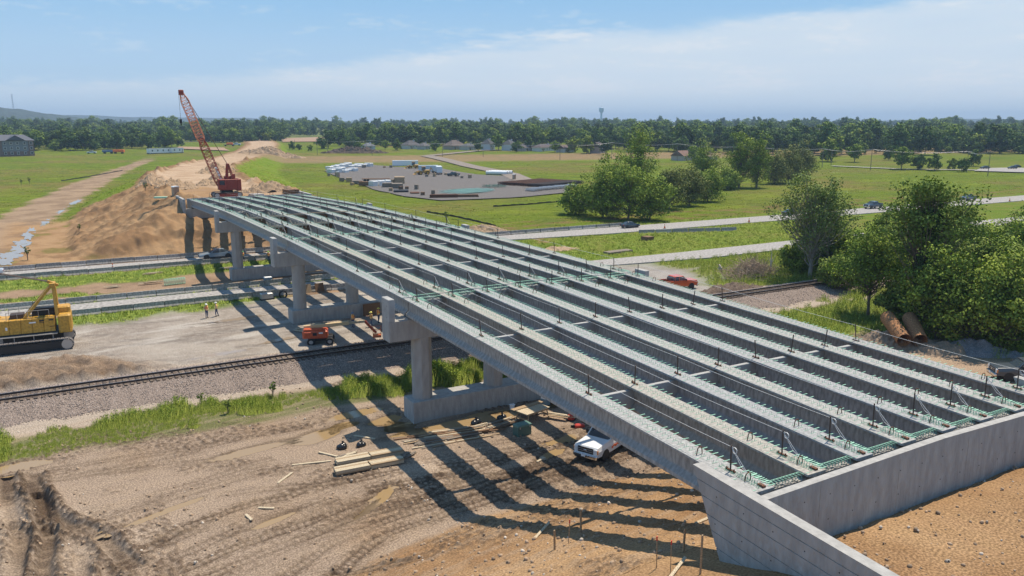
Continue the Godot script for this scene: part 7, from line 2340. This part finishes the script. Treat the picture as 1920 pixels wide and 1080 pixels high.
# ---- barriers, lumber, heaps and litter on the site --------------------------
var barrier0: Node3D = null
func barrier(label: String, at: Vector3, turn: float, group: String) -> void:
	if barrier0 == null:
		var m := MB.new()
		m.prism([Vector2(-0.30, 0), Vector2(0.30, 0), Vector2(0.30, 0.08), Vector2(0.15, 0.32), Vector2(0.085, 0.80), Vector2(0.075, 0.81), Vector2(-0.075, 0.81), Vector2(-0.085, 0.80), Vector2(-0.15, 0.32), Vector2(-0.30, 0.08)], Vector3(-1.78, 0, 0), Vector3(1.78, 0, 0), Vector3(0, 0, 1), Vector3.UP)
		barrier0 = thing("road_barrier", label, "barrier", at, turn, group)
		part("body", m, mats.concrete_old, barrier0)
		for x in [-1.79, 1.79]:
			part("end_pin", box_mb(Vector3(x, 0.4, 0), Vector3(0.05, 0.5, 0.06)), mats.rust, barrier0)
		return
	var o := copy(barrier0, label, at, turn, group)
	o.get_child(0).material_override = [mats.concrete_old, tmat("barrier_pale", Color(0.56, 0.52, 0.47), 0.9, texs["conc_old"], 0.3), tmat("barrier_dark", Color(0.42, 0.39, 0.35), 0.9, texs["conc_old"], 0.3)][rng.randi() % 3]

func make_barriers() -> void:
	var rows := [[96.35, "far side of the near road", 15, 0.1], [88.4, "near side of the near road", 12, 0.1], [128.2, "far side of the far road", 15, 0.12], [119.7, "near side of the far road", 13, 0.05]]
	for r in rows:
		for k in r[2]:
			var u: float = -32.2 + 3.63 * k
			if r[0] < 90.0: u += 11.0
			barrier("concrete barrier, %s from the left, %s" % [ORD[k], r[1]], V(u, floor_at(u, r[0]) + r[3] - 0.08, r[0]), rng.randf_range(-0.015, 0.015), "barriers along the roads")
	for k in 10:
		barrier("concrete barrier, %s of the row on the far road beyond the bridge" % ORD[k], V(54.5 + 3.63 * k, 0.1, 125.6 - 0.06 * k), 0.02, "barriers along the roads")
	for k in 6:
		barrier("low concrete barrier, %s of the row in the grassy median" % ORD[k], V(86.5 + 3.63 * k, 0.0, 113.2 - 1.15 * k), -0.307, "barriers along the roads")
	barrier("single concrete barrier left on the grass near the brush pile", V(67.8, 0.05, 71.9), 0.9, "barriers along the roads")
	var cone0: Node3D = null
	var spots := [[94.3, 116.6, "traffic cone on the far road nearest the bridge"], [119.4, 115.8, "traffic cone halfway along the far road"], [176.6, 114.6, "traffic cone behind the thicket on the far road"], [226.3, 114.6, "traffic cone farthest along the far road"], [-16.0, 120.8, "traffic cone on the far road left of the silver sedan"]]
	for q in spots:
		var at := V(q[0], 0.22, q[1])
		if cone0 == null:
			cone0 = thing("traffic_cone", q[2], "cone", at, 0.0, "traffic cones")
			var m := MB.new()
			m.tube(Vector3(0, 0.03, 0), Vector3(0, 0.95, 0), 0.19, 0.04, 12)
			part("cone", m, mats.orange, cone0)
			part("base", rbox_mb(Vector3(0, 0.02, 0), Vector3(0.5, 0.05, 0.5), 0.02), mats.rubber, cone0)
			m = MB.new()
			m.tube(Vector3(0, 0.5, 0), Vector3(0, 0.66, 0), 0.125, 0.092, 12, false)
			part("reflective_band", m, mats.white, cone0)
		else:
			copy(cone0, q[2], at, 0.0, "traffic cones")

func heap(called: String, label: String, cat: String, u: float, s: float, rx: float, rs: float, h: float, m: Material, turn := 0.0, rough := 0.4, sd := 0) -> void:
	var mb := MB.new()
	var n := 44
	var rows := []
	for j in n + 1:
		var row := []
		for i in n + 1:
			var a := (float(i) / n * 2.0 - 1.0)
			var b := (float(j) / n * 2.0 - 1.0)
			var d := sqrt(a * a + b * b)
			var lump := 1.0 + rough * n2.get_noise_2d((u + a * rx) * 4.0 + sd * 50.0, (s + b * rs) * 4.0) * 1.6
			var f := maxf(0.0, 1.0 - pow(d * (1.0 + 0.35 * n2.get_noise_2d(a * 14.0 + u, b * 14.0 + s)), 1.5))
			var x := a * rx * cos(turn) - b * rs * sin(turn)
			var z := a * rx * sin(turn) + b * rs * cos(turn)
			var y := f * h * lump + (n3.get_noise_2d((u + x) * 3.0, (s + z) * 3.0) * 0.22 * minf(h, 1.2) * rough * 2.0 if f > 0.02 else 0.0)
			row.append(V(u + x, floor_at(u + x, s + z) + y - 0.06 - (0.3 if f < 0.01 else 0.0), s + z))
		rows.append(row)
	for j in n:
		for i in n:
			mb.quad(rows[j][i], rows[j][i + 1], rows[j + 1][i + 1], rows[j + 1][i], Vector3.UP)
	solo(called, mb, m, label, cat, Vector3.ZERO, 0.0)

func planks(called: String, label: String, u: float, s: float, n: int, ln: float, spread: Vector2, turn: float, m: Array, lift := 0.0, group := "") -> void:
	var y := floor_at(u, s) + lift
	var o := thing(called, label, "lumber", V(u, y, s), turn, group)
	var me := []
	for k in 3: me.append(box_mb(Vector3.ZERO, Vector3(ln * [1.0, 0.8, 0.55][k], 0.05, [0.15, 0.10, 0.20][k])).mesh())
	for i in n:
		var lay := int(i * 3.2 / n)
		var p := part("board", me[rng.randi() % 3], m[rng.randi() % m.size()], o, Vector3(rng.randfn(0, spread.x * 0.5), 0.04 + lay * 0.055 + rng.randf() * 0.02, rng.randf_range(-spread.y, spread.y) * (1.0 - 0.2 * lay)))
		p.rotation = Vector3(0, rng.randfn(0, 0.10), rng.randfn(0, 0.012))

func make_goods() -> void:
	var pale := [mats.wood_pale, mats.wood]
	var mixed := [mats.wood, mats.wood_grey, mats.wood_pale, mats.wood_grey, mats.wood_brown]
	# two squared bundles of new timber on the mud
	for k in 2:
		var u := -5.7 - 0.5 * k
		var s := 30.15 - 1.35 * k
		var y := floor_at(u, s)
		var o := thing("timber_bundle", ["back bundle of new pale timber lying on the mud", "front bundle of new pale timber lying on the mud"][k], "timber", V(u, y + 0.12, s), -0.06, "timber bundles on the mud")
		for e in 2:
			for j in 3:
				for i in 4:
					var b := part("board", box_mb(Vector3.ZERO, Vector3(2.32, 0.095, 0.20)), mats.wood_pale if (i + j + e) % 3 else mats.wood, o, Vector3(-1.2 + 2.4 * e + rng.randf_range(-0.04, 0.04), 0.05 + j * 0.1, -0.32 + i * 0.212))
					b.rotation.y = rng.randf_range(-0.008, 0.008)
		for x in [-2.0, 0.0, 2.0]:
			part("bearer", box_mb(Vector3(x, -0.1, 0), Vector3(0.1, 0.2, 1.1)), mats.wood_grey, o)
	planks("lumber_pile", "long untidy pile of used planks in front of the near pier", 1.2, 31.2, 64, 5.2, Vector2(1.6, 1.35), -0.05, mixed)
	planks("lumber_pile", "smaller heap of used planks beside the green box", 5.4, 31.2, 26, 2.6, Vector2(0.9, 0.8), 0.2, mixed)
	planks("lumber_pile", "scatter of short offcuts at the left end of the plank pile", -3.2, 29.4, 9, 1.3, Vector2(0.6, 0.6), 0.5, mixed)
	planks("lumber_pile", "little heap of sticks behind the timber bundles", -6.8, 31.6, 9, 1.2, Vector2(0.4, 0.3), 0.3, mixed)
	var singles := [[-11.6, 30.0, 1.7, 0.75, "short pale board lying alone on the mud"], [-7.9, 32.2, 2.0, -1.0, "narrow pale stick left of the timber bundles"], [-9.4, 31.5, 2.6, -0.25, "thin dark stick beside the pale one on the mud"], [-13.7, 26.2, 1.0, -0.6, "short board fragment in the middle of the tracks"], [-14.9, 25.4, 0.9, -1.4, "upright looking board fragment near the tyre marks"], [-4.7, 34.0, 1.8, -0.9, "pale stick between the puddles and the plank pile"], [4.6, 24.0, 0.9, 0.4, "small board in the girder shadows"]]
	for q in singles:
		solo("loose_board", box_mb(Vector3.ZERO, Vector3(q[2], 0.06, 0.16)), mats.wood_pale, q[4], "board", V(q[0], floor_at(q[0], q[1]) + 0.06, q[1]), q[3], "loose boards on the mud")
	# carpenter's table
	var t := thing("work_table", "plywood work table on sawhorses near the white pickup", "table", V(8.1, floor_at(8.1, 31.2), 31.0), 0.25)
	for k in 3:
		part("table_board", box_mb(Vector3(-0.85 + 0.86 * k, 0.92, 0.1), Vector3(0.83, 0.05, 1.25)), mats.wood_pale, t)
	part("table_board", box_mb(Vector3(0.1, 0.98, -0.65), Vector3(3.1, 0.06, 0.45), Basis(Vector3.UP, -0.06)), mats.wood, t)
	for x in [-1.0, 1.0]:
		for z in [-0.5, 0.6]:
			var m := MB.new()
			m.bar(Vector3(x, 0.9, z), Vector3(x * 1.18, 0.0, z * 1.25), 0.09, 0.09)
			part("leg", m, mats.wood, t)
		part("cross_rail", box_mb(Vector3(x * 1.1, 0.4, 0.05), Vector3(0.05, 0.1, 1.2)), mats.wood, t)
	part("side_rail", box_mb(Vector3(0, 0.82, 0.65), Vector3(2.2, 0.1, 0.05)), mats.wood, t)
	planks("plank_ramp", "sloping planks trailing off the work table", 9.9, 30.2, 5, 3.0, Vector2(0.3, 0.3), -0.85, [mats.wood, mats.wood_pale], 0.25)
	var jb := thing("job_box", "dark green steel job box beside the planks", "tool box", V(5.9, floor_at(5.9, 28.8), 28.8), 0.1)
	var jm := mat("box_green", Color(0.06, 0.13, 0.11), 0.5)
	part("chest", rbox_mb(Vector3(0, 0.36, 0), Vector3(1.25, 0.72, 0.72), 0.03), jm, jb)
	part("lid", rbox_mb(Vector3(0, 0.80, 0), Vector3(1.29, 0.16, 0.76), 0.05), mat("box_lid", Color(0.10, 0.20, 0.17), 0.5), jb)
	for x in [-0.45, 0.45]:
		part("latch", box_mb(Vector3(x, 0.68, 0.38), Vector3(0.08, 0.16, 0.03)), mats.steel, jb)
	var saw := thing("cut_off_saw", "red motor saw lying on the ground past the work table", "saw", V(10.9, floor_at(10.9, 29.6), 29.6), 0.6)
	part("motor", rbox_mb(Vector3(0, 0.28, 0), Vector3(0.55, 0.5, 0.5), 0.1), mat("tool_red", Color(0.50, 0.05, 0.03), 0.4), saw)
	part("frame", box_mb(Vector3(0, 0.04, 0), Vector3(0.7, 0.08, 0.6)), mats.black, saw)
	part("handle", box_mb(Vector3(0, 0.6, 0), Vector3(0.5, 0.05, 0.06)), mats.black, saw)
	var saw2 := thing("cut_off_saw", "red saw at the foot of the sloping planks", "saw", V(10.6, floor_at(10.6, 28.0), 28.0), -0.3)
	part("motor", rbox_mb(Vector3(0, 0.15, 0), Vector3(0.8, 0.26, 0.4), 0.08), mats.tool_red, saw2)
	part("blade_guard", box_mb(Vector3(-0.5, 0.12, 0), Vector3(0.4, 0.2, 0.1)), mats.black, saw2)
	var bag := func(label: String, u: float, s: float, sc: float) -> void:
		var m := MB.new()
		for k in 5:
			m.ball(Vector3(rng.randf_range(-0.3, 0.3), 0.18, rng.randf_range(-0.2, 0.2)) * sc, Vector3(0.42, rng.randf_range(0.3, 0.5), 0.36) * sc, 5, 9, -0.3)
		m.tube(Vector3(0, 0.5, 0) * sc, Vector3(0.05, 0.8, 0) * sc, 0.06 * sc, 0.14 * sc, 6)
		solo("rubbish_bag", m, mat("bag_black", Color(0.018, 0.019, 0.022), 0.25), label, "bag", V(u, floor_at(u, s), s), 0.3, "black rubbish bags")
	bag.call("black rubbish bag on the mud left of the plank pile", -6.7, 33.0, 0.7)
	bag.call("second black rubbish bag lying beside the first on the mud", -5.4, 32.7, 0.65)
	bag.call("upright black rubbish bag behind the plank pile", 3.9, 32.5, 0.75)
	bag.call("black rubbish bag behind the heap of used planks", 6.1, 32.3, 0.7)
	var bk := thing("bucket", "white bucket beside the puddle at the crash wall", "bucket", V(8.0, floor_at(8.0, 33.8), 34.0))
	var bm := MB.new()
	bm.tube(Vector3(0, 0, 0), Vector3(0, 0.5, 0), 0.17, 0.22, 14)
	part("body", bm, mats.white, bk)
	part("rim", box_mb(Vector3(0, 0.5, 0), Vector3(0.46, 0.03, 0.3)), mats.white, bk)
	var gen := thing("generator", "small blue grey generator at the end of the puddle", "generator", V(10.9, floor_at(10.9, 33.4), 33.5), 0.3)
	part("tank", rbox_mb(Vector3(0, 0.45, 0), Vector3(0.8, 0.6, 0.6), 0.1), mat("gen_blue", Color(0.16, 0.24, 0.28), 0.5), gen)
	part("cap", rbox_mb(Vector3(-0.1, 0.85, 0), Vector3(0.5, 0.25, 0.5), 0.08), mats.white, gen)
	# survey stakes on the bank
	var stakes := [[Vector3(-2.03, 3.11, -9.58), 1.35, 0, "weathered stake leaning at the edge of the bank's shadow"], [Vector3(-4.27, 3.36, -8.50), 1.1, 0, "weathered stake lower on the sunny bank"], [Vector3(-1.37, 5.23, -2.97), 1.2, 0, "weathered stake on the little mound by the wing wall"], [Vector3(-3.06, 6.13, -0.17), 1.7, 0, "tall stake beside the foot of the wing wall"], [Vector3(-3.32, 3.35, -8.76), 1.3, 1, "thin red tipped lath left of the first stake"], [Vector3(-3.44, 5.43, -2.24), 1.5, 1, "thin red tipped lath on the sunny bank"], [Vector3(-3.51, 5.72, -1.34), 1.5, 1, "thin red tipped lath nearest the wing wall"]]
	for q in stakes:
		var p: Vector3 = q[0]
		var o := thing("survey_stake", q[3], "stake", Vector3(p.x, floor_at(p.x, -p.z) - 0.1, p.z), rng.randf_range(-0.5, 0.5), "survey stakes on the bank")
		o.rotation.z = rng.randf_range(-0.05, 0.05)
		var wdt := 0.09 if q[2] == 0 else 0.035
		part("stake", box_mb(Vector3(0, q[1] * 0.5, 0), Vector3(wdt, q[1], wdt * 0.6)), mats.wood, o)
		if q[2] == 1:
			part("red_tip", box_mb(Vector3(0, q[1] - 0.08, 0), Vector3(wdt + 0.02, 0.18, wdt)), mat("flag_red", Color(0.6, 0.04, 0.03), 0.6), o)
	# bank: long boards, clods and stones as loose matter
	for q in [[Vector3(-3.11, 2.48, -11.54), 2.0, 0.6, "pale lath lying on the sunny bank"], [Vector3(-3.19, 5.75, -1.30), 1.8, 0.5, "pale board on the bank beside the wing wall"], [Vector3(2.68, 4.32, -5.82), 1.6, 0.1, "board in the bank's shadow under the first girder"]]:
		var p: Vector3 = q[0]
		var o := solo("loose_board", box_mb(Vector3.ZERO, Vector3(q[1], 0.05, 0.12)), mats.wood_pale, q[3], "board", Vector3(p.x, floor_at(p.x, -p.z) + 0.1, p.z), q[2], "loose boards on the mud")
		o.rotation.x = 0.3
	var rock := MB.new()
	rock.ball(Vector3.ZERO, Vector3(1, 0.7, 0.8), 4, 7, -0.95)
	for i in rock.v.size():
		rock.v[i] *= 1.0 + 0.3 * n3.get_noise_3d(rock.v[i].x * 3.0, rock.v[i].y * 3.0, rock.v[i].z * 3.0)
	var rm := rock.mesh()
	var xf := []
	var cols := []
	var rr := RandomNumberGenerator.new()
	rr.seed = 31
	for i in 13000:
		var u := rr.randf_range(-33.0, 24.0)
		var s := rr.randf_range(3.2, 48.6) if i < 9000 else rr.randf_range(-14.0, 3.0)
		if s < 3.2 and (u < -0.8 or s > -0.8): continue
		var dens := clampf(n2.get_noise_2d(u * 0.8 + 9.0, s * 0.8) * 1.8 + 0.25, 0.05, 1.0)
		if near_bank(u, s) > 0.1: dens = maxf(dens, 0.75)
		if dens < rr.randf(): continue
		var y := floor_at(u, s)
		if y < -0.08: continue
		var sc := 0.03 + 0.11 * pow(rr.randf(), 3.0)
		xf.append(Transform3D(Basis(rdir(rr), rr.randf() * TAU).scaled(Vector3.ONE * sc), V(u, y + sc * 0.2, s)))
		var k := rr.randf_range(0.7, 1.35)
		cols.append(Color(0.32 * k, 0.23 * k, 0.155 * k) if rr.randf() < 0.9 else Color(0.48 * k, 0.42 * k, 0.35 * k))
	var cm := mat("clod", Color(1, 1, 1), 0.95)
	cm.vertex_color_use_as_albedo = true
	multi("clods", rm, xf, cm, "loose clods and stones strewn over the mud and the bank", "clods", cols)
	xf = []
	cols = []
	for i in 26000:
		var u := rr.randf_range(-34.0, 24.0) if rr.randf() < 0.75 else rr.randf_range(40.0, 80.0)
		var s := rr.randf_range(49.2, 60.0)
		if s > 54.0 and s < 57.0 and rr.randf() < 0.4: continue
		var y := lin_at([[49.4, -0.02], [50.6, 0.10], [53.0, 0.46], [53.9, 0.60], [57.2, 0.60], [57.9, 0.46], [59.4, 0.06], [60.0, 0.0]], s)
		var sc := rr.randf_range(0.03, 0.065)
		xf.append(Transform3D(Basis(rdir(rr), rr.randf() * TAU).scaled(Vector3.ONE * sc), V(u, y + sc * 0.3, s)))
		var k := rr.randf_range(0.45, 1.3)
		cols.append(Color(0.40 * k, 0.325 * k, 0.28 * k))
	multi("ballast_stones", rm, xf, cm, "loose pinkish grey ballast stones along the railway", "stones", cols)
	# median and pads
	planks("lumber_pile", "flat stack of boards on the grass by the far road", -10.6, 116.0, 12, 3.0, Vector2(0.2, 0.5), 0.1, pale, 0.0)
	planks("lumber_pile", "boards on bearers in the muddy median", -11.6, 110.4, 10, 3.4, Vector2(0.2, 0.3), 0.05, pale, 0.2)
	planks("lumber_pile", "short boards and a panel at the left of the median", -16.8, 110.3, 8, 2.0, Vector2(0.4, 0.5), 0.0, pale, 0.1)
	planks("lumber_pile", "long scatter of planks along the near road's barriers", 1.2, 100.6, 26, 4.2, Vector2(2.4, 0.9), 0.03, mixed, 0.05)
	planks("lumber_pile", "boards dumped on the grass before the pier in the median", 1.0, 115.4, 14, 2.8, Vector2(0.8, 0.5), 0.1, mixed, 0.1)
	planks("lumber_pile", "timber heap against the crash wall behind the boom lift", 4.2, 68.2, 26, 3.4, Vector2(1.6, 0.9), 0.1, mixed, 0.1)
	planks("lumber_pile", "stack of long boards left of the timber heap", 0.3, 66.2, 14, 4.0, Vector2(0.2, 0.45), -0.9, pale, 0.05)
	planks("lumber_pile", "loose boards on trestles under the second span", 11.5, 104.0, 10, 3.0, Vector2(0.5, 0.5), 0.1, mixed, 0.8)
	for q in [[6.1, 88.9, "plywood sheet leaning on the near road barrier beside the round column"], [7.9, 88.9, "brown plywood sheet right of the paler one at the barrier"]]:
		var o := solo("plywood_sheet", box_mb(Vector3(0, 0.6, 0), Vector3(1.3, 1.25, 0.03)), mats.wood if q[0] < 7.0 else mats.wood_brown, q[2], "plywood", V(q[0], floor_at(q[0], q[1] - 1.1), q[1] - 1.1), 0.1, "plywood leaning on the barriers")
		o.rotation.x = -0.3
	solo("plywood_sheet", box_mb(Vector3(0, 0.75, 0), Vector3(2.2, 1.5, 0.04)), mats.wood_brown, "large plywood sheet standing against the crash wall", "plywood", V(9.2, 0.1, 70.6), 0.05)
	var cage := thing("rebar_cage", "green coated rebar cage lying in the muddy median", "rebar cage", V(-8.4, floor_at(-8.4, 108.5), 108.5), 0.08)
	for k in 9:
		var m := MB.new()
		for i in 16:
			var a := TAU * i / 16
			var b := TAU * (i + 1) / 16
			m.tube(Vector3(-1.4 + 0.35 * k, 0.5 + 0.48 * sin(a), 0.48 * cos(a)), Vector3(-1.4 + 0.35 * k, 0.5 + 0.48 * sin(b), 0.48 * cos(b)), 0.028, 0.028, 4, false)
		part("hoop", m, mats.epoxy, cage)
	for i in 16:
		var a := TAU * i / 16
		var m := MB.new()
		m.tube(Vector3(-1.5, 0.5 + 0.46 * sin(a), 0.46 * cos(a)), Vector3(1.5, 0.5 + 0.46 * sin(a), 0.46 * cos(a)), 0.03, 0.03, 4, false)
		part("bar", m, mats.epoxy, cage)
	var pump := thing("compressor", "grey compressor with black hoses beside the near road barrier", "compressor", V(0.2, floor_at(0.2, 86.0), 86.2), 0.1)
	part("body", rbox_mb(Vector3(0, 0.6, 0), Vector3(1.6, 0.8, 0.9), 0.1), mats.steel, pump)
	part("base", box_mb(Vector3(0, 0.15, 0), Vector3(1.8, 0.25, 1.0)), mats.black, pump)
	var coil := MB.new()
	for k in 3:
		for i in 18:
			var a := TAU * i / 18
			var b := TAU * (i + 1) / 18
			coil.tube(Vector3(2.2 + 0.5 * cos(a), 0.5 + 0.5 * sin(a), 0.15 * k), Vector3(2.2 + 0.5 * cos(b), 0.5 + 0.5 * sin(b), 0.15 * k), 0.06, 0.06, 5, false)
	part("hose_coil", coil, mats.rubber, pump)
	var tl := thing("tool_chest", "blue tool chest by the planks under the bridge", "tool box", V(3.6, floor_at(3.6, 100.2), 100.2))
	part("body", rbox_mb(Vector3(0, 0.4, 0), Vector3(1.1, 0.8, 0.7), 0.05), mat("chest_blue", Color(0.06, 0.18, 0.28), 0.5), tl)
	part("lid", rbox_mb(Vector3(0, 0.85, 0), Vector3(1.15, 0.12, 0.75), 0.04), mats.white, tl)
	# heaps
	var soil := tmat("heap_soil", Color(0.40, 0.29, 0.20), 0.95, texs["soil"], 0.5, texs["soilb"], 1.0)
	var tanm := tmat("heap_tan", Color(0.56, 0.39, 0.24), 0.95, texs["soil"], 0.4, texs["soilb"], 1.0)
	var mulch := tmat("heap_mulch", Color(0.27, 0.19, 0.135), 0.95, texs["ball"], 0.6, texs["soilb"], 1.0)
	var grav := tmat("heap_gravel", Color(0.36, 0.36, 0.37), 0.9, texs["ball"], 0.9, texs["soilb"], 1.0)
	heap("mulch_heap", "flat heap of brown wood chips beside the rails past the bridge", "heap", 58.5, 60.6, 6.5, 2.4, 0.9, mulch, 0.1, 0.5, 1)
	heap("gravel_heap", "grey gravel heap in front of the thicket", "heap", 57.4, 25.0, 4.6, 2.0, 1.3, grav, -0.9, 0.35, 2)
	heap("soil_heap", "brown soil heap carrying the two rusty culvert pipes", "heap", 54.5, 30.8, 4.5, 3.2, 1.3, soil, -0.7, 0.5, 3)
	heap("soil_heap", "low brown soil heap between the culverts and the gravel heap", "heap", 54.6, 26.6, 3.4, 2.2, 0.9, soil, -0.7, 0.5, 4)
	heap("dirt_heap", "tan dirt heap on the right shoulder of the far fill by the crane", "heap", 17.5, 161.0, 6.0, 3.0, 2.0, tanm, 0.2, 0.5, 5)
	heap("dirt_heap", "tan dirt heap left of the red crane on the fill", "heap", 2.0, 182.0, 5.0, 4.0, 2.2, tanm, 0.2, 0.5, 6)
	heap("dirt_heap", "long dirt heap on the left shoulder of the far fill", "heap", -1.0, 205.0, 3.5, 9.0, 2.0, tanm, 0.1, 0.5, 7)
	heap("dirt_heap", "tan dirt heap in the middle of the fill road behind the crane", "heap", 13.0, 192.0, 6.0, 4.0, 2.2, tanm, 0.2, 0.5, 8)
	heap("dirt_heap", "dirt heap on the right of the fill road before it bends", "heap", 24.0, 258.0, 6.0, 9.0, 2.6, tanm, -0.3, 0.5, 9)
	heap("dirt_heap", "tan dirt heap at the foot of the fill behind the bridge deck", "heap", 57.5, 133.5, 6.0, 2.6, 1.3, tanm, -0.6, 0.5, 10)
	heap("dirt_heap", "low bare earth patch heaped in the median past the bridge", "heap", 57.0, 103.5, 5.0, 2.0, 0.6, tanm, 0.0, 0.5, 11)
	heap("spoil_heap", "long brown spoil heap at the far end of the fields", "heap", Vector3(164.8, 2.67, -534.1).x, -Vector3(164.8, 2.67, -534.1).z, 24.0, 6.0, 4.2, mulch, -0.5, 0.5, 12)
	heap("dirt_heap", "distant dirt heap where the fill road turns away", "heap", 100.0, 500.0, 22.0, 8.0, 3.6, tanm, -0.5, 0.5, 13)
	# rusty culverts on the heap
	for k in 2:
		var o := thing("culvert_pipe", ["nearer rusty culvert pipe lying on the soil heap", "farther rusty culvert pipe with a split side on the soil heap"][k], "pipe", V(53.2 + 1.5 * k, 1.7, 31.0 - 1.2 * k), 0.0, "rusty culvert pipes")
		var ax := V(3.6 + 0.8 * k, 1.7, 5.4 - 0.6 * k).normalized()
		var sx := Vector3.UP.cross(ax).normalized()
		o.basis = Basis(sx, ax.cross(sx), ax)
		var outer := MB.new()
		var inner := MB.new()
		for i in 22:
			var z0 := -2.5 + i * 0.23
			var r0 := 0.72 + (0.03 if i % 2 else 0.0)
			outer.tube(Vector3(0, 0, z0), Vector3(0, 0, z0 + 0.23), r0, 0.72 + (0.0 if i % 2 else 0.03), 20, false)
		inner.tube(Vector3(0, 0, -2.5), Vector3(0, 0, 2.56), 0.68, 0.68, 20, false)
		part("shell", outer, tmat("culvert_rust", Color(0.60, 0.30, 0.12), 0.85, texs["rustt"], 0.5), o)
		part("inside", inner, mats.culvert_rust, o)
	# brush pile: a tangle of sticks with a bleached snag
	var br := thing("brush_pile", "grey brush pile of cut branches beside the railway", "brush", V(69.0, 0.1, 66.5), 0.3)
	var bmat := mat("dry_branch", Color(0.32, 0.245, 0.18), 0.95)
	var rb := RandomNumberGenerator.new()
	rb.seed = 8
	for g in 3:
		var tg := MB.new()
		for k in 340:
			var q := Vector3(rb.randfn(0, 2.7), 0, rb.randfn(0, 1.5))
			q.y = maxf(0.0, 2.5 * exp(-q.length_squared() / 12.0)) * rb.randf()
			var d := Vector3(rb.randf_range(-1, 1), rb.randf_range(-0.2, 0.7), rb.randf_range(-1, 1)).normalized()
			tg.tube(q, q + d * rb.randf_range(0.7, 2.2), 0.035, 0.012, 4, false)
		tag(part("branches", tg, bmat, br), "", "", "", "stuff")
	for k in 9:
		var lg := MB.new()
		lg.tube(Vector3(-2.6 + 0.6 * k, 0.3, 0.9), Vector3(-2.0 + 0.75 * k, 1.1 + 0.15 * (k % 3), -0.9), 0.11, 0.07, 7)
		part("log", lg, mats.bark_pale, br)
	var sg := thing("bleached_snag", "bleached bare snag standing at the end of the brush pile", "snag", V(72.5, 0.0, 66.0))
	var sgm := MB.new()
	sgm.tube(Vector3.ZERO, Vector3(0.1, 2.6, 0), 0.17, 0.10, 7)
	sgm.tube(Vector3(0.1, 2.2, 0), Vector3(0.0, 3.7, 0.1), 0.09, 0.03, 6)
	sgm.tube(Vector3(0.05, 1.6, 0), Vector3(0.9, 3.0, 0.1), 0.07, 0.02, 5)
	sgm.tube(Vector3(0.05, 1.9, 0), Vector3(-0.6, 2.9, -0.2), 0.06, 0.02, 5)
	part("trunk", sgm, mat("bleached", Color(0.55, 0.51, 0.46), 0.9), sg)
	stack("pallet_stack", "flat stack of grey pallets on the median grass past the bridge", "pallets", V(65.2, 0.05, 95.2), 0.05, Vector3(3, 2, 1), Vector3(1.9, 0.16, 1.8), mats.wood_grey, "", "pallet")
	stack("pallet_stack", "small brown timber frame in the median grass", "pallets", V(80.0, 0.05, 105.0), 0.1, Vector3(1, 3, 1), Vector3(1.8, 0.25, 2.0), mats.wood_brown, "", "timber")
	# litter on the far abutment fill
	stack("material_stack", "brown timber stack on the right end of the far abutment", "stack", V(21.0, approach(21.0, 152.0) + 0.1, 152.0), 0.2, Vector3(3, 3, 1), Vector3(0.9, 0.3, 2.6), mats.wood_brown, "stacks on the far fill", "piece")
	stack("material_stack", "pale panel stack beside the red crane", "stack", V(13.6, approach(13.6, 151.0), 151.0), 0.3, Vector3(2, 2, 1), Vector3(1.2, 0.2, 2.4), mats.concrete, "stacks on the far fill", "piece")
	stack("material_stack", "green bar bundle next to the portable toilet on the fill", "stack", V(-3.4, approach(-3.4, 158.0) + 0.15, 158.0), 1.2, Vector3(6, 2, 1), Vector3(0.2, 0.15, 4.0), mats.epoxy, "stacks on the far fill", "bar")
	# fallen logs and low black silt fence on the slope
	for q in [[[Vector3(62.45, 0.00, -174.97), Vector3(64.41, 0.00, -159.66), Vector3(63.89, 0.00, -139.21)], "black silt fence along the foot of the grassy slope"], [[Vector3(84.43, 0.00, -178.42), Vector3(96.04, 0.00, -178.78), Vector3(110.54, 0.00, -181.71)], "black silt fence near the yard's near edge"], [[Vector3(-19.75, 0.00, -356.09), Vector3(-12.55, 0.00, -370.62), Vector3(7.45, 0.00, -417.37)], "black silt fence beside the haul road"]]:
		var m := MB.new()
		var pts: Array = q[0]
		for i in pts.size() - 1:
			for k in 8:
				var a: Vector3 = pts[i].lerp(pts[i + 1], k / 8.0)
				var b: Vector3 = pts[i].lerp(pts[i + 1], (k + 1) / 8.0)
				a.y = floor_at(a.x, -a.z) + 0.15
				b.y = floor_at(b.x, -b.z) + 0.15
				m.bar(a, b, 0.06, 0.6 - 0.2 * (k % 2))
		solo("silt_fence", m, mats.black, q[1], "fence", Vector3.ZERO, 0.0, "silt fences")

func _ready() -> void:
	rng.seed = 20240817
	n1.seed = 11; n1.frequency = 0.012; n1.fractal_octaves = 4
	n2.seed = 22; n2.frequency = 0.09; n2.fractal_octaves = 4
	n3.seed = 33; n3.frequency = 0.45; n3.fractal_octaves = 3
	nf.seed = 44; nf.frequency = 0.02; nf.fractal_octaves = 5
	for n in [n1, n2, n3, nf]: n.noise_type = FastNoiseLite.TYPE_SIMPLEX_SMOOTH
	make_view()
	make_materials()
	var t := Time.get_ticks_msec()
	make_ground()
	print("ground ", Time.get_ticks_msec() - t)
	make_water()
	make_roads()
	make_railway()
	make_girders()
	make_diaphragms()
	make_posts()
	make_piers()
	make_abutments()
	make_track_shield()
	make_yard()
	make_yard_goods()
	make_buildings()
	make_poles()
	make_near_trees()
	make_far_trees()
	make_grass()
	make_vehicles()
	make_cranes()
	make_people()
	make_barriers()
	make_goods()
	#MORE
	print("all ", Time.get_ticks_msec() - t)
